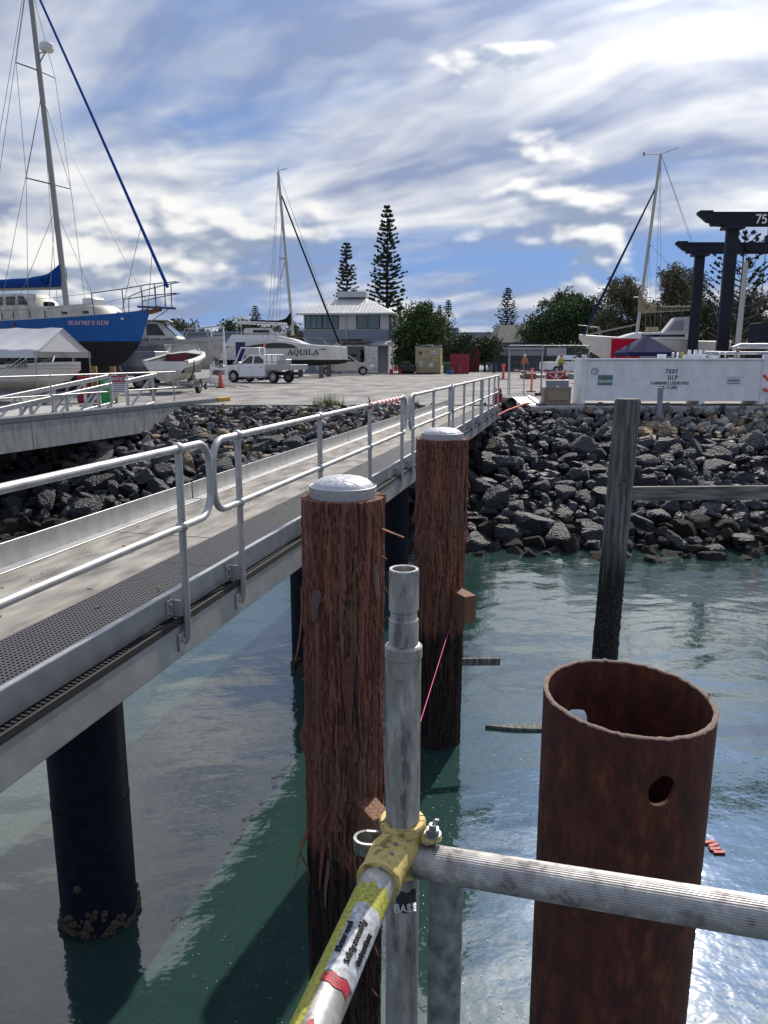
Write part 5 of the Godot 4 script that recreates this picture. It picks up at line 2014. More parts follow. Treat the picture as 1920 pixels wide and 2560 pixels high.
func make_runaway() -> void:
	var t := thing("sloop", "white sailing sloop with a tan boom cover behind the white fuel tank", "yacht", V(12.75, 0, 51.0), 1.38)
	var st := smooth_st([[0.0, 0.04, 3.02, 2.75, 0.8], [0.7, 0.42, 2.96, 2.05, 0.75], [2.0, 0.95, 2.86, 1.35, 0.6], [4.5, 1.4, 2.70, 1.0, 0.5], [7.0, 1.35, 2.58, 1.15, 0.5], [9.2, 0.9, 2.55, 1.9, 0.5]], 3)
	obj("topsides", hull_band(st, 1.55, 9.0), M.white_gel, t)
	obj("bottom", hull_band(st, -9.0, 1.55), M.canvas_navy, t)
	obj("deck", deck_of(st, 0.02, 0.08), M.white_gel, t)
	var mb := Mb.new()
	mb.box(Vector3(0, 0.6, 4.6), Vector3(0.3, 1.2, 1.8), Basis(), 0.05)
	obj("keel", mb, M.canvas_navy, t)
	obj("cabin", cabin([[0.95, 2.7, 1.9, 7.2], [0.88, 3.05, 2.9, 7.2], [0.75, 3.16, 3.4, 7.0]]), M.white_gel, t)
	for x in [-1.0, 1.0]:
		mb = Mb.new()
		mb.box(Vector3(0.925 * x, 2.93, 5.1), Vector3(0.03, 0.15, 2.6), Basis(), 0.01)
		obj("window", mb, M.dark_glass, t)
	mb = Mb.new()
	mb.slab(PackedVector2Array([Vector2(5.1, 3.1), Vector2(5.8, 4.05), Vector2(6.9, 4.1), Vector2(7.15, 2.9), Vector2(6.4, 2.9), Vector2(6.4, 3.1)]), 1.7, Vector3.ZERO, Basis(Vector3(0, 0, 1), Vector3.UP, Vector3(-1, 0, 0)))
	var sp := obj("spray_hood", mb, M.canvas_white, t)
	mb = Mb.new()
	mb.slab(PackedVector2Array([Vector2(5.4, 3.25), Vector2(5.82, 3.85), Vector2(6.3, 3.85), Vector2(6.3, 3.25)]), 1.74, Vector3.ZERO, Basis(Vector3(0, 0, 1), Vector3.UP, Vector3(-1, 0, 0)))
	obj("clear_panel", mb, M.plastic_grey, sp)
	mb = Mb.new()
	mb.box(Vector3(0, 3.35, 4.55), Vector3(0.5, 0.3, 0.7), Basis(), 0.05)
	obj("deck_bag", mb, M.container_tan, t)
	var foot := Vector3(0, 2.95, 3.6)
	var head := Vector3(0.0, 13.85, 4.35)
	rig(t, foot, head, 0.11, M.mast_pale)
	obj("sail_cover", sail_cover(Vector3(0, 4.35, 3.6), Vector3(0, 4.5, 7.1), Vector2(0.2, 0.55), Vector2(0.14, 0.3), 0.95), M.canvas_tan, t)
	lettering("name_lettering", "Runaway", 0.3, M.letter_dark, t, Vector3(-0.25, 4.63, 5.75), Basis(Vector3(0, 0, 1), Vector3.UP, Vector3(-1, 0, 0)), false, 1.2)
	mb = Mb.new()
	var fs := Vector3(0, 3.1, 0.3)
	mb.tube([fs, fs.lerp(foot.lerp(head, 0.83), 0.5), foot.lerp(head, 0.83)], 0.10, 8, 0.045)
	obj("furled_jib", mb, M.canvas_navy, t)
	for x in [-1.0, 1.0]:
		stay(t, [[head, Vector3(1.3 * x, 2.7, 4.9)], [foot.lerp(head, 0.55), Vector3(1.3 * x, 2.7, 4.3)]], 0.012)
	stay(t, [[head, Vector3(0.5, 2.6, 9.1)], [head, Vector3(-0.5, 2.6, 9.1)], [foot.lerp(head, 0.52), Vector3(0, 4.6, 8.0)]], 0.012)
	mb = Mb.new()
	var c := foot.lerp(head, 0.5)
	mb.tube([c + Vector3(-0.6, 0, 0.1), c, c + Vector3(0.6, 0, 0.1)], 0.025, 6)
	mb.tube([foot.lerp(head, 0.22) + Vector3(-0.1, 0, 0.7), foot.lerp(head, 0.22), foot.lerp(head, 0.22) + Vector3(-0.1, 0, -0.5)], 0.03, 6)
	obj("spreader", mb, M.mast_alu, t)
	mb = Mb.new()
	mb.tube([head + Vector3(0, 0, -1.0), head + Vector3(0, 0.0, 0), head + Vector3(0, 0.3, 1.0)], 0.02, 5)
	mb.cyl(head + Vector3(0, -0.05, -1.0), head + Vector3(0, 0.15, -1.0), 0.05, 0.04, 6)
	obj("wind_vane", mb, M.black, t)
	rails(t, "pulpit_rail", [[Vector3(-0.75, 2.95, 1.4), Vector3(-0.65, 3.5, 1.2), Vector3(0, 3.65, -0.1), Vector3(0.65, 3.5, 1.2), Vector3(0.75, 2.95, 1.4)], [Vector3(-0.3, 3.0, 0.5), Vector3(-0.3, 3.55, 0.5)], [Vector3(0.3, 3.0, 0.5), Vector3(0.3, 3.55, 0.5)]], 0.02, M.alu)
	mb = Mb.new()
	mb.beam(Vector3(-0.3, 3.05, 0.6), Vector3(-0.3, 3.65, 3.5), 0.06, 0.1)
	obj("whisker_pole", mb, M.mast_alu, t)
	for z in [3.0, 5.5, 7.5]:
		for x in [-1.0, 1.0]:
			mb = Mb.new()
			mb.beam(Vector3(x * 1.5, 0, z), Vector3(x * 1.15, 1.7, z), 0.08, 0.08)
			obj("prop", mb, M.galv, t)
	mb = Mb.new()
	mb.cyl(Vector3(0.1, 2.6, 8.6), Vector3(0.1, 5.0, 8.6), 0.03, 0.025, 8)
	mb.box(Vector3(0.1, 5.05, 8.6), Vector3(0.16, 0.2, 0.3), Basis(), 0.03)
	mb.cyl(Vector3(-0.3, 2.6, 8.7), Vector3(-0.3, 4.2, 8.7), 0.03, 0.02, 8)
	obj("antenna_mast", mb, M.white_gel, t)


const SIDE := Basis(Vector3(0, 0, 1), Vector3(0, 1, 0), Vector3(-1, 0, 0))


func arch(z: float, r: float, y: float) -> Array:
	var out := []
	for i in 9:
		var a := PI * i / 8.0
		out.append(Vector2(z + cos(a) * r, y + sin(a) * r))
	return out


func make_ute(label: String, at: Vector3, turn: float, paint: Material, tray: bool) -> Node3D:
	# nose towards -z
	var t := thing("utility_truck", label, "ute", at, turn)
	var pts := [Vector2(-2.55, 0.45), Vector2(-2.60, 0.75), Vector2(-2.50, 0.98), Vector2(-2.1, 1.08), Vector2(-1.25, 1.16), Vector2(0.95, 1.18)]
	if tray:
		pts += [Vector2(0.98, 0.42)]
	else:
		pts += [Vector2(2.55, 1.16), Vector2(2.60, 0.5)] + arch(1.55, 0.42, 0.40)
	pts += [Vector2(-1.2, 0.36)] + arch(-1.65, 0.44, 0.38)
	var mb := Mb.new()
	mb.slab(PackedVector2Array(pts), 1.72, Vector3.ZERO, SIDE)
	for s in [-1.0, 1.0]:
		mb.slab(PackedVector2Array([Vector2(-1.15, 0.42), Vector2(0.96, 0.42), Vector2(0.96, 1.02), Vector2(-1.15, 1.02)]), 0.05, Vector3(s * 0.875, 0, 0), SIDE)
		mb.slab(PackedVector2Array([Vector2(-2.45, 0.55), Vector2(-2.35, 0.98), Vector2(-1.18, 1.06), Vector2(-1.18, 0.6)] + arch(-1.65, 0.47, 0.5)), 0.07, Vector3(s * 0.88, 0, 0), SIDE)
	var body := obj("body", mb, paint, t)
	mb = Mb.new()
	var lo := PackedVector3Array([Vector3(-0.84, 1.15, -1.30), Vector3(0.84, 1.15, -1.30), Vector3(0.84, 1.15, 0.93), Vector3(-0.84, 1.15, 0.93)])
	var hi := PackedVector3Array([Vector3(-0.66, 1.72, -0.48), Vector3(0.66, 1.72, -0.48), Vector3(0.68, 1.74, 0.80), Vector3(-0.68, 1.74, 0.80)])
	var mid := Vector3(0, 1.4, 0)
	for i in 4:
		var j := (i + 1) % 4
		mb.quad(lo[i], lo[j], hi[j], hi[i], (lo[i] + lo[j] + hi[i] + hi[j]) / 4 - mid)
	mb.quad(hi[0], hi[1], hi[2], hi[3], Vector3.UP)
	mb.box(Vector3(0, 1.745, 0.16), Vector3(1.26, 0.05, 1.2), Basis(), 0.02)
	var cab := obj("cab", mb, paint, t)
	for s in [-1.0, 1.0]:
		for k in 2:
			mb = Mb.new()
			var a := PackedVector2Array([Vector2(-1.02, 1.20), Vector2(-0.12, 1.20), Vector2(-0.12, 1.66), Vector2(-0.44, 1.66)]) if k == 0 else PackedVector2Array([Vector2(0.0, 1.20), Vector2(0.80, 1.22), Vector2(0.74, 1.66), Vector2(0.0, 1.66)])
			var q := PackedVector3Array()
			for p in a:
				q.append(Vector3(s * (0.846 - (p.y - 1.15) * 0.30), p.y, p.x))
			mb.quad(q[0], q[1], q[2], q[3], Vector3(s, 0.3, 0))
			obj("window", mb, M.dark_glass, cab)
		mb = Mb.new()
		mb.box(Vector3(s * 0.98, 1.22, -0.98), Vector3(0.2, 0.17, 0.12), Basis(), 0.03)
		obj("mirror", mb, paint, body)
		mb = Mb.new()
		mb.box(Vector3(s * 0.86, 0.84, -2.47), Vector3(0.12, 0.18, 0.34), Basis(Vector3.UP, s * 0.25), 0.04)
		obj("headlight", mb, M.white_paint, body)
		for z in [-0.25, 0.62]:
			mb = Mb.new()
			mb.box(Vector3(s * 0.905, 0.98, z), Vector3(0.03, 0.035, 0.17), Basis(), 0.008)
			obj("door_handle", mb, M.black, body)
		mb = Mb.new()
		mb.box(Vector3(s * 0.90, 0.36, -0.1), Vector3(0.16, 0.05, 2.1), Basis(), 0.015)
		obj("side_step", mb, M.alu, body)
		mb = Mb.new()
		for z in [-0.06, -1.17, 0.955]:
			mb.box(Vector3(s * 0.9, 0.73, z), Vector3(0.006, 0.6, 0.012))
		obj("door_seam", mb, M.black, body)
	mb = Mb.new()
	mb.quad(Vector3(-0.78, 1.20, -1.25), Vector3(0.78, 1.20, -1.25), Vector3(0.62, 1.69, -0.53), Vector3(-0.62, 1.69, -0.53), Vector3(0, 0.5, -1))
	for i in mb.v.size():
		mb.v[i] += Vector3(0, 0.006, -0.008)
	obj("windscreen", mb, M.window_glass, cab)
	mb = Mb.new()
	mb.box(Vector3(0, 0.60, -2.62), Vector3(1.7, 0.30, 0.12), Basis(), 0.04)
	mb.box(Vector3(0, 0.88, -2.57), Vector3(0.9, 0.16, 0.06), Basis(), 0.02)
	obj("bumper", mb, M.black if tray else M.car_grey, body)
	if tray:
		mb = Mb.new()
		mb.box(Vector3(0, 0.86, 1.98), Vector3(1.85, 0.07, 1.95), Basis(), 0.01)
		for s in [-1.0, 1.0]:
			mb.box(Vector3(s * 0.92, 1.02, 1.98), Vector3(0.03, 0.26, 1.95), Basis(), 0.008)
		mb.box(Vector3(0, 1.02, 2.95), Vector3(1.85, 0.26, 0.03), Basis(), 0.008)
		var tr := obj("tray", mb, M.alu, t)
		mb = Mb.new()
		mb.box(Vector3(0, 1.3, 1.06), Vector3(1.8, 0.05, 0.05))
		mb.box(Vector3(0, 1.74, 1.06), Vector3(1.7, 0.06, 0.12), Basis(), 0.01)
		for x in [-0.85, -0.3, 0.3, 0.85]:
			mb.box(Vector3(x, 1.3, 1.06), Vector3(0.05, 0.86, 0.05))
		obj("headboard", mb, M.alu, tr)
		mb = Mb.new()
		mb.box(Vector3(0.5, 1.22, 1.5), Vector3(0.6, 0.5, 0.6), Basis(), 0.02)
		obj("tool_box", mb, M.alu_sheet, tr)
		mb = Mb.new()
		mb.box(Vector3(0, 0.58, 1.7), Vector3(0.8, 0.2, 2.4))
		obj("chassis", mb, M.black, t)
	for z in [-1.65, 1.55]:
		for s in [-1.0, 1.0]:
			wheel(t, Vector3(s * 0.79, 0.375, z), 0.375, 0.25, M.alu)
	return t


func make_vehicles() -> void:
	make_ute("white double cab utility truck with an aluminium tray before the catamaran", V(-7.9, 0, 50.0), 1.06, M.car_white, true)
	make_ute("silver double cab utility truck nose to the right before the building", V(-3.6, 0, 70.5), -1.50, M.car_silver, false)
	var u := make_ute("white utility truck parked behind the black gate fence", V(17.6, 0, 74.0), -1.35, M.car_white, false)
	u.set_meta("label", "white utility truck parked beyond the black gate, behind the yellow-shirted worker")
	# service canopy vehicle half hidden by the blue hull
	var t := thing("service_truck", "grey service truck with an open side locker behind the cream motorboat", "truck", V(-12.95, 0, 39.9), 1.45)
	var mb := Mb.new()
	mb.box(Vector3(0, 0.92, 0.4), Vector3(1.8, 0.5, 3.0), Basis(), 0.04)
	obj("tub", mb, M.car_grey, t)
	mb = Mb.new()
	mb.box(Vector3(0, 1.86, 0.4), Vector3(1.78, 0.06, 2.4), Basis(), 0.02)
	mb.box(Vector3(-0.86, 1.5, 0.4), Vector3(0.06, 0.72, 2.4))
	for z in [-0.8, 1.6]:
		mb.box(Vector3(0, 1.5, z), Vector3(1.76, 0.72, 0.06))
	obj("canopy", mb, M.alu_sheet, t)
	rng.seed = 8
	for k in 9:
		mb = Mb.new()
		mb.box(Vector3(0.3, 1.42 + (0.0 if k < 5 else 0.0), -0.6 + k * 0.26), Vector3(0.3, rng.randf_range(0.16, 0.32), 0.2), Basis(), 0.01)
		obj("tool_case", mb, [M.blue_plastic, M.letter_white, M.black, M.canvas_tan][k % 4], t)
	mb = Mb.new()
	mb.box(Vector3(0.0, 1.27, 0.4), Vector3(1.7, 0.03, 2.3))
	mb.box(Vector3(0.0, 1.62, 0.4), Vector3(1.7, 0.03, 2.3))
	obj("shelf", mb, M.alu_dull, t)
	mb = Mb.new()
	mb.box(Vector3(0, 1.25, -1.9), Vector3(1.75, 1.1, 1.9), Basis(), 0.15)
	obj("cab", mb, M.car_grey, t)
	for z in [0.7, -2.3]:
		for s in [-1.0, 1.0]:
			wheel(t, Vector3(s * 0.8, 0.38, z), 0.38, 0.24, M.alu_dull)
	# small utility behind the steps, roll cage and blue tarpaulin
	t = thing("tractor_loader", "small white-caged yard tractor behind the white utility truck", "tractor", V(-9.6, 0, 55.5), 1.4)
	mb = Mb.new()
	mb.box(Vector3(0, 0.95, 0.2), Vector3(1.2, 0.7, 2.6), Basis(), 0.08)
	obj("body", mb, M.car_grey, t)
	rails(t, "cage_tube", [[Vector3(-0.6, 1.2, -0.9), Vector3(-0.6, 2.25, -0.4), Vector3(-0.6, 2.25, 0.9), Vector3(-0.6, 1.2, 1.0)], [Vector3(0.6, 1.2, -0.9), Vector3(0.6, 2.25, -0.4), Vector3(0.6, 2.25, 0.9), Vector3(0.6, 1.2, 1.0)], [Vector3(-0.6, 2.25, -0.4), Vector3(0.6, 2.25, -0.4)], [Vector3(-0.6, 2.25, 0.9), Vector3(0.6, 2.25, 0.9)]], 0.05, M.white_paint)
	mb = Mb.new()
	mb.lathe(ball(0.09), Vector3(0.3, 2.4, 1.0), 12)
	obj("beacon", mb, M.orange_plastic, t)
	for z in [-0.9, 1.0]:
		for s in [-1.0, 1.0]:
			wheel(t, Vector3(s * 0.7, 0.4, z), 0.4, 0.25, M.alu_dull)
	t = thing("tarpaulin_screen", "tall dark blue tarpaulin hung at the catamaran's stern", "tarpaulin", V(-10.9, 0, 57.5), 0.15)
	mb = Mb.new()
	for k in 5:
		mb.box(Vector3(0.14 * k, 1.35, 0.03 * sin(k * 2.0)), Vector3(0.15, 2.7, 0.05), Basis(Vector3.UP, 0.3 * sin(k * 1.9)), 0.01)
	obj("sheet", mb, M.blue_dark, t)


func make_building() -> void:
	var t := thing("harbour_office", "two-storey white and slate building with a grey hipped metal roof", "building", V(0.47, 0, 80.0), -0.14)
	var W := 8.9
	var Dp := 8.0
	# local x runs from -W to 0, z from 0 (front) to -Dp
	var mb := Mb.new()
	mb.box(Vector3(-W / 2, 5.2, -Dp / 2), Vector3(W, 1.62, Dp))
	obj("upper_wall", mb, M.wall_white, t)
	mb = Mb.new()
	mb.box(Vector3(-W / 2, 3.86, -Dp / 2), Vector3(W + 0.04, 1.06, Dp + 0.04))
	obj("slate_band", mb, M.wall_slate, t)
	for k in 5:
		mb = Mb.new()
		mb.box(Vector3(-W / 2, 3.45 + k * 0.21, 0.024), Vector3(W + 0.05, 0.018, 0.02))
		obj("cladding_joint", mb, M.wall_blue, t)
	mb = Mb.new()
	mb.box(Vector3(-W / 2 - 1.0, 1.66, -Dp / 2), Vector3(W - 2.0, 3.32, Dp - 0.1))
	obj("lower_wall", mb, M.wall_slate, t)
	mb = Mb.new()
	mb.box(Vector3(-1.0, 1.66, -Dp / 2), Vector3(1.9, 3.32, Dp - 0.2))
	obj("lower_wall", mb, M.wall_white, t)
	# roof
	var e := 0.65
	var a := [Vector3(-W - e, 6.0, e), Vector3(e, 6.0, e), Vector3(e, 6.0, -Dp - e), Vector3(-W - e, 6.0, -Dp - e)]
	var r0 := Vector3(-W / 2 - 1.3, 7.9, -Dp / 2)
	var r1 := Vector3(-W / 2 + 1.3, 7.9, -Dp / 2)
	mb = Mb.new()
	mb.quad(a[0], a[1], r1, r0, Vector3(0, 1, 1))
	mb.quad(a[2], a[3], r0, r1, Vector3(0, 1, -1))
	mb.ftri(a[1], a[2], r1, Vector3(1, 1, 0))
	mb.ftri(a[3], a[0], r0, Vector3(-1, 1, 0))
	mb.quad(a[0], a[1], a[2], a[3], Vector3.DOWN)
	var roof := obj("roof", mb, M.roof_metal, t)
	for i in 26:
		mb = Mb.new()
		var f := (i + 0.5) / 26.0
		var foot: Vector3 = a[0].lerp(a[1], f)
		var top := Vector3(clampf(foot.x, r0.x, r1.x), 7.9, -Dp / 2)
		if foot.x < r0.x:
			top = a[0].lerp(r0, (foot.x - a[0].x) / (r0.x - a[0].x))
			top.x = foot.x
		elif foot.x > r1.x:
			top = a[1].lerp(r1, (a[1].x - foot.x) / (a[1].x - r1.x))
			top.x = foot.x
		mb.beam(foot + Vector3(0, 0.02, 0), top + Vector3(0, 0.02, 0), 0.05, 0.04)
		obj("roof_rib", mb, M.roof_metal, roof)
	mb = Mb.new()
	mb.box(Vector3(-W / 2, 8.15, -Dp / 2), Vector3(3.1, 0.62, 1.4), Basis(), 0.04)
	obj("ridge_vent", mb, M.roof_metal, roof)
	mb = Mb.new()
	for s in [[a[0], a[1]], [a[1], a[2]]]:
		mb.beam(s[0] + Vector3(0, -0.06, 0), s[1] + Vector3(0, -0.06, 0), 0.12, 0.16)
	obj("gutter", mb, M.wall_white, roof)
	for w in [[-8.7, -6.95, 3], [-6.85, -5.25, 3], [-3.3, -0.95, 2]]:
		mb = Mb.new()
		mb.box(Vector3((w[0] + w[1]) / 2, 5.18, 0.02), Vector3(w[1] - w[0] + 0.12, 1.44, 0.06), Basis(), 0.01)
		var win := obj("window", mb, M.black, t)
		for k in w[2]:
			mb = Mb.new()
			var s: float = (w[1] - w[0]) / w[2]
			mb.box(Vector3(w[0] + s * (k + 0.5), 5.18, 0.055), Vector3(s - 0.07, 1.3, 0.02))
			obj("pane", mb, M.window_glass, win)
	for z in [-1.6, -4.4]:
		mb = Mb.new()
		mb.box(Vector3(0.02, 5.18, z), Vector3(0.06, 1.3, 1.2), Basis(), 0.01)
		var win := obj("window", mb, M.black, t)
		mb = Mb.new()
		mb.box(Vector3(0.055, 5.18, z), Vector3(0.02, 1.16, 1.06))
		obj("pane", mb, M.window_glass, win)
	mb = Mb.new()
	mb.cyl(Vector3(-4.4, 3.3, 0.08), Vector3(-4.4, 6.0, 0.08), 0.05, 0.05, 8)
	obj("downpipe", mb, M.wall_white, t)
	mb = Mb.new()
	mb.quad(Vector3(-5.2, 3.32, 0.05), Vector3(0.6, 3.32, 0.05), Vector3(0.9, 2.85, 2.3), Vector3(-5.2, 2.85, 2.3), Vector3(0, 1, 0.2))
	mb.box(Vector3(-2.15, 2.80, 2.3), Vector3(6.2, 0.14, 0.08))
	obj("awning", mb, M.roof_metal, t)
	for x in [-5.0, 0.7]:
		mb = Mb.new()
		mb.cyl(Vector3(x, 0, 2.2), Vector3(x, 2.8, 2.2), 0.06, 0.06, 8)
		obj("awning_post", mb, M.wall_white, t)
	# white container with one door open under the awning
	var c := thing("storage_container", "white storage container with its door swung open under the awning", "container", V(-1.9, 0, 76.9), -0.14)
	mb = Mb.new()
	mb.box(Vector3(-0.9, 1.35, -1.1), Vector3(2.2, 2.62, 0.08))
	mb.box(Vector3(-2.05, 1.35, 0.0), Vector3(0.08, 2.62, 2.3))
	mb.box(Vector3(0.2, 1.35, 0.0), Vector3(0.08, 2.62, 2.3))
	mb.box(Vector3(-0.92, 2.68, 0.0), Vector3(2.3, 0.08, 2.3))
	mb.box(Vector3(-0.92, 0.06, 0.0), Vector3(2.3, 0.12, 2.3))
	obj("shell", mb, M.container_white, c)
	mb = Mb.new()
	mb.box(Vector3(0.86, 1.36, 1.16), Vector3(1.22, 2.55, 0.06), Basis(), 0.01)
	for k in 6:
		mb.box(Vector3(0.86, 0.45 + k * 0.37, 1.20), Vector3(1.1, 0.06, 0.04), Basis(), 0.01)
	obj("door", mb, M.container_white, c)
	mb = Mb.new()
	rng.seed = 6
	for i in 14:
		mb.box(Vector3(rng.randf_range(-1.8, 0), rng.randf_range(0.3, 2.2), rng.randf_range(-0.8, 0.6)), Vector3(rng.randf_range(0.2, 0.5), rng.randf_range(0.2, 0.5), 0.3), Basis(Vector3.UP, rng.randf()))
	obj("stored_goods", mb, M.black, c).set_meta("kind", "stuff")
	c = thing("timber_stack", "stack of old planks lying on the white container roof", "planks", V(-2.9, 2.73, 76.9), -0.14)
	for i in 22:
		mb = Mb.new()
		mb.box(Vector3(rng.randf_range(-0.4, 0.6), 0.06 + 0.10 * (i / 4), rng.randf_range(-0.6, 0.9)), Vector3(rng.randf_range(1.6, 3.2), 0.08, 0.2), Basis(Vector3.UP, rng.randfn(0, 0.06)) * Basis(Vector3.BACK, rng.randfn(0, 0.02)))
		obj("plank", mb, [M.grey_wood, M.black, M.rust_stain, M.plank_grey][i % 4], c)


func make_containers() -> void:
	var c := thing("shipping_container", "cream shipping container with closed double doors beside the round tree", "container", V(4.25, 0, 75.0), -0.10)
	var mb := Mb.new()
	mb.box(Vector3(0, 1.3, -3.0), Vector3(2.44, 2.45, 6.0), Basis(), 0.02)
	obj("shell", mb, M.container_tan, c)
	for s in [-1.0, 1.0]:
		mb = Mb.new()
		mb.box(Vector3(s * 0.57, 1.28, 0.03), Vector3(1.10, 2.2, 0.06), Basis(), 0.01)
		for k in 4:
			mb.box(Vector3(s * 0.57, 0.5 + k * 0.52, 0.07), Vector3(0.98, 0.05, 0.03), Basis(), 0.01)
		var d := obj("door", mb, M.container_tan, c)
		for k in 2:
			mb = Mb.new()
			mb.cyl(Vector3(s * (0.25 + 0.55 * k), 0.2, 0.10), Vector3(s * (0.25 + 0.55 * k), 2.38, 0.10), 0.02, 0.02, 6)
			obj("locking_bar", mb, M.container_tan, d)
	for q in [[0.55, 2.05, 0.7, 0.26, "sign_pale"], [0.3, 0.85, 0.36, 0.36, "sign_pale"], [-0.75, 2.0, 0.3, 0.3, "letter_dark"], [-0.7, 1.0, 0.3, 0.5, "container_white"]]:
		mb = Mb.new()
		mb.box(Vector3(q[0], q[1], 0.098), Vector3(q[2], q[3], 0.008))
		obj("placard", mb, M[q[4]], c)
	mb = Mb.new()
	for k in 5:
		mb.box(Vector3(0.33 + 0.11 * k + (0.05 if k > 2 else 0.0), 2.05, 0.104), Vector3(0.06, 0.15, 0.004))
	obj("number_marks", mb, M.letter_dark, c).set_meta("kind", "stuff")
	for k in 5:
		mb = Mb.new()
		mb.box(Vector3(-0.9 + 0.42 * k, 2.58 + 0.07 * (k % 3), -0.5), Vector3(0.8, 0.12, 0.9), Basis(Vector3.UP, 0.3 * k), 0.02)
		var o := obj("roof_clutter", mb, M.car_grey, c)
		o.set_meta("label", "grey junk lying on the container roof")
	var b := thing("wheelie_bin", "dark green wheelie bin beside the cream container", "bin", V(6.05, 0, 74.6), 0.1)
	mb = Mb.new()
	mb.box(Vector3(0, 0.52, 0), Vector3(0.6, 0.95, 0.7), Basis(), 0.05)
	obj("body", mb, M.green_dark, b)
	mb = Mb.new()
	mb.box(Vector3(0, 1.04, 0.02), Vector3(0.64, 0.08, 0.76), Basis(), 0.03)
	obj("lid", mb, M.green_plastic, b)
	b = thing("blue_tub", "low blue and white tub on the ground by the wheelie bin", "tub", V(6.25, 0, 73.0), 0.0)
	mb = Mb.new()
	mb.lathe([Vector2(0.0, 0.02), Vector2(0.28, 0.02), Vector2(0.36, 0.36), Vector2(0.33, 0.36), Vector2(0.26, 0.05)], Vector3.ZERO, 16)
	obj("bowl", mb, M.blue_plastic, b)
	b = thing("red_screen", "bright red corrugated panel standing beside the wheelie bin", "panel", V(7.35, 0, 75.2), 0.05)
	for k in 9:
		mb = Mb.new()
		mb.box(Vector3(-0.85 + 0.21 * k, 0.95, 0.03 * (k % 2)), Vector3(0.2, 1.9, 0.05), Basis(), 0.008)
		obj("panel", mb, M.crimson, b)
	b = thing("red_container", "dark red shipping container beyond the red panel", "container", V(9.75, 0, 86.0), 0.0)
	mb = Mb.new()
	mb.box(Vector3(0, 1.25, -1.5), Vector3(1.7, 2.4, 3.0), Basis(), 0.02)
	obj("shell", mb, M.red_dark, b)
	mb = Mb.new()
	for k in 8:
		mb.box(Vector3(-0.7 + 0.2 * k, 1.25, 0.03), Vector3(0.09, 2.1, 0.05), Basis(), 0.01)
	obj("corrugation", mb, M.red_dark, b).set_meta("kind", "stuff")
	# junk at the foot of the round tree
	b = thing("covered_machine", "dark covered machine and red fuel cans at the foot of the round tree", "machine", V(1.6, 0, 74.5), 0.0)
	mb = Mb.new()
	mb.box(Vector3(0.6, 0.5, 0), Vector3(1.6, 0.9, 1.2), Basis(Vector3.UP, 0.3), 0.25)
	mb.box(Vector3(0.5, 1.0, 0), Vector3(1.0, 0.5, 0.9), Basis(Vector3.UP, 0.1), 0.2)
	obj("cover", mb, M.black, b)
	for k in 3:
		mb = Mb.new()
		mb.box(Vector3(-0.9 + 0.42 * k, 0.25 + 0.3 * (k % 2), 0.5), Vector3(0.36, 0.46, 0.3), Basis(), 0.05)
		obj("fuel_can", mb, M.red_paint, b)
	# long blue-grey shed and distant blocks
	b = thing("long_shed", "long low blue-grey shed far behind the boats on the left", "shed", V(-24.0, 0, 112.0), 0.02)
	mb = Mb.new()
	mb.box(Vector3(0, 2.4, 0), Vector3(16.5, 4.8, 8.0))
	obj("wall", mb, M.wall_slate, b)
	mb = Mb.new()
	mb.box(Vector3(0, 4.95, 0), Vector3(17.0, 0.3, 8.6), Basis(), 0.03)
	obj("roof", mb, M.wall_blue, b)
	b = thing("apartment_block", "distant grey apartment block between the round trees", "building", V(15.0, 0, 160.0), 0.0)
	mb = Mb.new()
	mb.box(Vector3(0, 3.2, -4), Vector3(14.0, 6.4, 8.0))
	obj("wall", mb, M.wall_slate, b)
	mb = Mb.new()
	mb.box(Vector3(-1.0, 7.0, -4), Vector3(3.0, 1.2, 4.0))
	mb.box(Vector3(0, 6.5, -4), Vector3(14.6, 0.25, 8.6))
	obj("roof", mb, M.wall_blue, b)
	for i in 6:
		for j in 2:
			mb = Mb.new()
			mb.box(Vector3(-5.6 + 2.2 * i, 2.2 + 2.4 * j, 0.03), Vector3(1.3, 1.2, 0.06))
			obj("window", mb, M.window_glass, b)
	b = thing("tiled_house", "low house with a grey tiled hip roof behind the black gate", "house", V(16.0, 0, 92.0), 0.0)
	mb = Mb.new()
	mb.box(Vector3(0, 1.65, -4), Vector3(5.2, 3.3, 8.0))
	obj("wall", mb, M.wall_blue, b)
	mb = Mb.new()
	var a := [Vector3(-3.0, 3.3, 0.6), Vector3(3.6, 3.3, 0.6), Vector3(3.6, 3.3, -8.6), Vector3(-3.0, 3.3, -8.6)]
	mb.quad(a[0], a[1], Vector3(2.0, 5.4, -2.5), Vector3(-1.9, 5.4, -2.5), Vector3(0, 1, 1))
	mb.quad(a[0], Vector3(-1.9, 5.4, -2.5), Vector3(-1.9, 5.4, -6), a[3], Vector3(-1, 1, 0))
	mb.quad(a[1], Vector3(2.0, 5.4, -2.5), Vector3(2.0, 5.4, -6), a[2], Vector3(1, 1, 0))
	mb.quad(a[0], a[1], a[2], a[3], Vector3.DOWN)
	obj("roof", mb, M.roof_tile, b)
	mb = Mb.new()
	mb.box(Vector3(0.3, 2.2, 2.0), Vector3(9.0, 0.9, 3.0), Basis(), 0.05)
	obj("awning", mb, M.canvas_white, b)


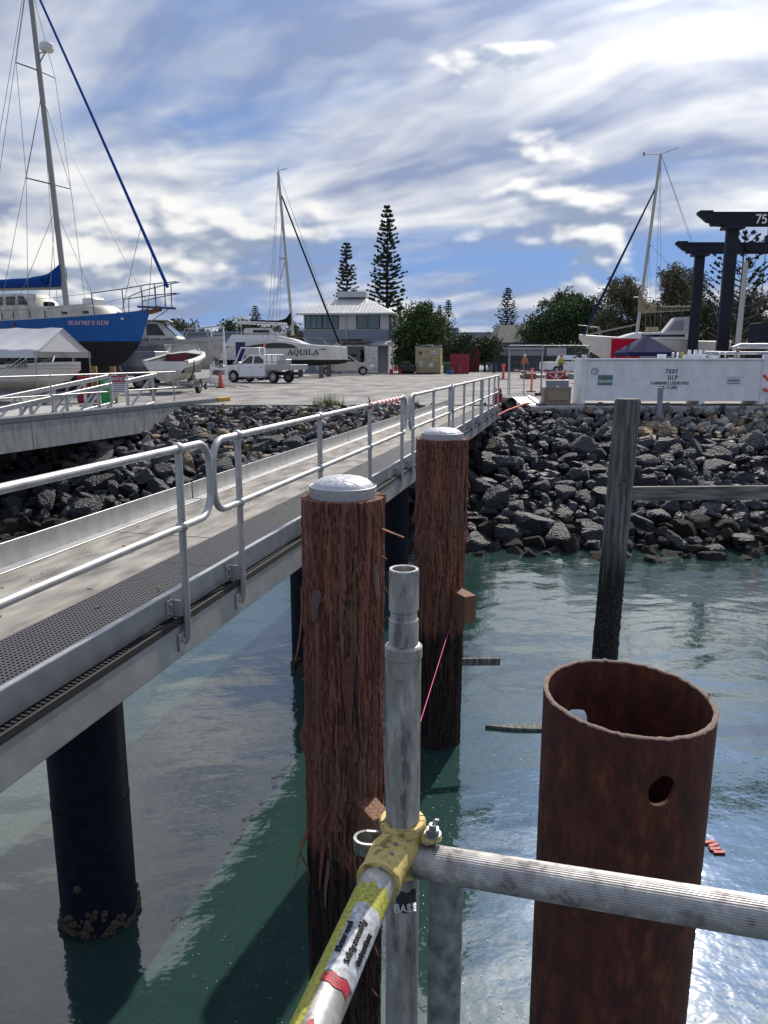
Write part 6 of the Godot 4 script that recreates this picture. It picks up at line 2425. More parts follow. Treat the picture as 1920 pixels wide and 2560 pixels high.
func make_tank() -> void:
	var t := thing("fuel_tank", "long white container fuel tank standing above the rock bank", "tank", V(6.66, 0.0, 26.1), -0.05)
	# local x along the face to the right, z back is negative
	var L := 6.15
	var mb := Mb.new()
	mb.box(Vector3(L / 2, 0.83, -0.70), Vector3(L - 0.05, 1.36, 1.3), Basis(), 0.012)
	var sh := obj("shell", mb, M.tank_white, t)
	mb = Mb.new()
	mb.box(Vector3(L / 2, 1.53, -0.70), Vector3(L, 0.06, 1.4), Basis(), 0.01)
	obj("top_rim", mb, M.tank_white, sh)
	for x in [0.10, 1.62, 4.1, L - 0.14]:
		mb = Mb.new()
		mb.box(Vector3(x, 0.075, -0.70), Vector3(0.16 if x < 1 or x > 5 else 0.18, 0.15, 1.34), Basis(), 0.01)
		obj("foot", mb, M.tank_white, t)
	for x in [0.09, L - 0.09]:
		mb = Mb.new()
		mb.box(Vector3(x, 0.80, -0.04), Vector3(0.16, 1.5, 0.16), Basis(), 0.012)
		mb.box(Vector3(x, 1.62, -0.06), Vector3(0.17, 0.13, 0.14), Basis(), 0.03)
		obj("corner_post", mb, M.tank_white, t)
	# fittings along the roof
	for q in [[2.85, 0.28, 0.1], [3.95, 0.72, 0.10], [4.55, 0.42, 0.06]]:
		mb = Mb.new()
		mb.cyl(Vector3(q[0], 1.56, -0.7), Vector3(q[0], 1.56 + q[2], -0.7), q[1] * 0.5, q[1] * 0.5, 24)
		mb.cyl(Vector3(q[0], 1.56 + q[2], -0.7), Vector3(q[0], 1.60 + q[2], -0.7), q[1] * 0.55, q[1] * 0.55, 24)
		obj("manhole", mb, M.tank_white, t)
	for q in [[3.2, "alu"], [3.35, "letter_white"], [3.5, "sticker_yellow"], [4.75, "alu"], [4.95, "alu"], [5.4, "alu_dull"], [4.25, "blue_plastic"]]:
		mb = Mb.new()
		mb.cyl(Vector3(q[0], 1.56, -0.6), Vector3(q[0], 1.68, -0.6), 0.035, 0.03, 10)
		mb.lathe(ball(0.055), Vector3(q[0], 1.71, -0.6), 12)
		obj("vent_cap", mb, M[q[1]], t)
	mb = Mb.new()
	mb.tube([Vector3(4.3, 1.76, -0.75), Vector3(5.0, 1.74, -0.75), Vector3(6.6, 1.74, -0.75), Vector3(8.2, 1.74, -0.75)], 0.055, 10)
	obj("pipe", mb, M.alu, t)
	mb = Mb.new()
	mb.tube([Vector3(5.5, 1.88, -1.4), Vector3(5.75, 1.98, -1.4), Vector3(8.2, 1.98, -1.4)], 0.10, 10)
	obj("pipe", mb, M.alu, t)
	mb = Mb.new()
	mb.cyl(Vector3(5.42, 1.56, -0.75), Vector3(5.42, 1.84, -0.75), 0.05, 0.05, 8)
	mb.lathe(ball(0.07), Vector3(5.42, 1.86, -0.75), 10)
	obj("valve", mb, M.bronze_metal, t)
	for x in [3.75, 3.95, 4.12]:
		mb = Mb.new()
		mb.box(Vector3(x, 1.74, -0.62), Vector3(0.10, 0.22, 0.10), Basis(), 0.02)
		obj("valve", mb, M.letter_white, t)
	var z := 0.0
	lettering("tank_number", "TK01", 0.155, M.letter_dark, sh, Vector3(3.02, 1.13, -0.046), Basis(), false, 0.85)
	lettering("fuel_lettering", "ULP", 0.155, M.letter_dark, sh, Vector3(3.06, 0.925, -0.046), Basis(), false, 0.85)
	lettering("hazard_lettering", "FLAMMABLE LIQUID PGII", 0.10, M.letter_dark, sh, Vector3(2.98, 0.745, -0.046), Basis(), false, 0.76)
	lettering("volume_lettering", "SFL: 11,200L", 0.10, M.letter_dark, sh, Vector3(2.96, 0.595, -0.046), Basis(), false, 0.76)
	mb = Mb.new()
	mb.cyl(Vector3(0.47, 1.13, -0.052), Vector3(0.47, 1.13, -0.044), 0.125, 0.125, 32)
	var em := obj("round_emblem", mb, M.letter_dark, sh)
	mb = Mb.new()
	mb.cyl(Vector3(0.47, 1.13, -0.044), Vector3(0.47, 1.13, -0.041), 0.108, 0.108, 32)
	obj("disc", mb, M.sign_pale, em)
	for q in [[0.045, 0.03, "red_paint"], [0.0, 0.05, "sticker_yellow"], [0.03, -0.045, "blue_plastic"]]:
		mb = Mb.new()
		mb.slab(PackedVector2Array([Vector2(0, 0.035), Vector2(0.009, 0.009), Vector2(0.035, 0), Vector2(0.009, -0.009), Vector2(0, -0.035), Vector2(-0.009, -0.009), Vector2(-0.035, 0), Vector2(-0.009, 0.009)]), 0.004, Vector3(0.47 + q[0], 1.13 + q[1], -0.038))
		obj("star", mb, M[q[2]], em)
	mb = Mb.new()
	mb.box(Vector3(0.83, 0.84, -0.047), Vector3(0.50, 0.34, 0.006))
	var fg := obj("green_placard", mb, M.sign_green, sh)
	lettering("placard_word", "FIREGUARD", 0.085, M.letter_white, fg, Vector3(0.83, 0.80, -0.042), Basis(), false, 0.82)
	mb = Mb.new()
	mb.slab(PackedVector2Array([Vector2(-0.04, 0), Vector2(0.04, 0), Vector2(0.045, 0.05), Vector2(0.01, 0.10), Vector2(-0.02, 0.06), Vector2(-0.045, 0.04)]), 0.004, Vector3(0.80, 0.87, -0.042))
	obj("flame", mb, M.red_paint, fg)
	mb = Mb.new()
	mb.box(Vector3(5.08, 0.84, -0.047), Vector3(0.48, 0.27, 0.006))
	var tk := obj("maker_placard", mb, M.sign_pale, sh)
	lettering("placard_word", "TANK", 0.085, M.green_dark, tk, Vector3(5.08, 0.83, -0.042), Basis(), false, 1.3)
	mb = Mb.new()
	mb.box(Vector3(5.08, 0.735, -0.042), Vector3(0.42, 0.018, 0.004))
	obj("underline", mb, M.letter_dark, tk)
	mb = Mb.new()
	mb.slab(PackedVector2Array([Vector2(0, 0), Vector2(0.03, 0.06), Vector2(0.008, 0.04), Vector2(-0.02, 0.055)]), 0.004, Vector3(5.07, 0.90, -0.042))
	obj("leaf_mark", mb, M.blue_plastic, tk)
	# slab it stands on
	
	mb = Mb.new()
	mb.box(Vector3(9.6, -0.12, -27.2), Vector3(9.5, 0.22, 3.4), Basis(), 0.02)
	var pad := obj("pavement", mb, M.wharf_concrete)
	pad.set_meta("kind", "structure")
	# pedestal with the red arrow sign
	var p := thing("hose_cabinet", "bronze coloured metal hose cabinet under a red arrow sign beside the tank", "cabinet", V(5.92, -0.02, 26.45), 0.0)
	mb = Mb.new()
	mb.box(Vector3(0, 0.31, 0), Vector3(0.92, 0.62, 0.5), Basis(), 0.02)
	obj("case", mb, M.bronze_metal, p)
	mb = Mb.new()
	mb.box(Vector3(0, 0.34, 0.262), Vector3(0.72, 0.34, 0.03), Basis(Vector3.RIGHT, -0.15), 0.01)
	obj("tray", mb, M.bronze_metal, p)
	mb = Mb.new()
	mb.box(Vector3(0, 0.66, 0.17), Vector3(0.78, 0.42, 0.03), Basis(Vector3.RIGHT, -0.35), 0.01)
	obj("lid", mb, M.car_grey, p)
	mb = Mb.new()
	mb.lathe([Vector2(0.0, 0.0), Vector2(0.045, 0.0), Vector2(0.045, 0.02), Vector2(0.02, 0.022), Vector2(0.0, 0.012)], Vector3(0, 0.62, 0.19), 16, Basis(Vector3.RIGHT, PI / 2 - 0.35))
	obj("lock", mb, M.letter_white, p)
	for x in [-0.44, 0.44]:
		mb = Mb.new()
		mb.cyl(Vector3(x, 0.5, 0.2), Vector3(x, 0.62, 0.2), 0.05, 0.05, 10)
		obj("hinge", mb, M.alu, p)
	p = thing("arrow_sign", "red sign with a white down arrow above the bronze cabinet", "sign", V(5.97, 0.0, 26.75), 0.0)
	mb = Mb.new()
	mb.box(Vector3(0, 0.965, 0), Vector3(0.64, 0.30, 0.012))
	obj("board", mb, M.red_paint, p)
	mb = Mb.new()
	mb.box(Vector3(0, 0.42, -0.03), Vector3(0.05, 0.84, 0.03))
	obj("stake", mb, M.grey_wood, p)
	mb = Mb.new()
	mb.slab(PackedVector2Array([Vector2(-0.035, 0.07), Vector2(0.035, 0.07), Vector2(0.035, 0), Vector2(0.08, 0), Vector2(0, -0.09), Vector2(-0.08, 0), Vector2(-0.035, 0)]), 0.006, Vector3(0, 0.98, 0.01))
	mb.slab(PackedVector2Array([Vector2(-0.26, 0.06), Vector2(0, -0.13), Vector2(0.26, 0.06), Vector2(0.26, 0.03), Vector2(0, -0.16), Vector2(-0.26, 0.03)]), 0.006, Vector3(0, 0.98, 0.01))
	obj("arrow", mb, M.letter_white, p)
	mb = Mb.new()
	for k in 7:
		mb.box(Vector3(-0.24 + 0.08 * k, 1.09, 0.008), Vector3(0.055, 0.035, 0.004))
	obj("small_print", mb, M.letter_white, p).set_meta("kind", "stuff")
	# white box at the frame's right edge, orange hose, pipe bollard
	p = thing("white_kiosk", "pale pink-white cabinet standing right of the fuel tank", "cabinet", V(13.75, 0, 26.6), 0.0)
	mb = Mb.new()
	mb.box(Vector3(0, 0.72, -0.4), Vector3(1.1, 1.44, 0.8), Basis(), 0.05)
	obj("case", mb, M.sign_pale, p)
	p = thing("orange_hose", "bright orange hose looping down beside the fuel tank", "hose", V(12.75, 0, 25.75), 0.0)
	for k in 2:
		mb = Mb.new()
		var pts := []
		for i in 10:
			var f := i / 9.0
			pts.append(Vector3(-0.10 + 0.72 * f, 1.02 - 0.45 * k - 1.0 * pow(f, 1.3) * (1.0 - 0.45 * k), 0.1 * k))
		mb.tube(pts, 0.045, 8)
		obj("hose", mb, M.orange_plastic, p)
	p = thing("pipe_bollard", "thin grey plastic pipe standing in the rocks before the fuel tank", "bollard", V(8.85, -0.3, 24.6), 0.0)
	mb = Mb.new()
	mb.cyl(Vector3(0, 0, 0), Vector3(0, 0.92, 0), 0.085, 0.085, 16)
	mb.cyl(Vector3(0, 0.92, 0), Vector3(0, 0.95, 0), 0.09, 0.07, 16)
	obj("pipe", mb, M.plastic_grey, p)
	# black drainage pipe end and red lifebuoy at the jetty head
	p = thing("drain_pipe", "short length of black plastic pipe lying at the jetty head", "pipe", V(4.10, 0.10, 25.3), 0.35)
	mb = Mb.new()
	mb.lathe([Vector2(0.21, 0.0), Vector2(0.21, 0.9), Vector2(0.185, 0.9), Vector2(0.18, 0.0), Vector2(0.21, 0.0)], Vector3(0, 0, 0.2), 28, Basis(Vector3.RIGHT, -PI / 2))
	obj("pipe", mb, M.hdpe, p)
	p = thing("lifebuoy", "red lifebuoy in a cover hung at the end of the jetty handrail", "lifebuoy", V(3.66, 0.29, 24.75), 1.15)
	mb = Mb.new()
	var ring := []
	for i in 29:
		var g := TAU * i / 28
		ring.append(Vector3(cos(g) * 0.28, sin(g) * 0.30, 0))
	mb.tube(ring, 0.085, 10)
	obj("ring", mb, M.red_paint, p)
	mb = Mb.new()
	for i in 4:
		var g := TAU * (i + 0.5) / 4
		mb.cyl(Vector3(cos(g) * 0.28, sin(g) * 0.30, 0) - Vector3(-sin(g), cos(g), 0) * 0.03, Vector3(cos(g) * 0.28, sin(g) * 0.30, 0) + Vector3(-sin(g), cos(g), 0) * 0.03, 0.088, 0.088, 10)
	obj("band", mb, M.letter_white, p).set_meta("kind", "stuff")
	p = thing("orange_conduit", "thin orange conduit lying over the rocks by the jetty head", "conduit", Vector3.ZERO, 0.0)
	mb = Mb.new()
	mb.tube([V(3.3, -0.28, 23.6), V(3.9, -0.05, 24.2), V(4.6, 0.12, 24.9), V(4.9, 0.10, 25.6)], 0.03, 8)
	obj("pipe", mb, M.cone_orange, p)
	p = thing("cover_sheet", "pale folded sheet metal lying by the bronze cabinet", "sheet", V(4.95, -0.02, 26.3), 0.2)
	mb = Mb.new()
	mb.box(Vector3(0, 0.14, 0), Vector3(0.8, 0.02, 1.0), Basis(Vector3.RIGHT, 0.22), 0.004)
	mb.box(Vector3(0.2, 0.17, 0), Vector3(0.1, 0.05, 1.0), Basis(Vector3.RIGHT, 0.22), 0.004)
	mb.box(Vector3(0, 0.05, 0), Vector3(0.5, 0.1, 0.6), Basis(), 0.01)
	obj("sheet", mb, M.alu_sheet, p)


func make_gantry() -> void:
	var t := thing("travel_lift", "dark blue-grey boat travel lift with tall posts and twin crossbeams", "gantry", Vector3.ZERO)
	for k in 2:
		var d: float = [38.5, 48.0][k]
		var px: float = [16.75, 19.05][k]
		var bx: float = [15.05, 17.58][k]
		var yb: float = [7.76, 7.72][k]
		var mb := Mb.new()
		mb.box(V(px, yb / 2 + 0.4, d), Vector3(0.58, yb - 0.8, 0.26), Basis(), 0.03)
		obj("post", mb, M.gantry, t)
		mb = Mb.new()
		mb.box(V(px, yb - 0.08, d), Vector3(0.95, 0.16, 0.7), Basis(), 0.02)
		mb.box(V(px, 0.95, d), Vector3(1.5, 0.3, 0.8), Basis(), 0.04)
		obj("flange", mb, M.gantry, t)
		mb = Mb.new()
		mb.slab(PackedVector2Array([Vector2(0.25, 0.0), Vector2(9.0, 0.0), Vector2(9.0, 0.60), Vector2(0.0, 0.60), Vector2(0.0, 0.4)]), 0.3, V(bx + 0.42, yb, d))
		mb.box(V(bx + 5.0, yb + 0.61, d), Vector3(9.0, 0.04, 0.4))
		mb.box(V(bx + 5.0, yb + 0.02, d), Vector3(8.0, 0.04, 0.4))
		var beam := obj("crossbeam", mb, M.gantry, t)
		mb = Mb.new()
		mb.slab(PackedVector2Array([Vector2(0.0, 0.48), Vector2(0.5, 0.10), Vector2(0.72, 0.12), Vector2(0.72, 0.66), Vector2(0.1, 0.66), Vector2(0.0, 0.60)]), 0.24, V(bx - 0.05, yb - 0.05 + 0.10, d))
		obj("beam_end", mb, M.gantry, beam)
		mb = Mb.new()
		mb.cyl(V(bx + 4.0 + 0.35 * k, yb + 0.40, d - 0.35), V(bx + 4.0 + 0.35 * k, yb + 0.40, d - 0.2), 0.32, 0.32, 8)
		mb.cyl(V(bx + 4.0 + 0.35 * k, yb + 0.40, d - 0.42), V(bx + 4.0 + 0.35 * k, yb + 0.40, d - 0.35), 0.12, 0.12, 12)
		obj("winch_hub", mb, M.gantry, beam)
		mb = Mb.new()
		mb.box(V(bx + 7.0, yb + 0.84, d), Vector3(3.4, 0.40, 0.3), Basis(), 0.03)
		obj("machinery_box", mb, M.gantry, beam)
		for i in 5:
			mb = Mb.new()
			var x := bx + 3.4 + 0.55 * i + 0.9 * k
			mb.cyl(V(x, yb, d), V(x, 1.6, d), 0.014, 0.014, 5)
			obj("cable", mb, M.black, t)
		for s in [-0.7, 0.7]:
			wheel(t, V(px, 0.8, d + s), 0.8, 0.5, M.gantry)
	lettering("capacity_lettering", "75 T", 0.42, M.letter_white, t, V(18.22, 8.06, 38.31), Basis(), false, 0.9)
	var mb := Mb.new()
	mb.box(V(18.6, 1.2, 43.0), Vector3(0.7, 0.7, 9.0), Basis(Vector3.UP, -0.23), 0.03)
	obj("side_beam", mb, M.gantry, t)
	mb = Mb.new()
	mb.box(V(18.35, 2.3, 37.0), Vector3(1.6, 1.8, 1.2), Basis(), 0.05)
	var eng := obj("engine_house", mb, M.gantry, t)
	mb = Mb.new()
	mb.lathe([Vector2(0.24, 0), Vector2(0.30, 0), Vector2(0.30, 0.05), Vector2(0.24, 0.05)], V(18.2, 2.6, 36.38), 20, Basis(Vector3.RIGHT, PI / 2))
	mb.tube([V(17.7, 1.8, 36.35), V(18.0, 1.95, 36.35), V(18.2, 2.2, 36.35), V(18.5, 2.2, 36.35)], 0.025, 6)
	obj("gauge_ring", mb, M.alu, eng)
	t = thing("pale_pole", "slim pale leaning pole before the travel lift", "pole", V(16.35, 0, 36.0))
	mb = Mb.new()
	mb.cyl(Vector3(0, 0, 0), Vector3(0.05, 5.85, 0), 0.15, 0.10, 14)
	obj("pole", mb, M.mast_pale, t)
	t = thing("navy_gazebo", "navy blue pop-up gazebo roof behind the fuel tank", "gazebo", V(13.42, 0, 40.0))
	mb = Mb.new()
	for i in 4:
		var a := Basis(Vector3.UP, PI / 4 + PI / 2 * i) * Vector3(1.7, 1.85, 0)
		var b := Basis(Vector3.UP, PI / 4 + PI / 2 * (i + 1)) * Vector3(1.7, 1.85, 0)
		mb.ftri(Vector3(0, 2.72, 0), a, b, a + b)
		mb.quad(a, b, b - Vector3(0, 0.2, 0), a - Vector3(0, 0.2, 0), (a + b) * Vector3(1, 0, 1))
	obj("canopy", mb, M.canvas_navy, t)
	for i in 4:
		mb = Mb.new()
		var a := Basis(Vector3.UP, PI / 4 + PI / 2 * i) * Vector3(1.65, 0, 0)
		mb.cyl(a, a + Vector3(0, 1.85, 0), 0.025, 0.025, 8)
		obj("leg", mb, M.galv, t)
	t = thing("red_tarpaulin", "red tarpaulin draped on the sloop's side by the gazebo", "tarpaulin", V(13.35, 0.7, 43.0), 0.0)
	mb = Mb.new()
	var rows := []
	for j in 5:
		var row := PackedVector3Array()
		for i in 13:
			row.append(Vector3(-0.8 + i * 0.135, 1.9 - j * 0.36, 0.03 * sin(i * 1.7 + j * 0.4)))
		rows.append(row)
	mb.grid(rows, Vector3(0, 1, -5))
	mb.box(Vector3(0, -0.1, -0.05), Vector3(1.6, 1.2, 0.05))
	obj("sheet", mb, M.canvas_red, t)


func make_fences() -> void:
	var t := thing("black_gate", "black steel bar gate across the yard entrance", "gate", V(11.3, 0, 79.0), 0.62)
	var mb: Mb
	for y in [0.15, 1.3, 2.3]:
		mb = Mb.new()
		mb.box(Vector3(3.6, y, 0), Vector3(7.4, 0.06, 0.05))
		obj("rail", mb, M.black, t)
	for i in 46:
		mb = Mb.new()
		mb.box(Vector3(0.05 + i * 0.16, 1.25, 0.0), Vector3(0.035, 2.4, 0.035))
		obj("bar", mb, M.black, t)
	for x in [-0.1, 7.4]:
		mb = Mb.new()
		mb.box(Vector3(x, 1.3, 0), Vector3(0.14, 2.6, 0.14))
		obj("post", mb, M.black, t)
	# temporary fence panels
	for k in 2:
		var p := thing("temporary_fence", ["galvanised temporary fence panel nearest the jetty, leaning open", "galvanised temporary fence panel behind the bronze cabinet"][k], "fence", [V(5.25, 0, 32.6), V(6.7, 0, 32.9)][k], [0.10, 0.02][k], "temporary fence panels")
		var w: float = [1.45, 2.0][k]
		for x in [0.0, w]:
			mb = Mb.new()
			mb.cyl(Vector3(x, 0.05, 0), Vector3(x, 2.12, 0), 0.022, 0.022, 8)
			obj("upright", mb, M.galv, p)
		for y in [0.12, 2.08]:
			mb = Mb.new()
			mb.cyl(Vector3(0, y, 0), Vector3(w, y, 0), 0.020, 0.020, 8)
			obj("rail", mb, M.galv, p)
		mb = Mb.new()
		var x := 0.06
		while x < w:
			mb.box(Vector3(x, 1.1, 0), Vector3(0.004, 1.95, 0.004))
			x += 0.075
		for i in 7:
			mb.box(Vector3(w / 2, 0.3 + i * 0.28, 0), Vector3(w, 0.004, 0.004))
		obj("wire_mesh", mb, M.galv, p).set_meta("kind", "stuff")
		mb = Mb.new()
		mb.box(Vector3(w, 0.06, 0), Vector3(0.5, 0.12, 0.24), Basis(), 0.02)
		obj("foot", mb, M.red_dark, p)
		if k == 0:
			for x2 in [-0.15, 0.45]:
				mb = Mb.new()
				mb.cyl(Vector3(x2, 0.02, 0.9), Vector3(x2 + 0.14, 1.95, 0.1), 0.02, 0.02, 8)
				obj("brace", mb, M.galv, p)
	# bollards and tape
	for k in 2:
		var b := thing("delineator_post", ["pink delineator post on a black base, nearest the gate", "pink delineator post standing by the fence panel"][k], "bollard", [V(8.85, 0, 57.3), V(6.9, 0, 36.0)][k], 0.0, "pink delineator posts")
		mb = Mb.new()
		mb.cyl(Vector3(0, 0, 0), Vector3(0, 0.06, 0), [0.42, 0.22][k], [0.38, 0.2][k], 16)
		obj("base", mb, M.rubber, b)
		mb = Mb.new()
		mb.cyl(Vector3(0, 0.06, 0), Vector3(0, 0.98, 0), 0.10 - 0.05 * k, 0.085 - 0.045 * k, 14)
		mb.cyl(Vector3(0, 0.90, 0), Vector3(0, 1.10, 0), 0.15 - 0.08 * k, 0.15 - 0.08 * k, 14)
		obj("tube", mb, M.pink_plastic, b)
	var tp := thing("barrier_tape", "red and white barrier tape strung past the yard workers", "tape", Vector3.ZERO)
	var pts := [V(8.85, 0.95, 57.3), V(9.6, 0.85, 52.0), V(8.6, 0.85, 44.0), V(6.95, 0.9, 36.2)]
	for i in 26:
		mb = Mb.new()
		var p := V(5.6 + i * 0.11, 1.06 - 0.08 * sin(PI * i / 25.0), 33.2)
		mb.box(p, Vector3(0.11, 0.05, 0.004), Basis(Vector3.BACK, 0.06 * sin(i * 1.3)))
		obj("strip", mb, M.pink_plastic if i % 2 == 0 else M.letter_white, tp)
	# cone, drums, posts by the wharf
	var c := thing("traffic_cone", "faded orange traffic cone right of the cream motorboat", "cone", V(-8.65, 0, 40.8))
	mb = Mb.new()
	mb.box(Vector3(0, 0.025, 0), Vector3(0.42, 0.05, 0.42), Basis(), 0.01)
	obj("base", mb, M.red_dark, c)
	mb = Mb.new()
	mb.cyl(Vector3(0, 0.05, 0), Vector3(0, 0.92, 0), 0.15, 0.035, 20)
	obj("cone", mb, M.cone_orange, c)
	var s := thing("fallen_spars", "white boat spars lying on the ground behind the traffic cone", "spars", V(-9.3, 0, 42.0), 0.0)
	for k in 2:
		mb = Mb.new()
		mb.cyl(Vector3(-0.8, 0.42 - 0.1 * k, -0.3), Vector3(2.2 - 0.7 * k, 0.08, 1.5), 0.06, 0.05, 10)
		obj("spar", mb, M.white_gel, s)
	s = thing("boarding_steps", "tall white aluminium boarding steps beside the grey fishing boat", "steps", V(-9.6, 0, 45.2), 0.3)
	for x in [-0.35, 0.35]:
		mb = Mb.new()
		mb.beam(Vector3(x, 0, 0.6), Vector3(x, 3.3, -0.4), 0.08, 0.08)
		obj("stringer", mb, M.white_paint, s)
		mb = Mb.new()
		mb.beam(Vector3(x, 0, -1.6), Vector3(x, 2.9, -0.5), 0.06, 0.06)
		obj("leg", mb, M.white_paint, s)
	for i in 8:
		mb = Mb.new()
		mb.box(Vector3(0, 0.35 + i * 0.37, 0.6 - (0.35 + i * 0.37) * 0.303), Vector3(0.7, 0.06, 0.22))
		obj("tread", mb, M.alu, s)
	s = thing("work_platform", "white framed rolling work platform in front of the boarding steps", "platform", V(-9.35, 0, 43.6), 0.2)
	for x in [-0.42, 0.42]:
		for z in [-0.4, 0.4]:
			mb = Mb.new()
			mb.box(Vector3(x, 1.2, z), Vector3(0.09, 2.2, 0.09), Basis(), 0.01)
			obj("upright", mb, M.white_paint, s)
	for y in [0.4, 0.95, 2.2]:
		mb = Mb.new()
		mb.box(Vector3(0, y, 0), Vector3(0.95, 0.12, 0.9), Basis(), 0.01)
		obj("shelf", mb, M.white_paint, s)
	mb = Mb.new()
	rng.seed = 15
	for i in 10:
		mb.box(Vector3(rng.randf_range(-0.3, 0.3), 0.62 + rng.randf_range(0, 0.6), rng.randf_range(-0.3, 0.3)), Vector3(0.2, 0.18, 0.2), Basis(Vector3.UP, rng.randf() * 3.0), 0.03)
	obj("gear", mb, M.car_grey, s).set_meta("kind", "stuff")
	for q in [[-10.75, 27.6, "crimson", "dark red plastic drum behind the wharf notice", 0.26], [-9.75, 27.3, "green_plastic", "green plastic drum behind the wharf handrail", 0.29]]:
		var dr := thing("plastic_drum", q[3], "drum", V(q[0], 0.0, q[1]))
		mb = Mb.new()
		var r: float = q[4]
		mb.lathe([Vector2(r * 0.9, 0), Vector2(r, 0.05), Vector2(r, 0.3), Vector2(r * 1.04, 0.33), Vector2(r, 0.36), Vector2(r, 0.62), Vector2(r * 1.04, 0.65), Vector2(r, 0.68), Vector2(r * 0.98, 0.88), Vector2(r * 0.9, 0.92)], Vector3.ZERO, 24)
		obj("body", mb, M[q[2]], dr)
		mb = Mb.new()
		mb.cyl(Vector3(0, 0.9, 0), Vector3(0, 0.93, 0), r * 0.9, r * 0.88, 24)
		obj("lid", mb, M[q[2]], dr)
	for k in 2:
		var op := thing("timber_stake", ["square orange timber stake behind the notice sign", "square orange timber stake beside the green drum"][k], "stake", V([-10.38, -9.50][k], 0, [27.7, 27.1][k]))
		mb = Mb.new()
		mb.box(Vector3(0, 0.64, 0), Vector3(0.17, 1.28, 0.15), Basis(), 0.01)
		obj("stake", mb, M.orange_wood, op)
	# grass tuft at the yard edge
	var g := thing("grass_tuft", "dry green grass tuft at the yard edge above the rocks", "grass", V(-1.9, -0.05, 26.2))
	mb = Mb.new()
	rng.seed = 77
	for i in 230:
		var a := rng.randf() * TAU
		var r := pow(rng.randf(), 0.7) * 0.42
		var p := Vector3(cos(a) * r * 1.3, 0, sin(a) * r * 0.5)
		var h := rng.randf_range(0.12, 0.34) if rng.randf() < 0.85 else rng.randf_range(0.4, 0.62)
		var tip := p + Vector3(rng.randf_range(-0.15, 0.15), h, rng.randf_range(-0.1, 0.1))
		var wd := Vector3(0.009, 0, 0.004)
		mb.ftri(p - wd, p + wd, tip, Vector3(0, 0, 1))
	obj("blades", mb, M.grass_blade, g)


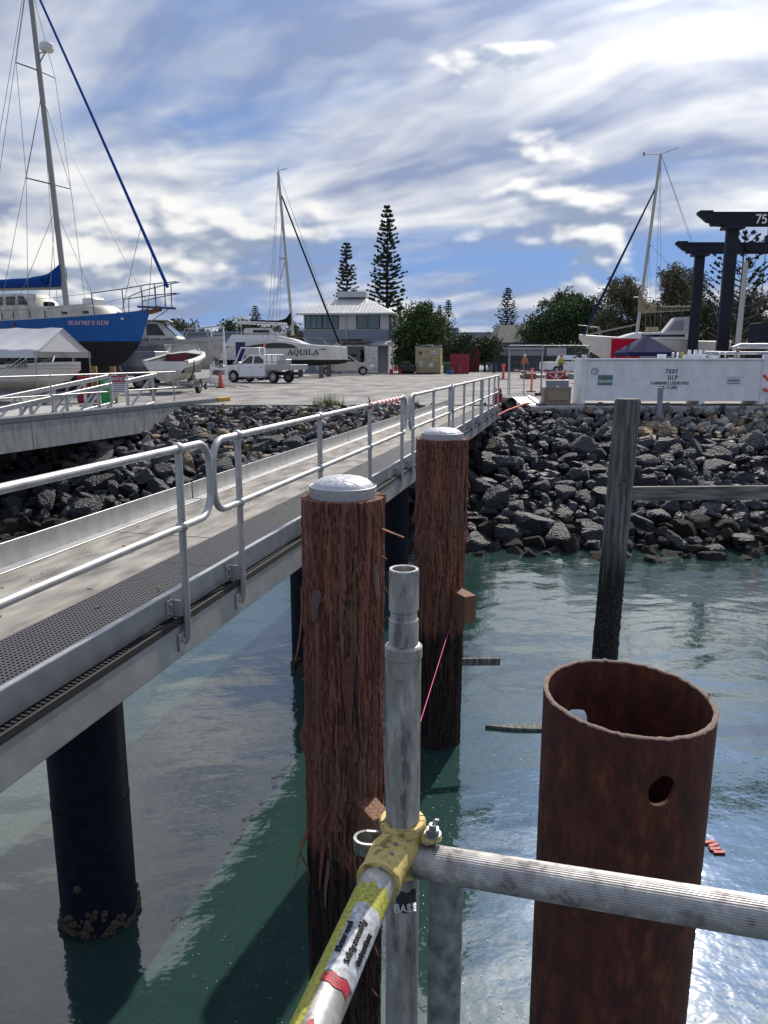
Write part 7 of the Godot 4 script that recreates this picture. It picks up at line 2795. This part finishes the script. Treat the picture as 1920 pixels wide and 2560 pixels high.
func make_person(label: String, at: Vector3, turn: float, shirt: Color, pants: Color, hat: Material) -> void:
	var t := thing("person", label, "person", at, turn)
	var bones := [
		[Vector3(0, 1.50, 0), Vector3(0, 1.62, 0.01), 0.06, 0.085, 0], [Vector3(0, 1.60, 0.01), Vector3(0, 1.70, 0.0), 0.085, 0.09, 0],
		[Vector3(0, 1.36, 0), Vector3(0, 1.10, 0.01), 0.155, 0.135, 1], [Vector3(-0.15, 1.40, 0), Vector3(0.15, 1.40, 0), 0.075, 0.075, 1], [Vector3(0, 1.1, 0.01), Vector3(0, 0.94, 0), 0.14, 0.15, 2],
		[Vector3(-0.19, 1.38, 0), Vector3(-0.26, 1.12, 0.04), 0.058, 0.05, 1], [Vector3(-0.26, 1.12, 0.04), Vector3(-0.16, 1.0, -0.17), 0.045, 0.036, 1], [Vector3(-0.16, 1.0, -0.17), Vector3(-0.09, 0.98, -0.24), 0.04, 0.03, 0],
		[Vector3(0.19, 1.38, 0), Vector3(0.26, 1.12, 0.04), 0.058, 0.05, 1], [Vector3(0.26, 1.12, 0.04), Vector3(0.16, 1.0, -0.17), 0.045, 0.036, 1], [Vector3(0.16, 1.0, -0.17), Vector3(0.09, 0.98, -0.24), 0.04, 0.03, 0],
		[Vector3(-0.09, 0.92, 0), Vector3(-0.11, 0.48, -0.01), 0.095, 0.07, 2], [Vector3(-0.11, 0.48, -0.01), Vector3(-0.12, 0.10, 0.02), 0.068, 0.052, 2], [Vector3(-0.12, 0.05, 0.03), Vector3(-0.13, 0.04, -0.14), 0.05, 0.045, 3],
		[Vector3(0.09, 0.92, 0), Vector3(0.11, 0.48, -0.01), 0.095, 0.07, 2], [Vector3(0.11, 0.48, -0.01), Vector3(0.12, 0.10, 0.02), 0.068, 0.052, 2], [Vector3(0.12, 0.05, 0.03), Vector3(0.13, 0.04, -0.14), 0.05, 0.045, 3]]
	var cols := [Color(0.42, 0.25, 0.17), shirt, pants, Color(0.03, 0.025, 0.02)]
	var cs := 0.028
	var lo := Vector3(-0.42, -0.06, -0.36)
	var dim := Vector3i(31, 68, 22)
	var val := PackedFloat32Array()
	var which := PackedInt32Array()
	val.resize(dim.x * dim.y * dim.z)
	which.resize(val.size())
	var at_i := 0
	for z in dim.z:
		for y in dim.y:
			for x in dim.x:
				var p := lo + Vector3(x, y, z) * cs
				var acc := 0.0
				var best := 9.0
				var bi := 0
				for b in bones:
					if absf(p.y - b[0].y) > 0.7:
						continue
					var ab: Vector3 = b[1] - b[0]
					var h := clampf((p - b[0]).dot(ab) / ab.length_squared(), 0.0, 1.0)
					var d: float = p.distance_to(b[0] + ab * h) - lerpf(b[2], b[3], h)
					if d < best:
						best = d
						bi = b[4]
					if d < 0.3:
						acc += exp(-d * 38.0)
				val[at_i] = -log(acc) / 38.0 if acc > 1e-9 else best
				which[at_i] = bi
				at_i += 1
	var idx := {}
	var vs := []
	var vc := []
	for z in dim.z - 1:
		for y in dim.y - 1:
			for x in dim.x - 1:
				var sum := Vector3.ZERO
				var cnt := 0
				var corner := []
				for q in 8:
					corner.append(val[((z + (q >> 2)) * dim.y + y + ((q >> 1) & 1)) * dim.x + x + (q & 1)])
				for e in [[0, 1], [2, 3], [4, 5], [6, 7], [0, 2], [1, 3], [4, 6], [5, 7], [0, 4], [1, 5], [2, 6], [3, 7]]:
					var a: float = corner[e[0]]
					var b: float = corner[e[1]]
					if (a < 0) != (b < 0):
						var f := a / (a - b)
						var pa := Vector3(e[0] & 1, (e[0] >> 1) & 1, e[0] >> 2)
						var pb := Vector3(e[1] & 1, (e[1] >> 1) & 1, e[1] >> 2)
						sum += pa.lerp(pb, f)
						cnt += 1
				if cnt:
					idx[Vector3i(x, y, z)] = vs.size()
					vs.append(lo + (Vector3(x, y, z) + sum / cnt) * cs)
					vc.append(cols[which[(z * dim.y + y) * dim.x + x]])
	var grad := func(p: Vector3) -> Vector3:
		var g := (p - lo) / cs
		var i := Vector3i(g.floor()).clamp(Vector3i.ONE, dim - Vector3i.ONE * 3)
		var s := func(a: int, b: int, c: int) -> float: return val[(c * dim.y + b) * dim.x + a]
		return Vector3(s.call(i.x + 2, i.y, i.z) - s.call(i.x - 1, i.y, i.z), s.call(i.x, i.y + 2, i.z) - s.call(i.x, i.y - 1, i.z), s.call(i.x, i.y, i.z + 2) - s.call(i.x, i.y, i.z - 1)).normalized()
	var ns := []
	for p in vs:
		ns.append(grad.call(p))
	var mb := Mb.new()
	mb.tinted = true
	for k in idx:
		for ax in 3:
			var u := Vector3i.ZERO
			u[(ax + 1) % 3] = 1
			var w := Vector3i.ZERO
			w[(ax + 2) % 3] = 1
			var e := Vector3i.ZERO
			e[ax] = 1
			var q: Vector3i = k + e
			if q.x >= dim.x or q.y >= dim.y or q.z >= dim.z:
				continue
			var a: float = val[(k.z * dim.y + k.y) * dim.x + k.x]
			var b: float = val[(q.z * dim.y + q.y) * dim.x + q.x]
			if (a < 0) == (b < 0):
				continue
			if not (idx.has(k - u) and idx.has(k - w) and idx.has(k - u - w)):
				continue
			var i0: int = idx[k]
			var i1: int = idx[k - u]
			var i2: int = idx[k - u - w]
			var i3: int = idx[k - w]
			mb.col = vc[i0]
			mb.tri(vs[i0], vs[i1], vs[i2], ns[i0], ns[i1], ns[i2])
			mb.tri(vs[i0], vs[i2], vs[i3], ns[i0], ns[i2], ns[i3])
	obj("body", mb, M.cloth_body, t)
	mb = Mb.new()
	mb.lathe([Vector2(0.135, 1.70), Vector2(0.115, 1.72), Vector2(0.11, 1.77), Vector2(0.085, 1.815), Vector2(0.0, 1.835)], Vector3.ZERO, 18)
	obj("hard_hat", mb, hat, t)


func make_people() -> void:
	make_person("worker in orange hi-vis shirt and dark trousers behind the temporary fence", V(10.9, 0, 60.0), 0.3, Color(0.50, 0.09, 0.03), Color(0.02, 0.025, 0.04), M.helmet_white)
	make_person("worker in yellow hi-vis shirt and red hard hat right of the arrow sign", V(14.3, 0, 62.5), 2.6, Color(0.42, 0.36, 0.02), Color(0.02, 0.025, 0.04), M.red_paint)
	var t := thing("machinery_clutter", "low grey pipework and pump gear on the ground by the workers", "machinery", V(11.9, 0, 58.5))
	rng.seed = 21
	for i in 9:
		var mb := Mb.new()
		var p := Vector3(rng.randf_range(-1.6, 3.4), 0.2, rng.randf_range(-1.0, 1.0))
		if i % 2:
			mb.box(p, Vector3(rng.randf_range(0.4, 1.2), 0.4, 0.5), Basis(Vector3.UP, rng.randf()), 0.04)
		else:
			mb.cyl(p - Vector3(0.5, 0, 0), p + Vector3(0.6, 0.0, 0.2), 0.13, 0.13, 12)
		obj("gear", mb, [M.car_grey, M.rust_stain, M.galv, M.plastic_grey][i % 4], t)


func norfolk(label: String, at: Vector3, h: float, r: float, sd: int, low: float, spare := false) -> void:
	var t := thing("norfolk_pine", label, "tree", at, 0.0, "tall Norfolk pines")
	var rg := RandomNumberGenerator.new()
	rg.seed = sd
	var mb := Mb.new()
	mb.tube([Vector3.ZERO, Vector3(0, h * 0.5, 0), Vector3(0, h * 0.98, 0)], h * 0.016, 8, 0.03)
	var wood := Mb.new()
	var leaf := Mb.new()
	leaf.tinted = true
	var y := h * low
	var step := h * (0.042 if spare else 0.027)
	while y < h * 0.985:
		var f := (y / h - low) / (1.0 - low)
		var L := r * rg.randf_range(0.86, 1.08) * (pow(1.0 - f, 0.72) * (0.85 + 0.15 * minf(1.0, f * 5.0)) + 0.03) * rg.randf_range(0.84, 1.1)
		var n := 6 if spare else 7
		var tw := rg.randf() * TAU
		for k in n:
			var a := tw + TAU * k / n + rg.randf_range(-0.15, 0.15)
			var e := Vector3(cos(a), 0, sin(a))
			var Lk := L * rg.randf_range(0.78, 1.1)
			if rg.randf() < 0.13:
				continue
			var base := Vector3(0, y, 0)
			var tip := base + e * Lk + Vector3(0, Lk * (0.16 if not spare else 0.55), 0)
			var midp := base.lerp(tip, 0.55) - Vector3(0, Lk * 0.08, 0)
			wood.tube([base, midp, tip], 0.035 + 0.01 * Lk, 4, 0.015, false)
			var cl := int(3 + Lk * (1.5 if spare else 2.6))
			for c in cl:
				var g := 1.0 if c == 0 else (pow(rg.randf(), 0.6) if not spare else rg.randf_range(0.62, 1.0))
				var p := base.lerp(midp, g * 2.0) if g < 0.5 else midp.lerp(tip, g * 2.0 - 1.0)
				var side := Vector3(-e.z, 0, e.x)
				for q in 11:
					var dir := (e * rg.randf_range(0.1, 0.9) + Vector3(0, rg.randf_range(0.2, 1.0), 0) + side * rg.randf_range(-0.9, 0.9)).normalized()
					var ll := rg.randf_range(0.18, 0.42) * (h / 18.0) * (1.25 if spare else 1.0)
					var wd := dir.cross(e + Vector3(0.1, 0.2, 0.3)).normalized() * ll * 0.23
					var v := rg.randf_range(0.7, 1.25)
					leaf.col = Color(0.028 * v, 0.048 * v, 0.024 * v)
					leaf.quad(p, p + dir * ll * 0.5 + wd, p + dir * ll, p + dir * ll * 0.5 - wd, Vector3(rg.randfn(), 1, rg.randfn()))
		y += step * rg.randf_range(0.85, 1.15)
	obj("trunk", mb, M.limb, t)
	obj("branches", wood, M.limb, t)
	obj("crown", leaf, M.needle, t)


func leafy(called: String, label: String, at: Vector3, lobes: Array, count: int, size: float, colr: Color, sd: int, trunk_r: float, group: String, droop := false) -> void:
	# lobes: [centre, radii]; leaf faces gather in clumps in the outer part of each
	var t := thing(called, label, "tree", at, 0.0, group)
	var rg := RandomNumberGenerator.new()
	rg.seed = sd
	var leaf := Mb.new()
	leaf.tinted = true
	var wood := Mb.new()
	var fork := Vector3(0, lobes[0][0].y * 0.35, 0)
	wood.tube([Vector3(0, -0.1, 0), fork * 0.5 + Vector3(0.1, 0, 0), fork], trunk_r, 8, trunk_r * 0.75)
	var total := 0.0
	for l in lobes:
		total += l[1].x * l[1].y
	for l in lobes:
		var c: Vector3 = l[0]
		var R: Vector3 = l[1]
		wood.tube([fork, fork.lerp(c, 0.6) + Vector3(rg.randf_range(-0.3, 0.3), 0, 0), c], trunk_r * 0.55, 6, 0.05)
		var n := int(count * R.x * R.y / total)
		var clumps := int(maxf(14.0, n / (36.0 if not droop else 60.0)))
		for k in clumps:
			var d := Vector3(rg.randfn(), rg.randfn(), rg.randfn()).normalized()
			var f := pow(rg.randf(), 0.45)
			var p := c + d * R * f * rg.randf_range(0.85, 1.04)
			if k % 4 == 0:
				wood.tube([c, c.lerp(p, 0.5) + Vector3(0, 0.1, 0), p], 0.05, 4, 0.015, false)
			var cr := R.length() * (0.115 if not droop else 0.10) * rg.randf_range(0.7, 1.3)
			var tone := rg.randf_range(0.65, 1.3)
			var hue := rg.randf_range(-0.15, 0.15)
			for q in int(float(n) / clumps):
				var o := Vector3(clampf(rg.randfn(), -1.6, 1.6), clampf(rg.randfn(), -1.6, 1.6) * 0.8, clampf(rg.randfn(), -1.6, 1.6)) * cr
				var dir := Vector3(rg.randfn(), rg.randfn() - (0.7 if droop else 0.0), rg.randfn()).normalized()
				var w := dir.cross(Vector3(rg.randfn(), rg.randfn(), rg.randfn())).normalized()
				var s := size * rg.randf_range(0.6, 1.4)
				w *= s * (0.16 if droop else 0.42)
				var v := tone * rg.randf_range(0.8, 1.2)
				leaf.col = Color(colr.r * v * (1.3 + hue), colr.g * v * 1.3, colr.b * v * 1.2)
				var b := p + o
				leaf.quad(b, b + dir * s * 0.5 + w, b + dir * s, b + dir * s * 0.5 - w, Vector3(rg.randfn(), 1.0, rg.randfn()))
	obj("trunk", wood, M.limb, t)
	obj("crown", leaf, M.needle, t)


func make_trees() -> void:
	norfolk("tallest Norfolk pine rising behind the two-storey building", V(0.4, 0, 100.0), 20.1, 3.3, 3, 0.08)
	norfolk("shorter Norfolk pine left of the tallest one behind the building roof", V(-4.55, 0, 97.0), 15.6, 2.3, 4, 0.1)
	norfolk("small Norfolk pine just right of the round tree", V(9.2, 0, 112.0), 9.6, 2.2, 5, 0.08)
	norfolk("small twin Norfolk pine beside the round tree", V(8.1, 0, 114.0), 9.0, 1.8, 6, 0.1)
	norfolk("Norfolk pine behind the grey tiled roof", V(17.6, 0, 112.0), 11.2, 3.0, 7, 0.06)
	norfolk("open branched Norfolk pine behind the travel lift", V(34.8, 0, 77.0), 13.4, 5.2, 8, 0.12, true)
	norfolk("tiny far Norfolk pine above the long shed", V(-20.5, 0, 125.0), 9.6, 2.6, 9, 0.1)
	var G := "round dark trees in the yard"
	leafy("round_tree", "big round dark tree between the building and the cream container", V(3.6, 0, 80.0), [[Vector3(0.0, 4.6, 0), Vector3(2.5, 2.2, 2.2)], [Vector3(1.2, 4.4, 0.3), Vector3(1.7, 1.7, 1.6)], [Vector3(-1.4, 3.6, 0.3), Vector3(1.6, 1.6, 1.5)], [Vector3(0.3, 6.2, 0), Vector3(1.2, 0.9, 1.2)], [Vector3(-1.6, 1.6, 0.4), Vector3(1.3, 1.2, 1.0)]], 17000, 0.20, Color(0.040, 0.072, 0.018), 21, 0.2, G)
	leafy("round_tree", "low grey-green tree behind the wheelie bin", V(8.0, 0, 86.0), [[Vector3(0, 2.6, 0), Vector3(2.0, 1.7, 1.6)], [Vector3(1.0, 3.0, 0), Vector3(1.2, 1.1, 1.2)]], 6500, 0.2, Color(0.045, 0.058, 0.035), 22, 0.15, G)
	leafy("round_tree", "low round dark tree right of the yard entrance", V(11.4, 0, 88.0), [[Vector3(0, 2.2, 0), Vector3(2.2, 1.6, 1.8)], [Vector3(0.2, 3.0, 0), Vector3(1.5, 0.9, 1.3)]], 7500, 0.19, Color(0.032, 0.052, 0.020), 23, 0.15, G)
	leafy("round_tree", "broad dark green tree left of the white sloop", V(21.5, 0, 92.0), [[Vector3(0, 5.2, 0), Vector3(4.3, 2.8, 3.0)], [Vector3(-3.0, 4.6, 0), Vector3(2.6, 2.0, 2.4)], [Vector3(3.2, 5.4, 0), Vector3(3.4, 3.2, 2.6)], [Vector3(1.0, 6.8, 0), Vector3(2.6, 1.6, 2.2)]], 24000, 0.24, Color(0.030, 0.062, 0.016), 24, 0.3, G)
	var C := "wispy casuarina trees"
	leafy("casuarina_tree", "wispy casuarina directly behind the sloop's mast", V(25.0, 0, 82.0), [[Vector3(0, 7.8, 0), Vector3(2.2, 2.2, 2.0)], [Vector3(-1.5, 5.0, 0), Vector3(1.6, 1.8, 1.6)], [Vector3(1.6, 5.2, 0), Vector3(1.9, 2.0, 1.8)], [Vector3(0, 3.0, 0), Vector3(2.8, 1.8, 2)]], 16000, 0.36, Color(0.075, 0.078, 0.045), 31, 0.22, C, true)
	leafy("casuarina_tree", "tall wispy casuarina left of the travel lift's rear post", V(29.0, 0, 80.0), [[Vector3(0, 8.9, 0), Vector3(1.7, 1.8, 1.6)], [Vector3(-1.4, 6.0, 0), Vector3(1.9, 1.9, 1.8)], [Vector3(1.8, 6.6, 0), Vector3(1.7, 2.2, 1.6)], [Vector3(0.4, 3.6, 0), Vector3(3.2, 2.2, 2)]], 17000, 0.36, Color(0.070, 0.072, 0.043), 32, 0.22, C, true)
	leafy("casuarina_tree", "wispy casuarina between the travel lift posts", V(33.0, 0, 86.0), [[Vector3(0, 9.2, 0), Vector3(1.9, 2.0, 1.8)], [Vector3(1.6, 6.4, 0), Vector3(1.9, 2.0, 1.8)], [Vector3(-1.2, 5.0, 0), Vector3(2.2, 2.2, 2)], [Vector3(0.4, 3.0, 0), Vector3(3.2, 2.0, 2)]], 16000, 0.36, Color(0.072, 0.070, 0.044), 33, 0.22, C, true)
	leafy("casuarina_tree", "dense casuarina at the right edge behind the travel lift", V(38.5, 0, 84.0), [[Vector3(0, 6.2, 0), Vector3(3.2, 2.8, 2.2)], [Vector3(-2.6, 4.2, 0), Vector3(2.6, 2.2, 2)], [Vector3(3.0, 4.2, 0), Vector3(3.0, 2.4, 2)]], 16000, 0.36, Color(0.066, 0.066, 0.042), 34, 0.25, C, true)
	leafy("casuarina_tree", "small wispy casuarina left of the broad dark tree's top", V(22.6, 0, 96.0), [[Vector3(0, 8.6, 0), Vector3(1.8, 1.2, 1.5)], [Vector3(-2.0, 7.6, 0), Vector3(1.6, 1.2, 1.5)]], 4500, 0.36, Color(0.075, 0.074, 0.05), 35, 0.15, C, true)
	var F := "far trees behind the boats"
	leafy("broadleaf_tree", "grey-green tree behind the catamaran's stern", V(-24.0, 0, 130.0), [[Vector3(0, 5.4, 0), Vector3(3.4, 2.8, 3)], [Vector3(3.4, 4.8, 0), Vector3(3.0, 2.4, 2.6)], [Vector3(-2.4, 4.2, 0), Vector3(2.4, 2.2, 2)]], 5200, 0.45, Color(0.050, 0.066, 0.036), 41, 0.25, F)
	leafy("broadleaf_tree", "pale wispy tree behind the catamaran's mast", V(-15.0, 0, 128.0), [[Vector3(0, 5.0, 0), Vector3(3.2, 2.4, 3)], [Vector3(3.2, 4.0, 0), Vector3(2.6, 1.8, 2.4)]], 3600, 0.6, Color(0.080, 0.085, 0.055), 42, 0.25, F, true)
	leafy("broadleaf_tree", "bare grey tree behind the grey fishing boat's bow", V(-30.5, 0, 118.0), [[Vector3(0, 5.4, 0), Vector3(2.4, 2.0, 2)], [Vector3(2.0, 4.4, 0), Vector3(2.0, 1.8, 2)]], 1600, 0.6, Color(0.070, 0.072, 0.062), 43, 0.2, F, true)
	leafy("broadleaf_tree", "dark tree beside the grey fishing boat's wheelhouse", V(-33.5, 0, 126.0), [[Vector3(0, 5.0, 0), Vector3(2.6, 2.6, 2)], [Vector3(-2.0, 4.4, 0), Vector3(2.0, 1.8, 2)]], 2400, 0.5, Color(0.045, 0.055, 0.038), 44, 0.2, F)
	# low hedge line far behind
	var mb := Mb.new()
	mb.tinted = true
	var rg := RandomNumberGenerator.new()
	rg.seed = 5
	for i in 9000:
		var x := rg.randf_range(-110, 110)
		var d := 190.0 + rg.randf_range(0, 6)
		var top := 4.0 + 1.6 * sin(x * 0.21) + 1.2 * sin(x * 0.53 + 1.0)
		var p := V(x, rg.randf_range(0, 1) * top, d)
		var dir := Vector3(rg.randfn(), rg.randfn(), 0.3 * rg.randfn()).normalized()
		var w := dir.cross(Vector3(0, 0, 1)).normalized() * 0.5
		var v := rg.randf_range(0.7, 1.2)
		mb.col = Color(0.045 * v, 0.058 * v, 0.042 * v)
		mb.quad(p, p + dir * 0.6 + w, p + dir * 1.2, p + dir * 0.6 - w, Vector3(0, 1, 1))
	var o := obj("distant_wood", mb, M.needle)
	o.set_meta("kind", "stuff")
	tag(o, "low band of distant trees along the horizon", "trees")


func _ready() -> void:
	# camera, sky, sun, exposure
	var cam := Camera3D.new()
	cam.name = "camera"
	cam.fov = 67.93
	cam.near = 0.05
	cam.far = 2000.0
	add_child(cam)
	cam.position = Vector3(0, 1.6, 0)
	cam.rotation.x = -0.2009
	cam.current = true
	var env := Environment.new()
	env.background_mode = Environment.BG_SKY
	var sky := Sky.new()
	var pan := PanoramaSkyMaterial.new()
	pan.panorama = sky_picture()
	sky.sky_material = pan
	env.sky = sky
	env.tonemap_mode = Environment.TONE_MAPPER_LINEAR
	env.tonemap_exposure = 1.3
	env.sdfgi_enabled = true
	env.ssao_enabled = true
	env.ssil_enabled = true
	var we := WorldEnvironment.new()
	we.environment = env
	we.name = "environment"
	add_child(we)
	var sun := DirectionalLight3D.new()
	sun.name = "sun"
	sun.light_energy = 1.2
	sun.light_angular_distance = 0.6
	sun.light_color = Color(1.0, 0.96, 0.90)
	sun.shadow_enabled = true
	sun.rotation = Vector3(-SUN_EL, PI - SUN_AZ, 0)
	add_child(sun)
	# the place
	make_materials()
	make_ground()
	make_bank("riprap_bank_right", 1.0, 20.0, 2, true)
	make_bank("riprap_bank_left", -20.0, 1.4, 5, false)
	make_walkway()
	make_wharf()
	make_piles()
	make_post()
	make_steel_pile()
	make_scaffold()
	make_flotsam()
	make_building()
	make_containers()
	make_tank()
	make_gantry()
	make_blue_yacht()
	make_tent_boat()
	make_grey_boat()
	make_runabout()
	make_catamaran()
	make_runaway()
	make_vehicles()
	make_fences()
	make_people()
	make_trees()
